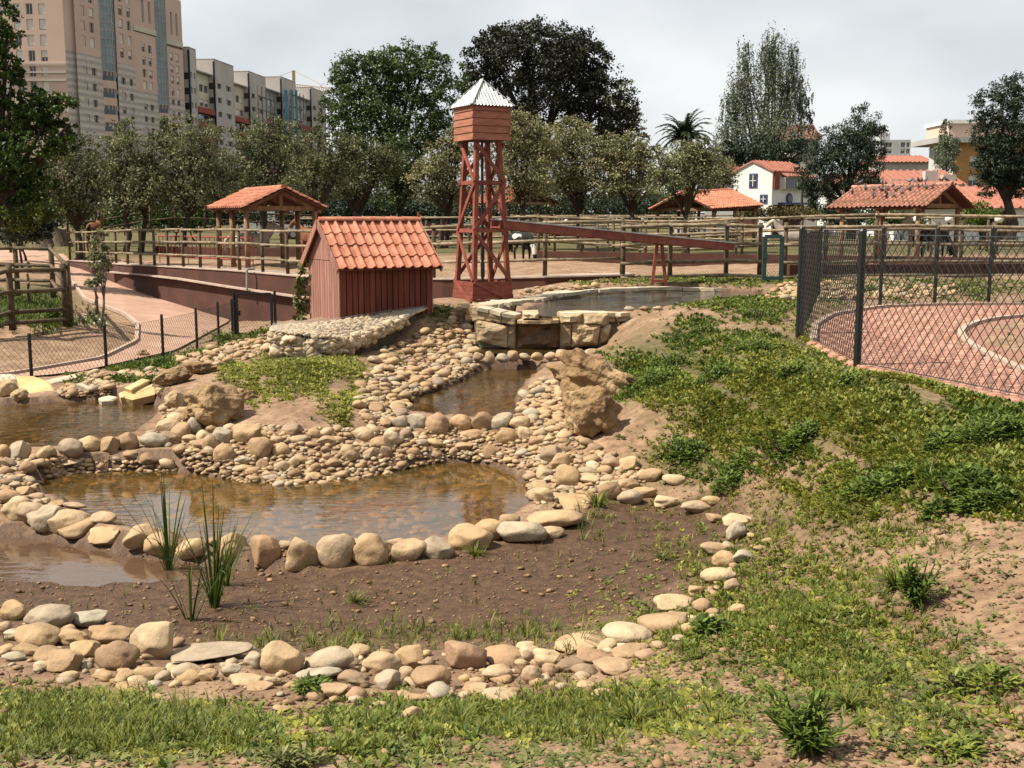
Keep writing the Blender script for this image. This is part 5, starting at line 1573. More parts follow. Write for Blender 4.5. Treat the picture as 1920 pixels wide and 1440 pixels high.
# ------------------------------------------------------------------ tiled animal shelters
def shelter(label, near_ridge, far_ridge, halfw, drop, gable_over, ground_z, nu, nv, mtile, posts_in=.25, ridge_n=12, roofback=True):
    a, b = Vector(near_ridge), Vector(far_ridge)
    d = b - a; L_ = d.length; u = d.normalized(); s = Vector((-u.y, u.x, 0)).normalized()
    S = empty('animal_shelter', Vector(((a.x + b.x) / 2, (a.y + b.y) / 2, ground_z)), label, 'shelter')
    an = math.atan(drop / halfw); rl_ = halfw / math.cos(an)
    mb = MB()
    for sg in (-1, 1):
        vd = (-s * sg) * math.cos(an) + UP * math.sin(an); nm = s * sg * math.sin(an) + UP * math.cos(an)
        mb.obox(a - vd * rl_ - nm * .04, d, vd * rl_, nm * .03)
    roof = mb.build('roof', MT['tile_under'], S)
    tm_ = tile_mesh(L_ / nu, rl_ / nv, mtile, roll=.32, lift=.03)
    for sg in (-1, 1):
        vd = (-s * sg) * math.cos(an) + UP * math.sin(an)
        tile_slope(roof, a - vd * rl_, u, vd, nu, nv, L_ / nu, rl_ / nv, tm_, .012)
    ridge_tiles(roof, a + UP * .03, b + UP * .03, ridge_n, .10, mtile)
    ez = a.z - drop
    hw_ = halfw - posts_in
    bz = ez + (drop / halfw) * posts_in - .10
    for k, t in enumerate((gable_over, L_ * .5, L_ - gable_over)):
        for sg in (-1, 1):
            p = a + u * t + s * sg * hw_
            mb = MB(); mb.tube([Vector((p.x, p.y, ground_z - .2)), Vector((p.x, p.y, bz + .02))], .085, 8); mb.build('post', MT['shelter_wood'], S, smooth=True)
        p, q = a + u * t + s * -hw_, a + u * t + s * hw_
        p.z = q.z = bz
        mb = MB(); e = s * .15; mb.beam(p - e, q + e, .10, .14); mb.build('tie_beam', MT['shelter_wood'], S)
        m_ = (p + q) / 2
        mb = MB(); mb.beam(m_ + UP * .07, Vector((m_.x, m_.y, a.z - .1)), .09, .09, up=s); mb.build('king_post', MT['shelter_wood'], S)
        for sg in (-1, 1):
            vd = (-s * sg) * math.cos(an) + UP * math.sin(an); nm = s * sg * math.sin(an) + UP * math.cos(an)
            r0 = a + u * t - vd * rl_ - nm * .10; r1 = a + u * t - nm * .10
            mb = MB(); mb.beam(r0, r1, .09, .11, up=nm); mb.build('rafter', MT['shelter_wood'], S)
    for sg in (-1, 1):
        p, q = a + u * .05 + s * sg * hw_, b - u * .05 + s * sg * hw_
        p.z = q.z = bz + .13
        mb = MB(); mb.beam(p, q, .09, .12); mb.build('wall_plate', MT['shelter_wood'], S)
    return S
shelter('open tiled shelter on posts in the left paddock', pt(533, 353, 34.6), pt(462, 358, 38.8), 1.32, zrow(353, 34.6) - zrow(391, 33.7), .45, .0, 18, 6, MT['tile'])
rs = shelter('large tiled shelter in the right paddock with pigeons on its roof', pt(1786, 347, 39.2), pt(1600, 353, 42.0), 1.75, zrow(347, 39.2) - zrow(388, 38.4), .45, .16, 21, 7, MT['tile_old'], .35, 13)
shelter('tiled shelter half hidden behind an olive tree beside the white house', pt(1275, 362, 56.5), pt(1372, 357, 59), 2.1, zrow(358, 57) - zrow(388, 56), .4, .3, 24, 8, MT['tile'])
shelter('tiled shelter under the trees behind the water tower', pt(1003, 349, 67), pt(930, 352, 69), 2.4, 1.0, .4, .3, 20, 8, MT['tile'])
# ------------------------------------------------------------------ buildings
def stripe_material(name, c1, c2, period, c3=None):
    m = bpy.data.materials.new(name); m.use_nodes = True
    N, L = m.node_tree.nodes, m.node_tree.links
    c1, c2 = tuple(.84 * x for x in c1), tuple(.84 * x for x in c2)
    b = N['Principled BSDF']; b.inputs['Roughness'].default_value = .9
    ge = N.new('ShaderNodeNewGeometry'); sx = N.new('ShaderNodeSeparateXYZ'); L.new(ge.outputs['Position'], sx.inputs[0])
    dv = N.new('ShaderNodeMath'); dv.operation = 'DIVIDE'; dv.inputs[1].default_value = period; L.new(sx.outputs['Z'], dv.inputs[0])
    fr = N.new('ShaderNodeMath'); fr.operation = 'FRACT'; L.new(dv.outputs[0], fr.inputs[0])
    gt_ = N.new('ShaderNodeMath'); gt_.operation = 'GREATER_THAN'; gt_.inputs[1].default_value = .5; L.new(fr.outputs[0], gt_.inputs[0])
    no = N.new('ShaderNodeTexNoise'); no.inputs['Scale'].default_value = 1.5; no.inputs['Detail'].default_value = 6; L.new(ge.outputs['Position'], no.inputs['Vector'])
    mx = N.new('ShaderNodeMix'); mx.data_type = 'RGBA'; mx.inputs['A'].default_value = (*c1, 1); mx.inputs['B'].default_value = (*c2, 1)
    L.new(gt_.outputs[0], mx.inputs['Factor'])
    mr = N.new('ShaderNodeMapRange'); mr.inputs['To Min'].default_value = .7; mr.inputs['To Max'].default_value = 1.25; L.new(no.outputs['Fac'], mr.inputs['Value'])
    hs = N.new('ShaderNodeHueSaturation'); L.new(mx.outputs['Result'], hs.inputs['Color']); L.new(mr.outputs[0], hs.inputs['Value'])
    L.new(hs.outputs[0], b.inputs['Base Color'])
    return m
MT['pink_render'] = mat('pink_render', (.55, .40, .32), (.62, .46, .375), .15, .92, raw=True)
MT['stripe_stone'] = stripe_material('striped_stone_cladding', (.56, .49, .43), (.41, .36, .32), 1.15)
MT['concrete'] = mat('grey_concrete', (.42, .385, .35), (.51, .47, .43), .2, .92, raw=True)
MT['concrete_dark'] = mat('raw_concrete', (.31, .30, .29), (.40, .385, .37), .2, .92, raw=True)
MT['red_band'] = mat('red_balcony_panel', (.29, .075, .06), (.35, .10, .08), .5, .85)
MT['scaffold'] = mat('scaffold_tube', (.17, .16, .15), (.24, .22, .21), 1, .7)
MT['net_blue'] = mat('blue_debris_net', (.08, .20, .28), (.12, .27, .35), .6, .9)
MT['band_cream'] = mat('cream_band', (.55, .49, .38), (.62, .56, .45), .3, .9, raw=True)

def facade(parent, o, u, W, z0, z1, cols, rows, mtl, reveal=.3, shut=(1, .6, 0, .85, .3), frame='shutter', wname='window', seed=1, wallname='wall', glass='glass'):
    r = random.Random(seed)
    o = Vector((o[0], o[1], 0)); u = Vector((u[0], u[1], 0)).normalized(); n = Vector((u.y, -u.x, 0))
    xs = sorted(set([0, W] + [q for c in cols for q in c])); zs = sorted(set([z0, z1] + [q for c in rows for q in c]))
    mb = MB()
    P = lambda x, z, d=0: o + u * x + UP * z + n * d
    isw = lambda x, z: any(a < x < b for a, b in cols) and any(a < z < b for a, b in rows)
    for i in range(len(xs) - 1):
        for j in range(len(zs) - 1):
            if isw((xs[i] + xs[i + 1]) / 2, (zs[j] + zs[j + 1]) / 2): continue
            mb.add([P(xs[i], zs[j]), P(xs[i + 1], zs[j]), P(xs[i + 1], zs[j + 1]), P(xs[i], zs[j + 1])], [(0, 1, 2, 3)])
    for a, b in cols:
        for c, d in rows:
            q = [P(a, c), P(b, c), P(b, d), P(a, d)]; k = [x - n * reveal for x in q]
            mb.add(q + k, [(0, 1, 5, 4), (1, 2, 6, 5), (2, 3, 7, 6), (3, 0, 4, 7)])
    mb.build(wallname, mtl, parent)
    for a, b in cols:
        for c, d in rows:
            w = MB(); e = -reveal + .02; fw = min(.07, (b - a) * .1)
            w.add([P(a, c, e), P(b, c, e), P(b, d, e), P(a, d, e)], [(0, 1, 2, 3)], 0)
            for (x0, x1, y0, y1) in ((a, b, c, c + fw), (a, b, d - fw, d), (a, a + fw, c + fw, d - fw), (b - fw, b, c + fw, d - fw), ((a + b) / 2 - fw / 2, (a + b) / 2 + fw / 2, c + fw, d - fw)):
                w.obox(P(x0, y0, e + .01), u * (x1 - x0), UP * (y1 - y0), n * .05, 1)
            s = r.choice(shut)
            if s: w.obox(P(a + .02, d - (d - c) * s, e + .07), u * (b - a - .04), UP * (d - c) * s, n * .05, 1)
            w.build(wname, [MT[glass], MT[frame]], parent)

def col_px(o, u, px0, px1):
    """interval along the facade line from o in direction u seen between two photo columns"""
    out = []
    for px in (px0, px1):
        k = (px - 960) / FPX
        # (o.x + s u.x) = k * (CP*(o.y + s u.y)) (rows near the horizon)
        out.append((k * CP * o[1] - o[0]) / (u[0] - k * CP * u[1]))
    return tuple(out)

apt = empty('apartment_tower', ptz(180, 205, 0), 'tall pink apartment tower with striped stone base and glazed stair shafts', 'building')
DA = 196.0
oA = ptz(-120, DA, 30); oA = Vector((oA.x, oA.y, 0)); pA = ptz(122, DA, 30)
uA = Vector((1, 0, 0)); wA = pA.x - oA.x
colsA = [col_px(oA, uA, a, b) for a, b in ((-65, -53), (-42, -30), (-19, -7), (2, 14), (25, 37), (49, 61), (72, 84), (95, 107))]
rowsA = [(zrow(y + 10, DA), zrow(y - 10.5, DA)) for y in (232, 203, 175, 158 - 8 + 2, 105, 75.5, 46, 17, -12, -41, -70, -99)]
rowsA = [q for q in rowsA]
rowsA = [(zrow(y + 10, DA), zrow(y - 10.5, DA)) for y in (192, 163, 134, 105, 75.5, 46, 17, -12, -41, -70, -99)]
facade(apt, oA, uA, wA, 0, zrow(-125, DA), colsA, rowsA, MT['pink_render'], seed=3, shut=(.95, .95, .6, .9, 0))
mbb = MB()
for y in (121.5, 137, 152, 210):
    mbb.obox(Vector((oA.x, oA.y - .25, zrow(y, DA))), uA * wA, (0, .2, 0), UP * .25)
mbb.build('string_course', MT['concrete'], apt)
d15 = Vector((math.sin(math.radians(15)), math.cos(math.radians(15)), 0))
o0 = Vector((pA.x, DA, 0)); o1 = ptz(160, 199.5, 30); o1 = Vector((o1.x, o1.y, 0))
zsplit = zrow(93, 198)
facade(apt, o0 + Vector((0, -.0, 0)), o1 - o0, (o1 - o0).length, 0, zsplit, [], [], MT['stripe_stone'], wallname='corner_wall')
facade(apt, o0, o1 - o0, (o1 - o0).length, zsplit, zrow(-125, DA), [], [], MT['pink_render'], wallname='corner_wall')
def rowz(ys, h, Y): return [(zrow(y + h, Y), zrow(y - h, Y)) for y in ys]
def bay(px0, px1, cols, ys_up, ys_low, split_y, top_z, hw_=8, hl_=6, seed=1):
    c = col_px(o1, d15, px0, px1)
    oo = o1 + d15 * c[0]; W = c[1] - c[0]; Ym = (oo + d15 * W / 2).y
    cc = [tuple(q for q in col_px(oo, d15, a, b)) for a, b in cols]
    zs = zrow(split_y, Ym)
    facade(apt, oo, d15, W, 0, zs, cc, [q for q in rowz(ys_low, hl_, Ym) if q[1] < zs - .1 and q[0] > .5], MT['stripe_stone'], seed=seed, shut=(0, 0, .4, .9), frame='concrete')
    facade(apt, oo, d15, W, zs, top_z, cc, [q for q in rowz(ys_up, hw_, Ym) if q[0] > zs + .1 and q[1] < top_z - .3], MT['pink_render'], seed=seed + 50)
    return oo, W
TZ1 = zrow(-122, 200); TZ2 = zrow(-2, 228)
bay(160, 206, [(171, 178.5), (187, 195)], [78, 50, 22, -6, -34, -62, -90], [105, 133, 163, 193, 222], 103, TZ1, 9.5, 7, 5)
bay(232, 267, [(240.5, 248), (255.5, 262)], [101, 74, 46, 22 - 1, -4, -30, -56, -84], [126, 153, 181, 208, 234], 120, TZ1, 9, 6.5, 6)
bay(267, 307, [(280.5, 287), (292, 298.5)], [160, 138, 115, 91], [201, 224, 245], 173, zrow(62, 216), 7.5, 5.5, 7)
bay(326, 355.5, [(332, 337), (342, 347.5)], [174, 151, 130, 108], [193, 215, 236, 258], 184, zrow(86, 224), 7.5, 5, 8)
# cream band and upper attic with tall slots
for (a, b, y0, y1, sl, sd) in ((267, 307, 62, -2, [(283, 287.5), (295, 299.5)], 2), (326, 355.5, 86, 0, [(335, 338.5), (344.5, 348)], 3)):
    c = col_px(o1, d15, a, b); oo = o1 + d15 * c[0]; W = c[1] - c[0]; Ym = oo.y + d15.y * W / 2
    facade(apt, oo, d15, W, zrow(y0, Ym), TZ2, [col_px(oo, d15, *q) for q in sl], [(zrow(y0 - 20, Ym), zrow(y0 - 20 - 42, Ym))], MT['pink_render'], seed=sd, shut=(0,), glass='glass_blue', wallname='attic_wall')
    mb = MB(); mb.obox(Vector((oo.x, oo.y, zrow(y0, Ym))) + Vector((d15.y, -d15.x, 0)) * .02, d15 * W, Vector((d15.y, -d15.x, 0)) * .12, UP * 1.0)
    mb.build('cream_band', MT['band_cream'], apt)
# bowed stair glazing
def stair(px0, px1, ybot, ztop, seed):
    c = col_px(o1, d15, px0, px1); oo = o1 + d15 * c[0]; W = c[1] - c[0]; n = Vector((d15.y, -d15.x, 0)); Ym = oo.y + d15.y * W / 2
    zb = zrow(ybot, Ym)
    pts_ = [oo + d15 * W * t + n * (.9 * math.sin(math.pi * t)) for t in np.linspace(0, 1, 7)]
    s = MB()
    for a, b in zip(pts_, pts_[1:]):
        s.add([a + UP * zb, b + UP * zb, b + UP * ztop, a + UP * ztop], [(0, 1, 2, 3)])
    g = s.build('stair_glazing', MT['glass_blue'], apt)
    f = MB()
    for p in pts_: f.beam(p + n * .03 + UP * zb, p + n * .03 + UP * ztop, .1, .1, up=n)
    z = zb
    while z < ztop:
        for a, b in zip(pts_, pts_[1:]): f.beam(a + n * .04 + UP * z, b + n * .04 + UP * z, .08, .12)
        z += 1.4
    f.build('mullions', MT['concrete_dark'], g)
    z = zb; k = 0
    while z > 3:
        for a, b in zip(pts_, pts_[1:]):
            w = MB(); w.add([a + UP * (z - 1.6), b + UP * (z - 1.6), b + UP * z, a + UP * z], [(0, 1, 2, 3)]); w.build('stair_window', MT['glass'], apt)
            w = MB(); w.beam(a + UP * (z - .8) + n * .03, a + UP * z + n * .03, .12, .12, up=n)
            w.add([a + UP * (z - 2.95), b + UP * (z - 2.95), b + UP * (z - 1.6), a + UP * (z - 1.6)], [(0, 1, 2, 3)]); w.build('spandrel', MT['pink_render'], apt)
        z -= 2.95; k += 1
        if k > 6: break
stair(206, 231, 135, TZ1, 1)
stair(307, 325.5, 197, TZ2, 2)
cdr = col_px(o1, d15, 231, 232); oo = o1 + d15 * cdr[0]
mb = MB(); mb.beam(oo + UP * 2, oo + UP * TZ1, .5, .3, up=(0, 1, 0)); mb.build('downpipe', MT['dark_metal'], apt)
# closed body behind the facades
back = Vector((-d15.y, d15.x, 0))
cE = col_px(o1, d15, 267, 355.5)
mb = MB()
f0, f1 = o1 + back * .5, o1 + d15 * cE[0] + back * .5
mb.prism([Vector((oA.x, oA.y + .5, 0)), Vector((pA.x, pA.y + .5, 0)), f0, f1, f1 + back * 18, Vector((oA.x, oA.y + 30, 0))], UP * (TZ1 - .2))
g0, g1 = f1, o1 + d15 * cE[1] + back * .5
mb.prism([g0, g1 - d15 * .1, g1 - d15 * .1 + back * 14, g0 + back * 14], UP * (TZ2 - .2))
mb.build('rear_wall', MT['pink_render'], apt)
mb = MB(); q = o1 + d15 * (cE[1] + .01); mb.prism([q, q + back * 14, q + back * 14 + UP * TZ2, q + UP * TZ2], d15 * .05); mb.build('end_wall', MT['pink_render'], apt)

# grey block stepping away
gb = empty('apartment_block', ptz(420, 245, 0), 'grey and white apartment block with red balcony bands', 'building')
d65 = Vector((math.sin(math.radians(6.5)), math.cos(math.radians(6.5)), 0))
oC = ptz(355, 233, 20); oC = Vector((oC.x, oC.y, 0))
n65 = Vector((d65.y, -d65.x, 0))
def seg(px0, px1):
    c = col_px(oC, d65, px0, px1); return oC + d65 * c[0], c[1] - c[0]
def modular(parent, px0, px1, ytop, kind, seed):
    o, W = seg(px0, px1); Ym = o.y + d65.y * W / 2; zt = zrow(ytop, Ym)
    rows = []
    z = zt - 2.2
    while z > 2:
        rows.append((z - 1.5, z)); z -= 2.95
    if kind == 'fin':
        oo = o + n65 * 1.3
        facade(parent, oo, d65, W, 0, zt + 2.5, [(W * .14, W * .34), (W * .56, W * .82)], [(a + .35, a + 1.45) for a, b in rows], MT['concrete'], shut=(0,), frame='concrete', seed=seed, reveal=.4)
        mb = MB(); mb.obox(oo - n65 * 12, d65 * .3, n65 * 12, UP * (zt + 2.5)); mb.obox(oo - n65 * 12 + d65 * (W - .3), d65 * .3, n65 * 12, UP * (zt + 2.5)); mb.obox(oo - n65 * 12 + UP * (zt + 2.3), d65 * W, n65 * 12, UP * .3)
        mb.build('fin_side', MT['concrete'], parent)
        # side windows of the fin, facing the camera
        for a, b in rows[:9]:
            w = MB(); w.obox(oo - n65 * 1.25 - d65 * .04 + UP * a, n65 * 1.0, d65 * .03, UP * 1.3); w.build('window', MT['glass'], parent)
        mb = MB(); mb.beam(oo - d65 * .1 + UP, oo - d65 * .1 + UP * (zt + 2), .35, .35, up=n65); mb.build('downpipe', MT['dark_metal'], parent)
    else:
        cols = [(W * .12, W * .26), (W * .45, W * .68), (W * .72, W * .95)]
        zr_ = zrow(205 if px0 < 420 else 232, Ym)
        facade(parent, o, d65, W, 0, zt, cols, [q for q in rows if q[0] > zr_], MT['band_cream'] if kind == 'white' else MT['concrete_dark'], shut=(0, 0, .5, .9), seed=seed)
        mb = MB(); mb.obox(o - n65 * .5 + UP * zt, d65 * W, n65 * 1.3, UP * .3); mb.build('eaves', MT['concrete_dark'], parent)
        for a, b in rows:
            if a <= zr_:
                mb = MB(); mb.obox(o + n65 * .05 + UP * (a + 1.35), d65 * W, n65 * 1.3, UP * 1.15); mb.build('red_balcony', MT['red_band'], parent)
                w = MB(); w.obox(o + n65 * .06 + d65 * W * .1 + UP * (a - .3), d65 * W * .8, n65 * .05, UP * 1.5); w.build('balcony_window', MT['glass'], parent)
modular(gb, 355, 368, 115, 'fin', 1)
modular(gb, 368, 401, 137, 'white', 2)
modular(gb, 401, 437, 140, 'fin', 3)
modular(gb, 437, 465, 160, 'white', 4)
cc = col_px(oC, d65, 355, 465)
mb = MB()
bC = -n65
mb.prism([oC + bC * .5, oC + d65 * cc[1] + bC * .5, oC + d65 * cc[1] + bC * 13, oC + bC * 13], UP * zrow(150, 250)); mb.build('rear_wall', MT['concrete'], gb)
ub = empty('unfinished_block', ptz(530, 285, 0), 'unfinished concrete apartment block wrapped in scaffolding', 'building')
for i, (a, b, yt, kd) in enumerate(((465, 496, 160, 'fin'), (496, 525, 170, 'raw'), (525, 552, 168, 'fin'), (552, 580, 184, 'raw'), (580, 606, 186, 'fin'))):
    modular(ub, a, b, yt, kd, 20 + i)
    o, W = seg(a, b); zt = zrow(yt, o.y)
    if kd == 'fin':
        mb = MB()
        for z in np.arange(6, zt, 2.95): mb.beam(o + n65 * 3.3 + UP * z, o + n65 * 3.3 + d65 * W + UP * z, .35, .25)
        for s in np.linspace(0, W, 5): mb.beam(o + n65 * 3.3 + d65 * s, o + n65 * 3.3 + d65 * s + UP * zt, .2, .2, up=n65)
        mb.build('scaffolding', MT['scaffold'], ub)
for a, b in ((513, 519), (525, 529), (534, 538)):
    o, W = seg(a, b); mb = MB(); mb.obox(o + n65 * 3.6 + UP * 4, d65 * W, n65 * .1, UP * (zrow(168, o.y) - 4)); mb.build('blue_net', MT['net_blue'], ub)
c2 = col_px(oC, d65, 465, 606)
mb = MB(); mb.prism([oC + d65 * c2[0] + bC * .5, oC + d65 * c2[1] + bC * .5, oC + d65 * c2[1] + bC * 14, oC + d65 * c2[0] + bC * 14], UP * zrow(180, 290)); mb.build('rear_wall', MT['concrete_dark'], ub)
# antennas and tower crane
cr = empty('tower_crane', ptz(556, 340, 0), 'yellow tower crane behind the unfinished block', 'crane')
MT['crane'] = mat('crane_yellow', (.40, .30, .10), (.48, .36, .14), 1, .7)
def lattice(mb, a, b, w, n):
    a, b = Vector(a), Vector(b); u = (b - a).normalized()
    s = u.cross(UP); s = s.normalized() if s.length > .1 else Vector((1, 0, 0)); t = s.cross(u)
    rail = [(s * x + t * y) * w / 2 for x, y in ((-1, -1), (1, -1), (1, 1), (-1, 1))]
    for r_ in rail: mb.beam(a + r_, b + r_, .16, .16)
    for i in range(n):
        p, q = a.lerp(b, i / n), a.lerp(b, (i + 1) / n)
        for k in range(4): mb.beam(p + rail[k], q + rail[(k + 1) % 4], .09, .09)
K = ptz(553, 340, 0)
mb = MB(); lattice(mb, K, K + UP * zrow(172, 340), 1.6, 26); mb.build('mast', MT['crane'], cr)
J0, J1 = pt(480, 153, 352), pt(640, 172, 336)
jm = J0.lerp(J1, (553 - 480) / 160)
mb = MB(); lattice(mb, J0, J1, 1.2, 40); mb.build('jib', MT['crane'], cr)
mb = MB(); ap = jm + UP * 4.5; mb.beam(jm, ap, .8, .8, up=(0, 1, 0)); mb.beam(ap, J0.lerp(J1, .1), .1, .1); mb.beam(ap, J0.lerp(J1, .92), .1, .1); mb.build('tie_frame', MT['crane'], cr)

# ------------------------------------------------------------------ white house and the roofs on the right
def gable_house(label, name, near_corner, ug, wg, us, ls, z0, ze, zr_, mw, mr, over=.25, cat='house'):
    """near_corner: ground corner between gable wall (direction ug to the left) and side wall (direction us)"""
    c = Vector((near_corner[0], near_corner[1], 0)); ug = Vector((*ug, 0)).normalized(); us = Vector((*us, 0)).normalized()
    H = empty(name, Vector((c.x, c.y, z0)), label, cat)
    b = [c, c + us * ls, c + us * ls + ug * wg, c + ug * wg]
    m = MB(); b0 = [Vector((p.x, p.y, z0)) for p in b]
    m.prism(b0, UP * (ze - z0)); m.build('wall', mw, H)
    for p in (c, c + us * ls - us * .2):
        g = MB(); a0, a1 = p + UP * ze, p + ug * wg + UP * ze
        g.prism([a0, a1, (a0 + a1) / 2 + UP * (zr_ - ze)], us * .2); g.build('gable', mw, H)
    r0 = c + ug * wg / 2 - us * over + UP * zr_; r1 = r0 + us * (ls + 2 * over)
    rm = MB()
    for sg in (-1, 1):
        e = ug * sg * (wg / 2 + over) - UP * (zr_ - ze) * (wg / 2 + over) / (wg / 2)
        nm = (us.cross(e)); nm = nm.normalized(); nm = nm if nm.z > 0 else -nm
        rm.obox(r0, r1 - r0, e, nm * .12)
    R_ = rm.build('roof', mr, H)
    tb_ = MB()     # rows of barrel tiles as ribs
    n = max(6, int((ls + 2 * over) / .45))
    for sg in (-1, 1):
        e = ug * sg * (wg / 2 + over) - UP * (zr_ - ze) * (wg / 2 + over) / (wg / 2)
        nm = (us.cross(e)); nm = nm.normalized(); nm = nm if nm.z > 0 else -nm
        for i in range(n):
            p = r0 + (r1 - r0) * ((i + .5) / n) + nm * .13
            tb_.tube([p, p + e], .09, 5, True)
    ro_ = tb_.build('barrel_tiles', mr, R_); ro_['kind'] = 'stuff'
    return H, c, ug, us
def wall_item(H, name, c, u, a, b, z0, z1, mt_, proud=.04, th=.04):
    n = Vector((u.y, -u.x, 0))
    if n.y > 0: n = -n
    m = MB(); m.obox(c + u * a + n * proud + UP * z0, u * (b - a), n * th, UP * (z1 - z0)); return m.build(name, mt_, H)
MT['roof_red'] = mat('red_tile_roof', (.36, .15, .105), (.47, .225, .165), 3, .85, rand=.05)
Dh = 85.0
hc = ptz(1447, Dh, 3)
ug = (-math.cos(math.radians(38)), math.sin(math.radians(38))); us = (math.cos(math.radians(42)), math.sin(math.radians(42)))
zh = lambda y: zrow(y, Dh)
H, c, ugv, usv = gable_house('white house with blue window frames and a red tiled roof', 'white_house', hc, ug, 3.2, us, 4.6, .3, zh(322), zh(303), MT['white'], MT['roof_red'], .1)
def win(H, c, u, a, b, z0, z1, fr='blue_trim', f=.10):
    w = wall_item(H, 'window', c, u, a - f, b + f, z0 - f, z1 + f, MT[fr], .0, .05)
    p = wall_item(H, 'pane', c, u, a, b, z0, z1, MT['glass'], .052, .012); p.parent = w; p.location = (0, 0, 0)
    w.location = (0, 0, 0)
    q = MB(); n = Vector((u.y, -u.x, 0)); n = n if n.y < 0 else -n
    q.beam(c + u * (a + b) / 2 + n * .08 + UP * z0, c + u * (a + b) / 2 + n * .08 + UP * z1, .05, .03, up=n)
    q.beam(c + u * a + n * .08 + UP * (z0 + z1) / 2, c + u * b + n * .08 + UP * (z0 + z1) / 2, .03, .05)
    g = q.build('glazing_bar', MT['white'], w)
win(H, c, ugv, 1.30, 1.78, zh(349), zh(327))
win(H, c, ugv, .45, .85, zh(379), zh(367))
win(H, c, ugv, 2.65, 3.0, zh(381), zh(369))
wall_item(H, 'awning', c, ugv, 1.0, 2.5, zh(383), zh(380), MT['blue_trim'], .0, .5)
wall_item(H, 'door', c, ugv, 1.1, 2.9, .3, zh(384), MT['brown_door'], .01)
wall_item(H, 'shutter_panel', c, usv, .12, .75, zh(355), zh(323), MT['red_band'], .03, .1)
wall_item(H, 'awning', c, usv, .8, 3.9, zh(383), zh(379.5), MT['blue_trim'], .0, .5)
wall_item(H, 'door', c, usv, .2, 4.2, .3, zh(384), MT['brown_door'], .01)
dm = MB(); nS = Vector((usv.y, -usv.x, 0)); nS = nS if nS.y < 0 else -nS
dm.obox(c + usv * 1.0 + UP * zh(354), usv * 3.4, nS * .45, UP * (zh(332) - zh(354))); dm.build('dormer', MT['white'], H)
for a, b in ((1.1, 2.5), (2.65, 4.1)):
    wall_item(H, 'dormer_window', c, usv, a, b, zh(353), zh(334), MT['glass'], .46, .03)
dm = MB(); dm.obox(c + usv * .9 + nS * .75 + UP * zh(332), usv * 3.7, -nS * 1.2 + UP * .5, UP * .1); dm.build('dormer_roof', MT['roof_red'], H)
pm = MB(); q = c + usv * 2.2 + nS * .02 + UP * zh(372)
for rr, mi, off in ((.42, 0, .0), (.28, 1, .04)):
    ring = [q + usv * rr * math.cos(t) + UP * rr * math.sin(t) + nS * off for t in np.linspace(0, 2 * math.pi, 20, endpoint=False)]
    pm.prism(ring, nS * .04, mi)
pm.build('porthole_window', [MT['blue_trim'], MT['glass']], H)
HG = gable_house('plain grey house behind the white house', 'grey_house', ptz(1392, 92, 3), (-1, .2), 3.0, (.6, .8), 5, .3, zrow(330, 92), zrow(310, 92), MT['grey_render'], MT['roof_red'])
def box_building(label, name, px0, px1, y0, y1, D, depth, mw, roof=None, ytop=None, cat='building'):
    a, b = ptz(px0, D, 2), ptz(px1, D, 2)
    B = empty(name, Vector((a.x, D, 0)), label, cat)
    m = MB(); m.obox(Vector((a.x, D, 0)), Vector((b.x - a.x, 0, 0)), Vector((0, depth, 0)), UP * zrow(y1, D)); m.build('wall', mw, B)
    if roof:
        z0_ = zrow(y1, D) + .004; zt = zrow(ytop, D + depth * .5)
        m = MB(); w = b.x - a.x
        A_ = [Vector((a.x - .3, D - .4, z0_)), Vector((b.x + .3, D - .4, z0_)), Vector((b.x + .3, D + depth + .4, z0_)), Vector((a.x - .3, D + depth + .4, z0_)), Vector((a.x - .3, D + depth / 2, zt)), Vector((b.x + .3, D + depth / 2, zt))]
        m.add(A_, [(0, 1, 5, 4), (2, 3, 4, 5), (0, 4, 3), (1, 2, 5), (0, 3, 2, 1)]); R_ = m.build('roof', roof, B)
        t = MB(); n = max(8, int(w / .5))
        for i in range(n):
            x = a.x - .2 + (w + .4) * (i + .5) / n
            t.tube([Vector((x, D - .42, z0_ + .05)), Vector((x, D + depth / 2, zt + .05))], .09, 4, True)
        k = t.build('barrel_tiles', roof, R_); k['kind'] = 'stuff'
    return B, a, b
B, a, b = box_building('long low white building with a dark red roof at the right edge', 'low_building', 1745, 2050, 410, 390, 66, 7, MT['white'], MT['roof_red'], 350)
for x0, x1 in ((1838, 1850), (1868, 1900)):
    p0, p1 = ptz(x0, 65.95, 1), ptz(x1, 65.95, 1); m = MB(); m.obox(Vector((p0.x, 65.93, .3)), Vector((p1.x - p0.x, 0, 0)), (0, .05, 0), UP * (zrow(395, 66) - .3)); m.build('door', MT['brown_door'], B)
B, a, b = box_building('red roofed building with chimneys behind the right shelter', 'tiled_building', 1640, 1800, 410, 346, 90, 9, MT['white'], MT['roof_red'], 320)
for x, y0, y1 in ((1747, 345, 328), (1781, 345, 335), (1700, 350, 344)):
    p = ptz(x, 90.5, 4); m = MB(); m.box((p.x, 91, (zrow(y0, 91) + zrow(y1, 91)) / 2), (1.0 if x != 1700 else 2.4, .7, zrow(y1, 91) - zrow(y0, 91) + .6)); m.build('chimney', MT['concrete'], B)
B, a, b = box_building('house with a pyramid roof behind the poplars', 'tiled_house', 1478, 1530, 400, 262, 125, 7, MT['concrete'], mat('old_brown_tile_roof', (.20, .11, .085), (.28, .16, .125), 3, .9), 234)
B, a, b = box_building('red roofed house between the dark cypress trunks', 'tiled_house', 1575, 1640, 400, 345, 96, 7, MT['white'], MT['roof_red'], 326)
B, a, b = box_building('red roofed terrace below the distant white flats', 'tiled_terrace', 1650, 1742, 400, 304, 150, 9, MT['concrete'], MT['roof_red'], 292)
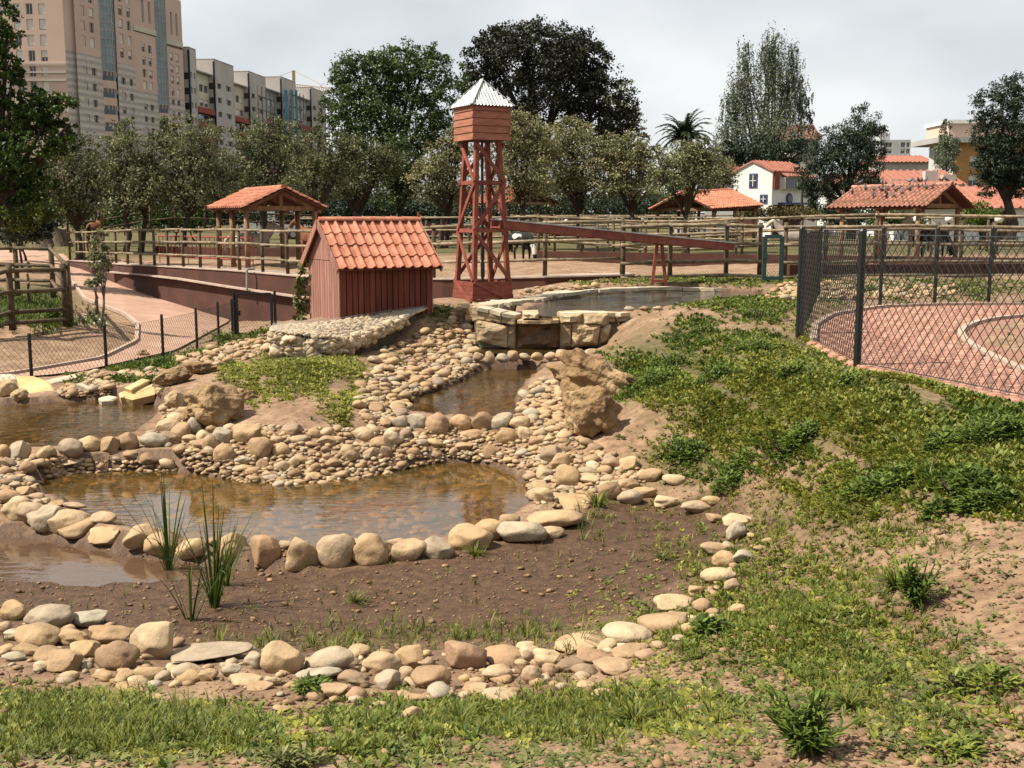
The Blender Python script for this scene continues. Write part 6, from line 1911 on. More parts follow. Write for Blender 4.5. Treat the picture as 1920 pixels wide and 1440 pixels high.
wb = empty('white_flats', ptz(1680, 260, 0), 'distant white block of flats with balconies', 'building')
p0, p1 = ptz(1648, 260, 10), ptz(1704, 260, 10)
facade(wb, (p0.x, 260), (1, 0), p1.x - p0.x, 0, zrow(262, 260), [(1.0, 2.6), (4.6, 5.6), (5.9, 6.6)], [(zrow(y + 5, 260), zrow(y - 4, 260)) for y in (297, 283, 271)], MT['grey_render'], shut=(0, .4), seed=4)
m = MB(); m.obox(Vector((p0.x, 260.4, 0)), (p1.x - p0.x, 0, 0), (0, 12, 0), UP * (zrow(262, 260) - .1)); m.obox(Vector((p0.x + .5, 262, zrow(262, 260))), (2.2, 0, 0), (0, 4, 0), UP * 1.4); m.build('rear_wall', MT['grey_render'], wb)
ob = empty('ochre_building', ptz(1800, 130, 0), 'ochre building with a wide flat eave behind the trees', 'building')
p0, p1 = ptz(1790, 130, 10), ptz(1990, 130, 10)
facade(ob, (p0.x, 130), (1, 0), p1.x - p0.x, 0, zrow(268, 130), [(1.8, 2.9), (4.5, 5.6), (7, 8.2)], [(zrow(y + 14, 130), zrow(y - 8, 130)) for y in (335, 300)], MT['ochre'], shut=(.95, .5), seed=9)
facade(ob, (p0.x - 1.2, 134.5), (1.2, -4.5), 4.6, 0, zrow(268, 130), [(1.0, 2.2)], [(zrow(y + 12, 132), zrow(y - 8, 132)) for y in (338, 296)], MT['grey_render'], shut=(.5,), seed=10)
m = MB(); m.obox(Vector((p0.x - 2.2, 129, zrow(268, 130))), (p1.x - p0.x + 4, 0, 0), (0, 9, 0), UP * .6)
m.build('eave_slab', MT['concrete_dark'], ob)
m = MB(); m.obox(Vector((p0.x - .6, 130.4, zrow(258, 130))), (p1.x - p0.x, 0, 0), (0, 7, 0), UP * 1.6); m.build('attic_wall', MT['pink_render'], ob)
m = MB(); m.obox(Vector((p0.x - .8, 130.2, zrow(258, 130) + 1.6)), (p1.x - p0.x + .4, 0, 0), (0, 7.4, 0), UP * .4); m.build('parapet', MT['white'], ob)
m = MB(); m.obox(Vector((p0.x + .1, 130.4, 0)), (p1.x - p0.x - .2, 0, 0), (0, 7, 0), UP * (zrow(268, 130) - .1)); m.build('rear_wall', MT['ochre'], ob)

# ------------------------------------------------------------------ trees
def kites(C, N, T, ln, wd):
    """leaf quads: centre, normal, long axis, length, width"""
    S = np.cross(N, T)
    ln = ln[:, None]; wd = wd[:, None]
    v = np.stack([C - T * ln * .5, C + S * wd * .5 + N * wd * .12, C + T * ln * .5, C - S * wd * .5 + N * wd * .12], 1)
    return v.reshape(-1, 3)
def unit(v): return v / (np.linalg.norm(v, axis=1, keepdims=True) + 1e-9)
def leaf_mesh(name, C, ln, wd, mtl, tone, up=.25, r=rng, orient=None):
    n = len(C)
    N = unit(r.normal(size=(n, 3)) + np.array([-.25, 0, up]))
    A = r.normal(size=(n, 3)) if orient is None else orient + r.normal(size=(n, 3)) * .35
    T = unit(A - N * (A * N).sum(1, keepdims=True))
    L_ = ln * r.uniform(.6, 1.25, n); W_ = wd * r.uniform(.6, 1.2, n)
    V = kites(C, N, T, L_, W_)
    return np_mesh(name, V, np.arange(4 * n), np.full(n, 4), mtl, tone=np.repeat(tone, 4))

def tree(name, label, trunk_px, base_y, D, lobes, mleaf, nleaf, leaf, bark='bark', tr=.18, group=None, clump=.30, fill=.55, per=34, aspect=.55, ground_z=None, stems=1, depthk=.85, seed=0, orient=None, shell=.55, aniso=(1.1, 1.1, .75), swell=1.0):
    r = np.random.default_rng(seed + 1000); rr = random.Random(seed)
    base = ptz(trunk_px, D, .25)
    base.z = gnd(base.x, base.y) if ground_z is None else ground_z
    T = empty(name, base, label, 'tree', group)
    L = []
    for (px, py, rx, ry) in lobes:
        yy = D + rr.uniform(-.25, .25) * rx / FPX * D
        c = pt(px, py, yy); k = D / FPX
        L.append((np.array(c), np.array([rx * k, rx * k * depthk, ry * k]) * swell))
    vol = np.array([l[1][0] * l[1][2] for l in L]); share = vol / vol.sum()
    PC, TN = [], []
    for (c, R_), sh in zip(L, share):
        m = int(nleaf * sh); nc = max(4, m // per)
        d = unit(r.normal(size=(nc, 3))); rad = shell + (1 - shell) * r.random(nc) ** .6
        rad = np.where(r.random(nc) < .22, r.random(nc) * .7, rad)
        cc_ = c + d * rad[:, None] * R_
        cs = clump * np.mean(R_) * r.uniform(.6, 1.3, nc)
        ct = r.random(nc)
        k = r.integers(0, nc, m)
        off = unit(r.normal(size=(m, 3))) * (r.random(m) ** .5)[:, None] * cs[k][:, None] * np.array(aniso)
        PC.append(cc_[k] + off); TN.append(np.clip(ct[k] * .6 + r.random(m) * .45, 0, 1))
    C = np.concatenate(PC); tone = np.concatenate(TN)
    me = leaf_mesh('crown', C - np.array(base), leaf, leaf * aspect, mleaf, tone, r=r, orient=orient)
    link('crown', me, T)
    mb = MB()
    top = max(l[0][2] for l in L)
    cen = sum((l[0] * s for l, s in zip(L, share)), np.zeros(3))
    fork = base.lerp(Vector(cen), .45); fork.x += rr.uniform(-.1, .1); 
    for s in range(stems):
        off = Vector((rr.uniform(-.5, .5) * tr * 4 * (stems > 1), rr.uniform(-.3, .3) * (stems > 1), 0))
        mid = base.lerp(fork, .5) + Vector((rr.uniform(-1, 1) * tr, rr.uniform(-1, 1) * tr, 0)) + off
        mb.tube([base + off - UP * .3, base + off + UP * .15, mid, fork + off * 1.4], [tr * 1.45, tr * 1.1, tr * .9, tr * .72], 9)
        for (c, R_), sh in zip(L, share):
            if stems > 1 and rr.random() < .4: continue
            e = Vector(c) + Vector((0, 0, -.1 * R_[2])); f0 = fork + off * 1.4
            m1 = f0.lerp(e, .5) + Vector((rr.uniform(-.12, .12), rr.uniform(-.12, .12), .08)) * R_[0]
            b0 = tr * .55
            mb.tube([f0 - UP * .1, m1, e], [b0, b0 * .65, b0 * .28], 7)
            for _ in range(4):
                q = Vector(c + unit(r.normal(size=(1, 3)))[0] * R_ * .8)
                mb.tube([m1.lerp(e, .6), m1.lerp(q, .75), q], [b0 * .3, b0 * .18, b0 * .06], 5)
    mb.build('trunk', MT[bark], T, smooth=True)
    return T

tree('evergreen_tree', 'huge dark evergreen tree rising behind the water tower', 1010, 400, 88, [(1000,105,105,66),(930,125,66,66),(1075,140,76,82),(1125,205,74,64),(990,195,112,64),(1155,235,42,42),(898,175,44,60),(1062,95,46,46),(985,72,58,32),(925,90,45,40),(1110,130,40,55)], MT['leaf_dark'], 46000, .25, tr=.55, clump=.22, per=44, seed=1, aspect=.6)
tree('broadleaf_tree', 'large mid-green tree left of the water tower', 745, 400, 80, [(690,165,80,72),(768,138,72,58),(826,165,52,74),(648,215,50,66),(740,235,108,70),(815,262,55,52),(690,285,62,50),(735,120,45,35),(800,105,35,25),(665,140,45,40)], MT['leaf_green'], 36000, .23, tr=.4, clump=.22, per=38, seed=2)
tree('thin_tree', 'pale thin-leaved tree at the right shoulder of the dark evergreen', 1170, 400, 96, [(1160,190,34,42),(1185,235,28,38),(1200,262,18,20)], MT['leaf_olive_pale'], 2600, .25, tr=.15, clump=.3, per=20, seed=3)
tree('poplar_tree', 'tall upright poplar with grey-green leaves behind the white house', 1440, 380, 98, [(1393,170,28,88),(1378,215,30,60),(1445,150,36,92),(1478,165,32,82),(1430,250,85,52),(1512,225,16,34),(1370,275,38,40),(1455,80,9,24),(1488,110,12,30),(1398,110,10,28),(1500,190,26,50),(1440,110,16,40)], MT['leaf_poplar'], 34000, .20, 'bark_pale', .24, stems=4, clump=.2, per=18, aniso=(.45, .45, 2.2), seed=4, orient=np.array([0, 0, 1.2]), aspect=.5, shell=.3)
tree('shrub_tree', 'dark leafy tree mass at the foot of the poplar', 1440, 395, 94, [(1430,285,70,25),(1395,290,40,20),(1480,280,45,28),(1365,290,30,25)], MT['leaf_cypress'], 7000, .26, seed=5, tr=.2)
tree('cypress_tree', 'dark leaning cypress with a drooping crown beside the white house', 1595, 400, 70, [(1622,238,38,42),(1600,262,48,40),(1565,280,56,40),(1532,318,38,50),(1595,312,60,54),(1633,290,26,60),(1640,345,24,42),(1548,362,46,34),(1520,345,24,34)], MT['leaf_cypress'], 32000, .15, tr=.3, clump=.26, per=40, seed=6, aspect=.45, shell=.7, orient=np.array([0, 0, -.8]))
tree('cypress_tree', 'tall dark cypress with a thick trunk at the right edge', 1890, 425, 56, [(1880,190,52,34),(1905,170,34,32),(1845,222,30,20),(1835,258,22,10),(1882,262,60,36),(1895,310,62,40),(1850,330,26,42),(1930,250,50,80),(1870,300,40,50),(1915,345,40,30)], MT['leaf_cypress'], 30000, .14, tr=.28, clump=.26, per=40, seed=7, aspect=.45, shell=.7)
tree('poplar_tree', 'slim distant poplar in front of the ochre building', 1775, 340, 108, [(1775,295,27,34),(1774,252,12,26),(1771,232,6,14),(1785,275,15,25)], MT['leaf_poplar'], 3200, .24, 'bark_pale', .12, seed=8, orient=np.array([0, 0, 1.2]), per=18)
tree('broadleaf_tree', 'glossy green tree filling the upper left corner', -20, 470, 38, [(12,60,24,70),(20,150,36,36),(95,205,48,34),(40,215,60,40),(35,280,72,50),(112,262,44,30),(15,335,58,34),(-50,140,50,150),(20,375,55,30),(70,350,40,30),(128,232,16,14),(70,180,24,20)], MT['leaf_near'], 19000, .16, tr=.24, clump=.26, per=30, seed=9, aspect=.6)
OL = [ # label, trunk column, distance, lobes, material, leaves
    ('dark olive tree left of the corral fence behind the stumps', 150, 50, [(120,335,62,48),(165,300,45,40),(100,375,48,32),(180,360,45,40),(60,330,45,40)], 'leaf_olive_dark', 6500),
    ('olive tree with a tall thin top below the pink tower', 250, 50, [(232,258,26,30),(250,300,45,45),(215,330,52,40),(280,345,50,40),(240,375,60,25)], 'leaf_olive', 7000),
    ('rounded olive tree under the grey apartment block', 345, 50, [(310,255,24,24),(365,262,46,36),(335,310,62,48),(395,315,45,44),(350,355,72,34),(420,350,36,34)], 'leaf_olive', 8500),
    ('dark green leafy olive behind the left shelter roof', 505, 56, [(505,262,50,36),(470,290,45,45),(540,300,45,45),(500,335,70,36),(455,330,36,34)], 'leaf_olive_dark', 8000),
    ('brownish twiggy olive beside the left shelter', 585, 47, [(590,290,45,40),(620,330,40,45),(570,340,35,40),(640,300,35,36)], 'leaf_olive_dark', 4200),
    ('olive tree right of the brownish twiggy one', 665, 55, [(660,300,48,42),(695,330,45,40),(640,350,45,30),(720,305,36,32)], 'leaf_olive_dark', 6500),
    ('bluish-green rounded tree left of the tower legs', 745, 58, [(748,305,34,34),(740,350,42,36),(765,340,28,30)], 'leaf_green', 5200),
    ('pale olive tree directly left of the tower', 825, 54, [(830,300,40,32),(810,335,38,32),(850,345,40,34),(815,365,30,18),(862,280,30,40)], 'leaf_olive_pale', 6000),
    ('pale yellowish olive tree directly right of the tower', 985, 52, [(970,250,46,34),(950,290,45,42),(1000,300,50,42),(975,340,66,32),(1015,265,30,28)], 'leaf_olive_pale', 8500),
    ('wide pale olive tree behind the flume', 1085, 54, [(1065,255,45,32),(1095,290,60,40),(1050,315,45,40),(1120,335,55,36),(1070,355,60,24)], 'leaf_olive_pale', 8500),
    ('grey olive tree left of the palm', 1190, 53, [(1170,285,42,32),(1205,310,42,36),(1165,330,42,36),(1215,350,36,26),(1140,300,32,30)], 'leaf_olive_pale', 7000),
    ('olive tree with a crooked trunk in front of the tiled shelter', 1278, 50, [(1262,310,40,30),(1300,330,44,32),(1250,345,36,26),(1320,305,34,26),(1285,290,40,24)], 'leaf_olive', 6000),
    ('olive tree in front of the grey house wall', 1345, 60, [(1340,320,34,30),(1358,345,24,22),(1325,345,26,22)], 'leaf_olive', 3600),
]
for i, (lab, px, D, lb, mn, nl) in enumerate(OL):
    top = min(l[1] - l[3] for l in lb)
    lb = lb + [(l[0] + rnd.uniform(-.9, .9) * l[2], l[1] - rnd.uniform(.3, 1.0) * l[3], l[2] * rnd.uniform(.28, .5), l[3] * rnd.uniform(.28, .5)) for l in lb for _k in range(2)]
    tree('olive_tree', lab, px, 400, D, lb, MT[mn], int(nl * 2.0), .15, 'bark', .13, 'olive trees behind the paddocks', clump=.34, per=34, swell=1.16, seed=30 + i, aspect=.42, stems=2 if i % 2 else 1)
# understorey shrubs
def shrub(label, lobes, D, mn, nl, leaf, seed, name='shrub', gz_=None):
    px = sum(l[0] for l in lobes) / len(lobes)
    t = tree(name, label, px, 410, D, lobes, MT[mn], nl, leaf, 'bark', .05, None, .4, per=26, seed=seed, ground_z=gz_)
    t['category'] = 'shrub'; return t
shrub('bright green bush under the tree at the left edge', [(40,400,44,32),(80,395,30,26),(0,395,40,30)], 44, 'leaf_shrub', 5200, .14, 70)
shrub('dark bush in the shade at the left edge behind the rail', [(20,435,50,22),(75,430,30,22)], 50, 'leaf_cypress', 3500, .15, 71)
shrub('green bush in the shade behind the climbing fence', [(215,405,40,26),(160,410,40,22)], 58, 'leaf_near', 4200, .16, 72)
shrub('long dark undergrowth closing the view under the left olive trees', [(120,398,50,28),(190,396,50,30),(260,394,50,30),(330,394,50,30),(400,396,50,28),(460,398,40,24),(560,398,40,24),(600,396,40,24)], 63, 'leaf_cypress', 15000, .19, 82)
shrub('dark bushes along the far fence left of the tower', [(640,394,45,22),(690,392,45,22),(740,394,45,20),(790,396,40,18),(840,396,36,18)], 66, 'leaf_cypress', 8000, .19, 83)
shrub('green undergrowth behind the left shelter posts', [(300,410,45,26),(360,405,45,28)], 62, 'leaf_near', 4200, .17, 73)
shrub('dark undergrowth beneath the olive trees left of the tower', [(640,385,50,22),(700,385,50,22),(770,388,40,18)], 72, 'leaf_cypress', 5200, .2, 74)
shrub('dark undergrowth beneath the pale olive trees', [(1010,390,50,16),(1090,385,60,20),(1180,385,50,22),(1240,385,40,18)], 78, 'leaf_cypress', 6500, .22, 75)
shrub('brownish clipped hedge in front of the white house', [(1410,400,28,12),(1445,402,30,12),(1485,401,30,12),(1520,404,26,10)], 62, 'leaf_hedge', 5200, .13, 76, 'hedge')
shrub('round yellow-green bush beside the right shelter', [(1835,400,32,20),(1822,412,30,14),(1855,408,24,16)], 52, 'leaf_shrub', 4200, .13, 77)
shrub('green bush behind the posts of the right shelter', [(1665,412,36,14),(1710,415,36,12)], 60, 'leaf_near', 2600, .15, 78)
shrub('dense dark hedge closing the view under the cypress', [(1570,400,40,22),(1620,405,40,18)], 76, 'leaf_cypress', 3800, .2, 79, 'hedge')
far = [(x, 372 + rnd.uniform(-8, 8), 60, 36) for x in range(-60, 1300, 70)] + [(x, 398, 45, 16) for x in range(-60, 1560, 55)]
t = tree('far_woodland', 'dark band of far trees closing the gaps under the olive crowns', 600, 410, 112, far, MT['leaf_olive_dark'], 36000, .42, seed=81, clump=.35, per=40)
t['kind'] = 'stuff'

# palm
pb = ptz(1284, 78, .3); pb.z = gnd(pb.x, pb.y)
palm = empty('palm_tree', pb, 'date palm with arching fronds above the olive trees', 'tree')
pc = pt(1284, 262, 78)
mb = MB(); mb.tube([pb - UP * .2, pb.lerp(pc, .5), pc], [.32, .27, .3], 10); mb.build('trunk', MT['bark'], palm, smooth=True)
for i in range(64):
    az = i * 2.39996; el = rnd.uniform(.15, 1.35)
    L_ = rnd.uniform(1.7, 2.4)
    pts_ = []; p = Vector(pc); d = Vector((math.cos(az) * math.cos(el), math.sin(az) * math.cos(el), math.sin(el)))
    for k in range(9):
        pts_.append(p.copy()); p = p + d * L_ / 8; d = (d + Vector((0, 0, -.13 - .05 * k * .5))).normalized()
    mb = MB(); mb.tube(pts_, [.035 * (1 - k / 10) for k in range(9)], 4)
    for k in range(1, 9):
        a_ = pts_[k]; tdir = (pts_[k] - pts_[k - 1]).normalized(); sd_ = tdir.cross(UP).normalized()
        for h in (0, .5):
            q = a_ - tdir * h * L_ / 8
            for sg in (-1, 1):
                e = q + sd_ * sg * .42 * (1 - k / 14) + tdir * .28 - UP * .10
                mb.add([q - tdir * .07, q + tdir * .07, e], [(0, 1, 2)])
    mb.build('frond', MT['leaf_palm'], palm)
# ------------------------------------------------------------------ animals, birds, cars, lamps, stumps
def skin_body(name, nodes, edges, mats, root=0, sub=2):
    me = bpy.data.meshes.new(name + '_skeleton')
    me.from_pydata([n[0] for n in nodes], edges, [])
    o = bpy.data.objects.new(name + '_skeleton', me); COL.objects.link(o)
    md = o.modifiers.new('skin', 'SKIN')
    for i, n in enumerate(nodes):
        r_ = n[1] if hasattr(n[1], '__len__') else (n[1], n[1])
        me.skin_vertices[0].data[i].radius = r_
        me.skin_vertices[0].data[i].use_root = (i == root)
    s = o.modifiers.new('sub', 'SUBSURF'); s.levels = sub; s.render_levels = sub
    dg = bpy.context.evaluated_depsgraph_get()
    out = bpy.data.meshes.new_from_object(o.evaluated_get(dg))
    bpy.data.objects.remove(o); bpy.data.meshes.remove(me)
    out.name = name
    out.materials.clear()
    for m in mats: out.materials.append(m)
    out.polygons.foreach_set('use_smooth', [True] * len(out.polygons))
    return out

def patch_mat(name, c1, c2, scale, thr=.5):
    m = mat(name, c1, c2, scale, .85, detail=1)
    for n in m.node_tree.nodes:
        if n.type == 'VALTORGB':
            n.color_ramp.elements[0].position = thr - .02; n.color_ramp.elements[1].position = thr + .02
    return m
def equine(headdown):
    # x forward, z up, about 1.05 m at the withers
    N = [((-.05, 0, .78), (.21, .24)), ((.28, 0, .80), (.19, .23)), ((.47, 0, .88), (.13, .17)), ((-.35, 0, .82), (.20, .23)), ((-.52, 0, .84), (.14, .17))]
    E = [(0, 1), (1, 2), (0, 3), (3, 4)]
    if headdown:
        N += [((.66, 0, .72), (.09, .13)), ((.80, 0, .46), (.07, .10)), ((.84, 0, .30), (.075, .095)), ((.86, 0, .10), (.05, .06))]
    else:
        N += [((.64, 0, 1.08), (.09, .13)), ((.76, 0, 1.26), (.075, .10)), ((.88, 0, 1.20), (.07, .09)), ((1.04, 0, 1.02), (.05, .055))]
    E += [(2, 5), (5, 6), (6, 7), (7, 8)]
    for sg in (-1, 1):
        b = len(N)
        N += [((.36, sg * .12, .62), .085), ((.37, sg * .13, .36), .048), ((.37, sg * .13, .10), .034), ((.40, sg * .13, .0), .05)]
        E += [(1, b), (b, b + 1), (b + 1, b + 2), (b + 2, b + 3)]
        b = len(N)
        N += [((-.46, sg * .13, .60), .11), ((-.40, sg * .14, .46), .07), ((-.53, sg * .14, .33), .048), ((-.50, sg * .14, .10), .034), ((-.47, sg * .14, .0), .05)]
        E += [(3, b), (b, b + 1), (b + 1, b + 2), (b + 2, b + 3), (b + 3, b + 4)]
    return N, E
EQ = {}
def animal(label, px, py, D, rz, sc, headdown, mt_, mane, cat='pony', name='pony'):
    if headdown not in EQ:
        N, E = equine(headdown); EQ[headdown] = skin_body('body', N, E, [mt_])
    me = EQ[headdown].copy(); me.materials.clear(); me.materials.append(mt_)
    p = ptz(px, D, .2); p.z = gnd(p.x, p.y) if py is None else zrow(py, D)
    A = empty(name, p, label, cat); A.rotation_euler = (0, 0, rz); A.scale = (sc, sc, sc)
    link('body', me, A)
    hx, hz = (.80, .46) if headdown else (.76, 1.26)
    for sg in (-1, 1):
        mb = MB(); mb.tube([(hx - .02, sg * .05, hz + .06), (hx, sg * .075, hz + .17)], [.035, .006], 6)
        e = link('ear', mb.mesh('ear', mt_), A)
    mb = MB(); mb.tube([(-.62, 0, .92), (-.74, 0, .78), (-.76, 0, .40)], [.04, .07, .02], 7); link('tail', mb.mesh('tail', mane, smooth=True), A)
    a0, a1 = ((.47, 0, 1.02), (.78, 0, .56)) if headdown else ((.46, 0, 1.04), (.72, 0, 1.36))
    mb = MB(); mb.tube([a0, ((a0[0] + a1[0]) / 2 + .02, 0, (a0[2] + a1[2]) / 2 + .07), a1], [.03, .06, .03], 6); link('mane', mb.mesh('mane', mane, smooth=True), A)
    return A
MT['pinto'] = patch_mat('black_and_white_coat', (.012, .012, .012), (.6, .57, .5), 2.2, .63)
MT['coat_grey'] = mat('pale_grey_coat', (.42, .37, .31), (.55, .5, .43), 3, .85)
MT['coat_brown'] = mat('chestnut_coat', (.20, .075, .03), (.28, .11, .045), 3, .8)
MT['coat_dark'] = mat('black_brown_coat', (.018, .014, .012), (.03, .024, .02), 3, .8)
animal('black and white pony grazing behind the flume', 975, None, 37.5, math.radians(-55), .98, True, MT['pinto'], MT['coat_dark'])
animal('pale grey donkey standing behind the fence left of the right shelter', 1490, None, 46, math.radians(176), 1.15, False, MT['coat_grey'], MT['coat_grey'], 'donkey', 'donkey')
animal('dark brown pony under the right shelter', 1745, None, 40.6, math.radians(20), 1.05, True, MT['coat_dark'], MT['coat_dark'])
animal('cream pony looking over the fence under the right shelter', 1722, None, 41.5, math.radians(-140), 1.15, False, MT['coat_grey'], MT['shutter'])
animal('chestnut pony partly hidden behind the hut roof', 592, None, 41, math.radians(150), 1.15, False, MT['coat_brown'], MT['coat_dark'])
animal('grey pony tethered under the left shelter', 470, None, 37.2, math.radians(5), 1.05, False, MT['coat_grey'], MT['coat_grey'])
animal('chestnut pony seen from behind at the left end of the pole fence', 180, None, 52, math.radians(95), 1.3, False, MT['coat_brown'], MT['coat_dark'])

# red hay rack in the left paddock
MT['red_steel'] = mat('red_steel', (.30, .05, .045), (.38, .07, .06), 4, .6)
hr = empty('hay_rack', ptz(400, 36, .05), 'red tubular hay rack standing in the left paddock', 'hay rack')
a, b = ptz(300, 40, .1), ptz(475, 35.5, .1)
for z in (.25, .95):
    mb = MB(); mb.tube([a + UP * z, b + UP * z], .025, 6); mb.build('rail', MT['red_steel'], hr)
for i in range(22):
    p = a.lerp(b, i / 21); mb = MB(); mb.tube([p + UP * (.0 if i % 7 == 0 else .25), p + UP * .95], .014, 5); mb.build('bar', MT['red_steel'], hr)

# pigeons on the right shelter
MT['pigeon'] = mat('pigeon_grey', (.07, .07, .072), (.20, .195, .19), 14, .8, rand=.3)
def pigeon_mesh():
    v, f = pebble_verts(5, 2, amp=.05)
    v = v * np.array([.26, .13, .13]); v[:, 2] += .11 + v[:, 0] * .35
    mb = MB(); mb.add(v, [tuple(q) for q in f])
    h, g = ICO[1]; mb.add(h * np.array([.034, .03, .034]) + np.array([.12, 0, .22]), [tuple(q) for q in g])
    mb.tube([(.15, 0, .22), (.185, 0, .21)], [.008, .002], 5)
    mb.tube([(.08, 0, .14), (.115, 0, .2)], [.045, .028], 7)
    mb.obox((-.22, -.035, .04), (.14, 0, .03), (0, .07, 0), (0, 0, .015))
    for s in (-1, 1): mb.tube([(0, s * .03, .07), (.01, s * .03, 0)], .007, 4)
    return mb.mesh('pigeon', MT['pigeon'], smooth=True)
pm_ = pigeon_mesh()
ra, rb_ = pt(1786, 347, 39.2), pt(1600, 353, 42.0)
ru = (rb_ - ra).normalized(); rsd = Vector((-ru.y, ru.x, 0)); drop = zrow(347, 39.2) - zrow(388, 38.4)
if rsd.y > 0: rsd = -rsd
spots = [(.06, 0), (.10, 0), (.26, 0), (.30, 0), (.33, 0), (.37, 0), (.41, 0), (.93, 0), (.98, 0), (.70, 0), (.20, .25), (.34, .3), (.38, .45), (.46, .3), (.52, .5), (.58, .25), (.62, .3), (.64, .55), (.72, .25), (.82, .2), (.48, .65), (.30, .15), (.14, .2), (.56, .12), (.42, .6), (.90, .4)]
PW = ['on the ridge', 'on the tiles']
ridge_i = tile_i = 0
for t, w in sorted(spots):
    p = ra + (rb_ - ra) * t + rsd * (1.75 * w) - UP * (drop * w) + UP * (.12 if w == 0 else .07)
    o = link('pigeon', pm_); o.location = p; o.rotation_euler = (0, 0, rnd.uniform(0, 6.28)); s = rnd.uniform(.7, .9); o.scale = (s, s, s)
    if w == 0:
        ridge_i += 1; lab = f'grey pigeon perched on the shelter ridge, {ordn(ridge_i - 1)} from the right'
    else:
        tile_i += 1; lab = f'grey pigeon sitting on the shelter roof tiles, {ordn(tile_i - 1)} from the right'
    setprops(o, lab, 'pigeon', 'pigeons on the right shelter roof')

# globe lamps
MT['globe'] = mat('white_globe', (.7, .68, .6), (.78, .76, .68), 3, .4)
for px, D, lab in ((1717, 47, 'white globe garden lamp seen left of the shelter corner post'), (1776, 47, 'white globe garden lamp under the shelter gable'), (1869, 46, 'white globe garden lamp in front of the low building')):
    g = ptz(px, D, .2); g.z = gnd(g.x, g.y); ctop = zrow(411, D)
    Lm = empty('garden_lamp', g, lab, 'lamp')
    mb = MB(); mb.tube([g, Vector((g.x, g.y, ctop - .12))], .04, 8); mb.build('lamp_post', MT['dark_metal'], Lm)
    v, f = ICO[3]; mb = MB(); mb.add(v * .17 + np.array([g.x, g.y, ctop]), [tuple(q) for q in f]); mb.build('globe', MT['globe'], Lm, smooth=True)
    mb = MB(); mb.tube([(g.x, g.y, ctop - .2), (g.x, g.y, ctop - .12)], [.06, .09], 8); mb.build('collar', MT['dark_metal'], Lm)

def car(label, px, D, rz, mt_, name='parked_car', van=False):
    p = ptz(px, D, .3); p.z = gnd(p.x, p.y)
    A = empty(name, p, label, 'van' if van else 'car'); A.rotation_euler = (0, 0, rz)
    prof = [(-2.1, .35), (-2.15, .75), (-1.95, .98), (-1.25, 1.02), (-.75, 1.42), (.75, 1.45), (1.3, 1.05), (2.0, .92), (2.15, .7), (2.1, .35)] if not van else [(-2.3, .35), (-2.35, 1.9), (-2.2, 2.05), (1.2, 2.05), (1.75, 1.25), (2.3, 1.05), (2.4, .7), (2.35, .35)]
    mb = MB(); w = .82
    low = [Vector((x, -w, z)) for x, z in prof]
    mb.prism(low, (0, 2 * w, 0)); link('body', mb.mesh('body', mt_), A)
    for sg in (-1, 1):
        mb = MB()
        q = [(-1.15, 1.03), (-.72, 1.36), (-.03, 1.38), (-.03, 1.03)] if not van else [(.2, 1.25), (.2, 1.85), (1.15, 1.85), (1.6, 1.25)]
        mb.prism([Vector((x, sg * (w + .004), z)) for x, z in q], (0, sg * .012, 0))
        if not van: mb.prism([Vector((x, sg * (w + .004), z)) for x, z in [(.03, 1.03), (.03, 1.38), (.7, 1.38), (1.2, 1.05)]], (0, sg * .012, 0))
        link('side_window', mb.mesh('side_window', MT['glass']), A)
        for x in (-1.3, 1.35):
            mb = MB(); mb.tube([(x, sg * (w - .16), .32), (x, sg * (w + .02), .32)], .32, 16); o = link('wheel', mb.mesh('wheel', MT['dark_metal']), A)
            mb = MB(); mb.tube([(x, sg * (w + .02), .32), (x, sg * (w + .035), .32)], .19, 12); link('rim', mb.mesh('rim', MT['pipe']), o)
    mb = MB(); mb.prism([Vector(q) for q in ((.80, -.7, 1.40), (.80, .7, 1.40), (1.3, .72, 1.08), (1.3, -.72, 1.08))], (.02, 0, .02)); link('windscreen', mb.mesh('windscreen', MT['glass']), A)
    return A
MT['car_white'] = mat('white_car_paint', (.6, .6, .6), (.66, .66, .66), 1, .3, spec=.5)
MT['car_red'] = mat('red_car_paint', (.30, .04, .05), (.34, .05, .06), 1, .3, spec=.5)
MT['car_green'] = mat('green_car_paint', (.03, .16, .11), (.04, .2, .14), 1, .3, spec=.5)
car('red parked car glimpsed between trunks left of the tower', 800, 78, .2, MT['car_red'])
car('white parked car behind the red car left of the tower', 845, 84, 0, MT['car_white'])
car('white rounded vehicle parked under the olives right of the tower', 1085, 80, .1, MT['car_white'])
car('white van parked behind the left shelter', 515, 76, .05, MT['car_white'], 'parked_van', True)
car('green parked car right of the white van behind the left shelter', 572, 78, 0, MT['car_green'])
car('pale parked car under the shelter beside the white house', 1330, 74, .1, MT['car_white'])

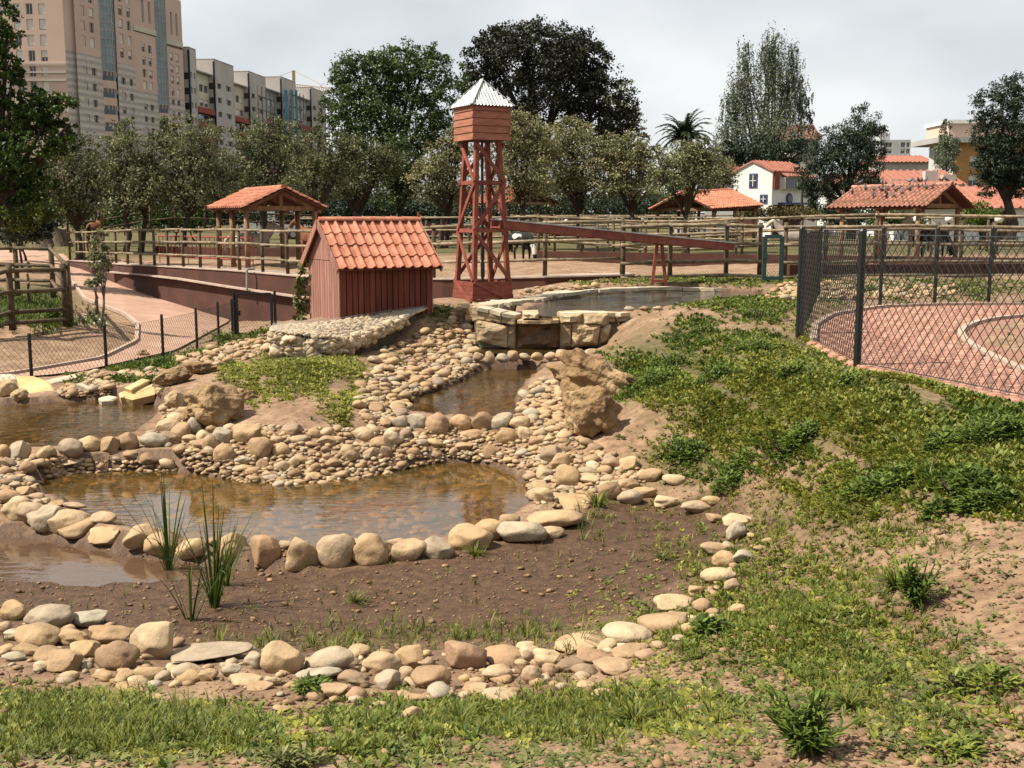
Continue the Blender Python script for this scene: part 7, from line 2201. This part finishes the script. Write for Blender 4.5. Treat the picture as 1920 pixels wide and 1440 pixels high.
# stumps
for px, rz_, w, lab in ((84, .15, 46, 'big grey weathered tree stump leaning by the path'), (112, -.1, 34, 'smaller brown tree stump right of the grey one')):
    D = 53; b0 = pt(px + 6, 462, D); t0 = pt(px - 4, 428, D); k = D / FPX
    n = 18; V = []
    for j in range(7):
        t = j / 6; c_ = b0.lerp(t0, t)
        for i in range(n):
            a = 2 * math.pi * i / n
            r_ = w / 2 * k * (1.12 - .22 * t) * (1 + .10 * noise.noise(Vector((math.cos(a) * 2.2, math.sin(a) * 2.2, px * .1))) + .06 * math.sin(a * 9))
            V.append(c_ + Vector((math.cos(a) * r_, math.sin(a) * r_, (.06 * math.sin(a * 3) if j == 6 else 0))))
    F = [(j * n + i, j * n + (i + 1) % n, (j + 1) * n + (i + 1) % n, (j + 1) * n + i) for j in range(6) for i in range(n)] + [tuple(6 * n + i for i in range(n))]
    mb = MB(); mb.add(V, F); o = mb.build('tree_stump', MT['bark_pale'], loc=b0); setprops(o, lab, 'stump')

# utility pole by the white house
up_ = ptz(1501, 78, .3); up_.z = gnd(up_.x, up_.y)
po_ = empty('utility_pole', up_, 'dark wooden pole at the corner of the white house', 'pole')
mb = MB(); mb.tube([up_, Vector((up_.x, up_.y, zrow(322, 78)))], [.1, .07], 8); mb.build('shaft', MT['bark'], po_)

# saplings beside the left path
def sapling(label, px, D, base_y, lobes, nl, seed):
    t = tree('sapling', label, px, base_y, D, lobes, MT['leaf_olive'], nl, .09, 'bark_pale', .035, None, .35, per=14, seed=seed, ground_z=zrow(base_y, D))
    return t
sapling('slender sapling with sparse leaves beside the left path', 187, 28.0, 606, [(178,470,16,30),(192,450,12,24),(188,500,22,26),(180,525,20,12),(200,480,12,24)], 1300, 91)
sapling('small sapling standing behind the slender one', 178, 29.5, 568, [(172,535,14,9),(180,525,12,12)], 260, 92)
sapling('tiny sapling inside the log corral', 52, 30, 545, [(50,500,7,14),(54,515,6,10)], 90, 93)
# vine on the wall beside the hut
tv = empty('climbing_vine', pt(563, 590, 19.9), 'grey-green climbing vine at the left corner of the hut', 'vine')
vp = [pt(566, 598, 19.9), pt(560, 575, 19.85), pt(566, 545, 19.85), pt(562, 520, 19.85), pt(570, 497, 19.85)]
mb = MB(); mb.tube(vp, [.015, .012, .012, .01, .006], 5); mb.build('stem', MT['bark'], tv)
C = np.array([tuple(vp[rnd.randrange(4)].lerp(vp[rnd.randrange(5)], rnd.random()) + Vector((rnd.gauss(0, .06), rnd.gauss(0, .04), rnd.gauss(0, .06)))) for _ in range(160)])
me = leaf_mesh('foliage', C - np.array(tv.location), .11, .10, MT['weed_grey'], rng.random(160)); link('foliage', me, tv)

# ------------------------------------------------------------------ ground plants
def blade_arrays(B, az, el, L, W, droop, seg=2):
    """curved blades: base points, azimuth, elevation, length, width, droop"""
    n = len(B)
    h = np.stack([np.cos(az), np.sin(az), np.zeros(n)], 1)
    side = np.stack([-np.sin(az), np.cos(az), np.zeros(n)], 1)
    V = np.zeros((n, 2 * seg + 1, 3)); P = B.copy(); e = el.copy()
    for s in range(seg):
        w = W * (.75 if s == 0 else 1.0 if s == 1 else .6)
        V[:, 2 * s] = P - side * (w / 2)[:, None]; V[:, 2 * s + 1] = P + side * (w / 2)[:, None]
        d = h * np.cos(e)[:, None] + np.array([0, 0, 1.0]) * np.sin(e)[:, None]
        P = P + d * (L / seg)[:, None]; e = e - droop
    V[:, 2 * seg] = P
    F, cnt = [], []
    base = (np.arange(n) * (2 * seg + 1))[:, None]
    quads = np.concatenate([base + np.array([2 * s, 2 * s + 1, 2 * s + 3, 2 * s + 2]) for s in range(seg - 1)], 0) if seg > 1 else np.zeros((0, 4), int)
    tris = base + np.array([2 * seg - 2, 2 * seg - 1, 2 * seg])
    return V.reshape(-1, 3), np.concatenate([quads.ravel(), tris.ravel()]), np.concatenate([np.full(len(quads), 4), np.full(len(tris), 3)]), 2 * seg + 1

def rosette_leaves(B, az, el, L, W, flat=False):
    """broad leaves from a common foot: kite with raised midrib"""
    n = len(B)
    h = np.stack([np.cos(az), np.sin(az), np.zeros(n)], 1); side = np.stack([-np.sin(az), np.cos(az), np.zeros(n)], 1)
    d = h * np.cos(el)[:, None] + np.array([0, 0, 1.0]) * np.sin(el)[:, None]
    up = np.cross(d, side) * -1
    m = B + d * (L * .5)[:, None]
    tip = B + d * L[:, None] - np.array([0, 0, 1.0]) * (L * .22)[:, None]
    if flat:
        V = np.stack([B, m + side * (W / 2)[:, None], tip, m - side * (W / 2)[:, None]], 1)
        return V.reshape(-1, 3), np.arange(4 * n), np.full(n, 4), 4
    V = np.stack([B, m + side * (W / 2)[:, None] + up * (W * .15)[:, None], tip, m - side * (W / 2)[:, None] + up * (W * .15)[:, None], m], 1)
    base = (np.arange(n) * 5)[:, None]
    F = np.concatenate([base + np.array([0, 4, 1]), base + np.array([4, 2, 1]), base + np.array([0, 3, 4]), base + np.array([4, 3, 2])], 0)
    return V.reshape(-1, 3), F.ravel(), np.full(4 * n, 3), 5

SD_R, SD_L = sd_r.reshape(gx.shape), sd_l.reshape(gx.shape)
def sample(region_fn, box, n, tries=6):
    """points on the terrain inside photo box where the density function accepts"""
    out = []
    got = 0
    px0, py0, px1, py1 = box
    v0, v1 = (720 - py0) / FPX, (720 - py1) / FPX
    kk = [(v * CP - SP) / (CP + v * SP) for v in (v0, v1)]
    Yb = min((-1.35 - CAMZ) / kk[0], 60.0) if kk[0] < -.01 else 60.0
    Yb = max(Yb, min(60.0, (.2 - CAMZ) / kk[0]))
    Ya = min((-.1 - CAMZ) / kk[1], (-1.3 - CAMZ) / kk[1], (.15 - CAMZ) / kk[1]) * .9
    Yb = min(max((z - CAMZ) / kk[0] for z in (-1.35, .25)) * 1.05, 60.0)
    for _ in range(tries * 3):
        m = n * 4
        Y = 1.0 / (1.0 / Ya + rng.random(m) * (1.0 / Yb - 1.0 / Ya))
        X = (rng.uniform(px0, px1, m) - 960) / FPX * (Y * CP + .3)
        z = ground(X, Y)
        px, py = project(X, Y, z)
        ok = (px > px0) & (px < px1) & (py > py0) & (py < py1)
        X, Y, z, px, py = X[ok], Y[ok], z[ok], px[ok], py[ok]
        ok = rng.random(len(px)) < region_fn(px, py)
        ok &= glook(SD_R, X, Y) > -.06
        ok &= glook(SD_L, X, Y) > .02
        ok &= glook(ALL_MIN, X, Y) > .04
        out.append(np.stack([X[ok], Y[ok], z[ok]], 1)); got += ok.sum()
        if got >= n: break
    return np.concatenate(out)[:n]

def patchy(L, scale=.5, thr=.45, seed=21, soft=.14):
    def fn(px, py):
        d = blobs(px, py, L)
        k = py / 1440.0
        nz = vnoise(px / 60.0 / np.maximum(.25, k), py / 34.0 / np.maximum(.25, k), scale * 3, seed) + .5
        nz = nz * .6 + .4 * (vnoise(px / 60.0 / np.maximum(.25, k), py / 34.0 / np.maximum(.25, k), scale, seed + 1) + .5)
        return np.clip(d * smooth(thr - soft, thr + soft, nz + (d - .6) * .5), 0, 1)
    return fn

def plant_stuff(name, label, P, kind, mtl, size, nper=(5, 9), el=(.2, 1.0), width=.35, droop=.35, seg=2, cat='weeds'):
    n = len(P)
    k = rng.integers(nper[0], nper[1] + 1, n); idx = np.repeat(np.arange(n), k); m = len(idx)
    dist = np.linalg.norm(P - np.array([0, 0, CAMZ]), axis=1)
    s = size * rng.uniform(.55, 1.35, n) * np.clip(.75 + dist / 28, .75, 1.3)
    L = s[idx] * rng.uniform(.6, 1.2, m)
    az = rng.uniform(0, 2 * math.pi, m); e = rng.uniform(el[0], el[1], m)
    B = P[idx] + np.stack([np.cos(az), np.sin(az), np.zeros(m)], 1) * (s[idx] * .08)[:, None] - np.array([0, 0, .004])
    tone = np.clip(rng.random(n)[idx] * .6 + rng.random(m) * .4, 0, 1)
    if kind == 'blade': V, F, C, q = blade_arrays(B, az, e, L, L * width, np.full(m, droop) * rng.uniform(.3, 1.4, m), seg)
    else: V, F, C, q = rosette_leaves(B, az, e, L, L * width, kind == 'leaf2')
    me = np_mesh(name, V, F, C, mtl, tone=np.repeat(tone, q))
    o = link(name, me); return setprops(o, label, cat, kind='stuff')

# yellow-green mat on the right bank
COVER = [(1500,745,330,130,1.0),(1250,720,120,70,.9),(1750,850,260,110,1.0),(1330,820,140,70,.95),(1450,650,160,40,.8),(1560,920,200,60,.6),(1330,600,120,30,.5),(1900,880,150,120,.9)]
P = sample(patchy(COVER, .45, .50, 21), (1120, 590, 1960, 980), 14500)
plant_stuff('ground_cover', 'yellow-green creeping weeds covering the right bank', P, 'leaf2', MT['weed_yellow'], .044, (6, 10), (.25, 1.35), .38)
P = sample(patchy(COVER, .4, .52, 55), (1120, 590, 1960, 980), 4200)
DARK = [(1215,700,60,40,1),(1180,735,40,25,1),(1290,640,55,32,1),(1420,582,70,20,1),(1400,640,55,22,.9),(1370,880,80,28,1),(1460,845,55,30,1),(1290,840,45,25,.9),(1870,785,80,42,1),(1760,900,100,35,1),(1650,890,55,26,.9),(1850,925,55,40,1),(1310,608,45,16,1),(1340,690,50,25,.8)]
Q_ = sample(patchy(DARK, .5, .36, 77), (1120, 555, 1960, 980), 3400)
plant_stuff('leafy_weeds', 'dark leafy weed patches spread over the right bank', Q_, 'leaf2', MT['weed_dark'], .062, (6, 10), (.3, 1.4), .32)
plant_stuff('ground_cover', 'darker leafy weeds mixed into the right bank', P, 'leaf2', MT['weed_mid'], .062, (5, 9), (.3, 1.25), .34)
P = sample(patchy([(1430,526,260,12,1.0),(1400,566,160,18,1.0),(1750,540,230,22,.9),(830,590,60,18,1.0),(1180,528,120,8,.9)], .4, .4, 23), (780, 515, 1960, 605), 4200)
plant_stuff('ground_cover', 'short green weeds around the upper pond and beyond the fences', P, 'leaf2', MT['weed_mid'], .06, (5, 8), (.2, 1.1), .4)
P = sample(lambda px, py: np.clip(1 - np.abs(py - np.interp(px, [1497, 1545, 1620, 1760, 1920, 2000], [630, 655, 692, 722, 753, 768])) / 12, 0, 1), (1500, 620, 1980, 790), 1500)
plant_stuff('path_edge_weeds', 'low weeds spilling over the near edge of the pink path', P, 'leaf2', MT['weed_yellow'], .05, (5, 9), (.2, 1.1), .4)
# foreground turf
TURF = [(1450,1170,280,110,1.1),(1480,1060,240,80,1.0),(1420,1000,130,60,1.0),(1390,905,130,50,1.0),(1560,965,180,55,1.0),(1660,1000,150,55,.8),(230,1370,380,60,1.0),(960,1345,400,45,1.0),(1300,900,150,50,.6),(1600,1250,220,80,.8),(1180,1330,260,60,.95),(1780,1330,200,80,.5),(600,1400,300,40,.6),(1440,960,200,70,.8),(100,1320,200,40,.8)]
P = sample(patchy(TURF, .5, .50, 31), (-60, 850, 1980, 1480), 6600)
plant_stuff('grass', 'short patchy grass on the near bank', P, 'blade', MT['grass'], .045, (5, 10), (.6, 1.5), .10, .35, 2, 'grass')
P = sample(patchy(TURF, .7, .62, 61), (-60, 850, 1980, 1480), 700)
plant_stuff('grass', 'taller grass tufts standing out of the near turf', P, 'blade', MT['grass'], .085, (6, 12), (.5, 1.5), .055, .45, 3, 'grass')
P = sample(patchy(TURF, .4, .48, 37), (-60, 870, 1980, 1480), 9000)
plant_stuff('low_weeds', 'small leafy weeds among the near grass', P, 'leaf2', MT['weed_yellow'], .036, (5, 9), (.1, .9), .40)
P = sample(patchy([(1450,1330,300,60,1.0),(1700,1270,220,90,.9),(300,1420,420,40,.8),(1000,1420,420,34,.8),(1850,1000,120,120,.6),(1750,1400,260,60,.7),(1300,1060,200,60,.4)], .4, .42, 41), (-60, 900, 1980, 1490), 2600)
P = np.concatenate([P, sample(patchy([(1700,1200,260,140,.6),(1850,1100,120,120,.6),(1750,1380,220,60,.7)], .35, .5, 91), (1400, 1000, 1980, 1480), 700)])
plant_stuff('low_weeds', 'grey-green rosette weeds on the near sandy ground', P, 'leaf2', MT['weed_grey'], .038, (6, 10), (.08, .7), .40)
P = sample(patchy(TURF, .35, .5, 43), (-60, 870, 1980, 1480), 4600)
plant_stuff('low_weeds', 'dark rosettes dotted through the near turf', sample(patchy(TURF, .45, .58, 88), (-60, 900, 1980, 1480), 900), 'leaf', MT['weed_dark'], .05, (7, 12), (.15, 1.1), .26)
plant_stuff('low_weeds', 'darker green leafy weeds among the near grass', P, 'leaf2', MT['weed_mid'], .045, (6, 11), (.2, 1.2), .28)
# mud flat: sparse sprouts; dry straw
P = sample(lambda px, py: np.full(len(px), .8), (0, 1000, 1390, 1215), 420)
plant_stuff('mud_sprouts', 'sparse green sprouts on the brown mud', P, 'blade', MT['grass'], .05, (3, 7), (.5, 1.5), .10, .4, 2, 'grass')
P = sample(patchy([(900,1190,420,25,1.0),(1250,1000,110,60,.8),(1100,980,90,40,.9),(600,1210,200,20,.9),(1330,1080,40,60,.8)], .3, .35, 45), (400, 930, 1420, 1230), 380)
plant_stuff('mud_grass', 'grass fringe along the inside of the stone arc', P, 'blade', MT['grass'], .10, (4, 8), (.6, 1.5), .06, .45, 3, 'grass')
P = sample(lambda px, py: np.full(len(px), .7), (0, 930, 1920, 1440), 420)
plant_stuff('dry_grass', 'scattered dry straw blades on the bank', P, 'blade', MT['grass_dry'], .10, (1, 3), (.05, .8), .03, .4, 3, 'grass')
# mound between the ponds and left strip
MOUND = [(580,690,150,50,1.0),(460,700,70,30,.9),(640,770,50,30,.7),(640,640,90,24,.8),(500,730,90,36,.8),(660,745,50,40,.9)]
P = sample(patchy(MOUND, .5, .36, 51), (370, 610, 760, 800), 4600)
plant_stuff('grass', 'thin green grass on the mound between the ponds', P, 'leaf2', MT['weed_yellow'], .045, (5, 9), (.2, 1.0), .34, cat='grass')
P = sample(patchy(MOUND, .4, .5, 52), (370, 610, 760, 800), 450)
plant_stuff('grass', 'darker grass tufts on the mound between the ponds', P, 'blade', MT['grass'], .06, (5, 9), (.5, 1.4), .12, .4, 2, 'grass')
P = sample(patchy([(275,682,90,16,1.0),(230,712,110,7,.7),(330,668,40,14,.8),(440,632,60,14,.8)], .4, .3, 53), (120, 610, 520, 725), 2600)
plant_stuff('weed_strip', 'bright green weeds between the left pond and the path', P, 'leaf2', MT['leaf_shrub'], .07, (6, 10), (.4, 1.3), .28)
# corral grass
P = sample(patchy([(50,580,95,30,1.2),(110,605,60,10,1.0)], .5, .2, 54), (-80, 545, 200, 630), 4200)
plant_stuff('corral_grass', 'bright green grass inside the log corral', P, 'blade', MT['leaf_shrub'], .10, (5, 9), (.6, 1.5), .12, .4, 2, 'grass')
P = sample(lambda px, py: np.full(len(px), .8), (100, 592, 200, 612), 120)
plant_stuff('daisies', 'small white daisies at the corner of the corral', P, 'leaf', MT['shutter'], .06, (4, 6), (.9, 1.3), .8, cat='flowers')

P = sample(patchy(COVER, .3, .45, 99), (1120, 590, 1960, 1000), 900)
plant_stuff('dry_grass', 'dry straw stems through the right bank weeds', P, 'blade', MT['grass_dry'], .11, (1, 4), (.2, 1.3), .03, .4, 3, 'grass')
# dark leafy clumps that stand out one by one
def clump_thing(name, label, px, py, w, h, mtl, n, leaf, kind='leaf', group=None, lw=.36, droop=.4):
    P0 = hit(px, py + h * .30)
    depth = P0.y * CP - (P0.z - CAMZ) * SP
    W, H = w / FPX * depth, h / FPX * depth
    T = empty(name, P0, label, 'weed', group)
    r = rng
    m = n
    if kind == 'stem':
        ns = max(9, n // 22); sa = r.uniform(0, 6.283, ns); se = r.uniform(.75, 1.5, ns); sl_ = H * r.uniform(.55, 1.1, ns)
        si = r.integers(0, ns, m); tt = r.uniform(.12, 1.0, m)
        hd = np.stack([np.cos(sa) * np.cos(se), np.sin(sa) * np.cos(se), np.sin(se)], 1)
        B = hd[si] * (sl_[si] * tt)[:, None]
        az = r.uniform(0, 6.283, m); el = r.uniform(.1, 1.0, m); L = leaf * r.uniform(.6, 1.3, m) * (1.15 - .5 * tt)
        V, F, C, k = rosette_leaves(B, az, el, L, L * lw)
        mb = MB()
        for q_, l_ in zip(hd, sl_): mb.tube([P0, P0 + Vector(q_) * float(l_)], [.006, .003], 4)
        mb.build('stem', MT['weed_mid'], T)
    elif kind == 'leaf':
        a = r.uniform(0, 6.283, m); q = np.sqrt(r.random(m)); 
        sx_ = r.uniform(-.36, .36, 5) * W; sy_ = r.uniform(-.3, .3, 5) * W; ss_ = r.uniform(.25, .6, 5); wh = r.integers(0, 5, m)
        hx = sx_[wh] + np.cos(a) * q * W * .5 * ss_[wh]; hy = sy_[wh] + np.sin(a) * q * W * .42 * ss_[wh]
        gzv = ground(P0.x + hx, P0.y + hy) - P0.z
        top = H * (.15 + .85 * ss_[wh]) * np.sqrt(np.clip(1 - q * q, 0.03, 1)) * (.75 + .5 * (vnoise(hx, hy, W * .16, int(px)) + .5))
        hz = gzv + top * r.random(m) ** .55
        az = a + r.normal(0, .9, m); el = r.uniform(-.1, 1.1, m)
        B = np.stack([hx, hy, hz], 1); L = leaf * r.uniform(.6, 1.3, m)
        V, F, C, k = rosette_leaves(B, az, el, L, L * lw)
    else:
        az = r.uniform(0, 6.283, m); el = r.uniform(.45, 1.45, m)
        q = r.random(m) * .12 * W
        B = np.stack([np.cos(az) * q, np.sin(az) * q, np.full(m, -.01)], 1); L = H * 1.15 * r.uniform(.55, 1.1, m)
        V, F, C, k = blade_arrays(B, az, el, L, np.full(m, leaf) * r.uniform(.7, 1.2, m), np.full(m, droop) * r.uniform(.4, 1.4, m), 4)
    me = np_mesh('foliage', V, F, C, mtl, tone=np.repeat(np.clip(r.random(m), 0, 1), k))
    link('foliage', me, T)
    if kind == 'leaf':
        mb = MB()
        for i in range(7):
            a_ = rnd.uniform(0, 6.28); mb.tube([Vector(P0) - UP * .02, Vector(P0) + Vector((math.cos(a_) * W * .25, math.sin(a_) * W * .2, H * .5))], [.008, .004], 4)
        mb.build('stem', MT['bark'], T)
    return T
G_ = 'dark green weed clumps on the right bank'
HK = .85
CL = [('dark weed clump right of the long jagged rock', 1215, 705, 120, 62, 1500), ('dark weed clump above the jagged rock near the bare soil', 1260, 665, 90, 55, 1100), ('dark weed clump by the near corner of the upper pond', 1310, 610, 80, 42, 1000), ('leafy clump at the right end of the upper pond', 1425, 580, 90, 44, 1100),
      ('dark clump in the upper middle of the right bank', 1400, 640, 110, 44, 1100), ('dark clump left below the near fence post', 1340, 690, 110, 50, 1200), ('small dark sprig at the foot of the near fence post', 1590, 705, 46, 34, 420), ('low clump in the middle of the yellow-green bank', 1470, 830, 100, 60, 1400),
      ('dark clump hanging over the soil right of the golden rock', 1370, 885, 100, 50, 1300), ('broad clump on the lower left of the bank', 1290, 835, 110, 55, 1300), ('large bluish clump at the right picture edge', 1870, 790, 150, 85, 2600), ('dark clump left of the large bluish clump', 1770, 815, 90, 55, 1200),
      ('dark clump in the middle right of the bank', 1650, 890, 120, 56, 1500), ('dark clump low on the right bank', 1790, 905, 130, 70, 1900), ('dark upright clump beside the right picture edge', 1850, 920, 90, 70, 1300), ('small clump high on the bank under the near fence', 1480, 690, 80, 40, 800), ('dark bush behind the near mesh beyond the path', 1625, 532, 50, 34, 700)]
for lab, px, py, w, h, n in CL:
    clump_thing('weed_clump', lab, px, py + h * .15, w, h * HK, MT['weed_dark'], int(n * .6), .060, group=G_)
clump_thing('weed_clump', 'tall spiky dark weed at the bottom of the picture', 1510, 1375, 120, 130, MT['weed_dark'], 620, .085, 'stem', lw=.17)
clump_thing('weed_clump', 'bushy green weed at the edge of the bare sandy patch', 1715, 1110, 110, 90, MT['weed_dark'], 520, .075, 'stem', lw=.2)
clump_thing('weed_clump', 'broad yellow-green weed low on the right foreground', 1815, 1280, 150, 46, MT['weed_mid'], 420, .05, lw=.3)
clump_thing('weed_clump', 'dark weed sprouting beside the end of the stone arc', 1325, 1175, 70, 44, MT['weed_dark'], 320, .06)
clump_thing('weed_clump', 'small dark weed growing between the outer arc stones', 578, 1285, 60, 46, MT['weed_dark'], 260, .06, lw=.25)
clump_thing('weed_clump', 'blue-green tuft at the bottom edge left of centre', 545, 1425, 110, 36, MT['weed_grey'], 320, .045, lw=.25)
clump_thing('weed_clump', 'leafy weed at the lower right corner', 1795, 1395, 90, 34, MT['weed_mid'], 220, .045, lw=.3)
clump_thing('weed_clump', 'bright bush inside the corner of the log corral', 100, 590, 50, 40, MT['weed_dark'], 600, .12)
clump_thing('weed_clump', 'green weeds at the foot of the black gate', 425, 632, 34, 26, MT['weed_dark'], 400, .09)
GT = 'grass tufts beside the arc stones'
for lab, px, py, w, h, n in (('grass tuft among stones at the right end of the pond rim', 1120, 935, 60, 50, 90), ('grass tuft left of the large tan rim stone', 890, 1030, 50, 34, 60), ('long-bladed tuft bending over the bottom arc stones', 1085, 1195, 70, 60, 70), ('grass tuft in the lower right foreground', 1590, 1310, 60, 60, 110), ('dense grass tuft left of the bushy weed', 1680, 1085, 90, 60, 200), ('small grass tuft on the mud below the rim', 665, 1120, 46, 34, 50), ('pale grass tuft on the right of the mud', 1240, 1040, 50, 30, 60), ('grass tuft below the bottom arc stones', 860, 1345, 90, 50, 150), ('grass tuft by the lower right stones', 1190, 1340, 110, 50, 180)):
    clump_thing('grass_tuft', lab, px, py, w, h, MT['grass'], n, .009, 'blade', GT)['category'] = 'grass'

# reeds standing in the puddle
def reed(label, px, py, h, n, spread, lean=0.0):
    P0 = hit(px, py)
    depth = P0.y * CP - (P0.z - CAMZ) * SP; H = h / FPX * depth
    T = empty('reed_clump', P0, label, 'reed', 'reeds in the puddle')
    for i in range(n):
        az = rnd.uniform(0, 6.28); el = rnd.uniform(1.57 - spread, 1.53); L = H * rnd.uniform(.6, 1.08)
        d = Vector((math.cos(az) * math.cos(el) + lean, math.sin(az) * math.cos(el) * .7, math.sin(el))).normalized()
        side = Vector((-d.y, d.x, 0)); side = side.normalized() if side.length > .01 else Vector((1, 0, 0))
        b = P0 + Vector((math.cos(az), math.sin(az), 0)) * rnd.uniform(0, .045)
        V, F = [], []; seg = 6; p = b.copy()
        bend = rnd.uniform(.02, .24) if rnd.random() < .8 else .5
        for s in range(seg):
            w = .015 * (1 - .9 * (s / seg) ** 2.0)
            f_ = d.cross(side) * w * .25
            V += [p - side * w / 2, p + f_, p + side * w / 2]
            p = p + d * L / seg; d = (d + Vector((d.x, d.y, 0)) * bend * .6 - UP * bend * .35).normalized()
        V.append(p)
        for s in range(seg - 1):
            a = s * 3; F += [(a, a + 1, a + 4, a + 3), (a + 1, a + 2, a + 5, a + 4)]
        a = (seg - 1) * 3; F += [(a, a + 1, len(V) - 1), (a + 1, a + 2, len(V) - 1)]
        me = bpy.data.meshes.new('blade'); me.from_pydata([tuple(Vector(v) - P0) for v in V], [], F); me.materials.append(MT['reed'])
        at = me.attributes.new('tone', 'FLOAT', 'POINT'); at.data.foreach_set('value', [rnd.random() * .9] * len(V))
        link('blade', me, T)
reed('left reed clump with long leaning blades in the puddle', 318, 1072, 215, 20, .6)
reed('tall reed clump right of the first, standing at the puddle edge', 402, 1138, 235, 28, .55)
reed('short front reed clump rooted in the mud', 358, 1162, 140, 12, .6)
reed('thin reed clump leaning right beside the rim stones', 425, 1098, 130, 10, .55)
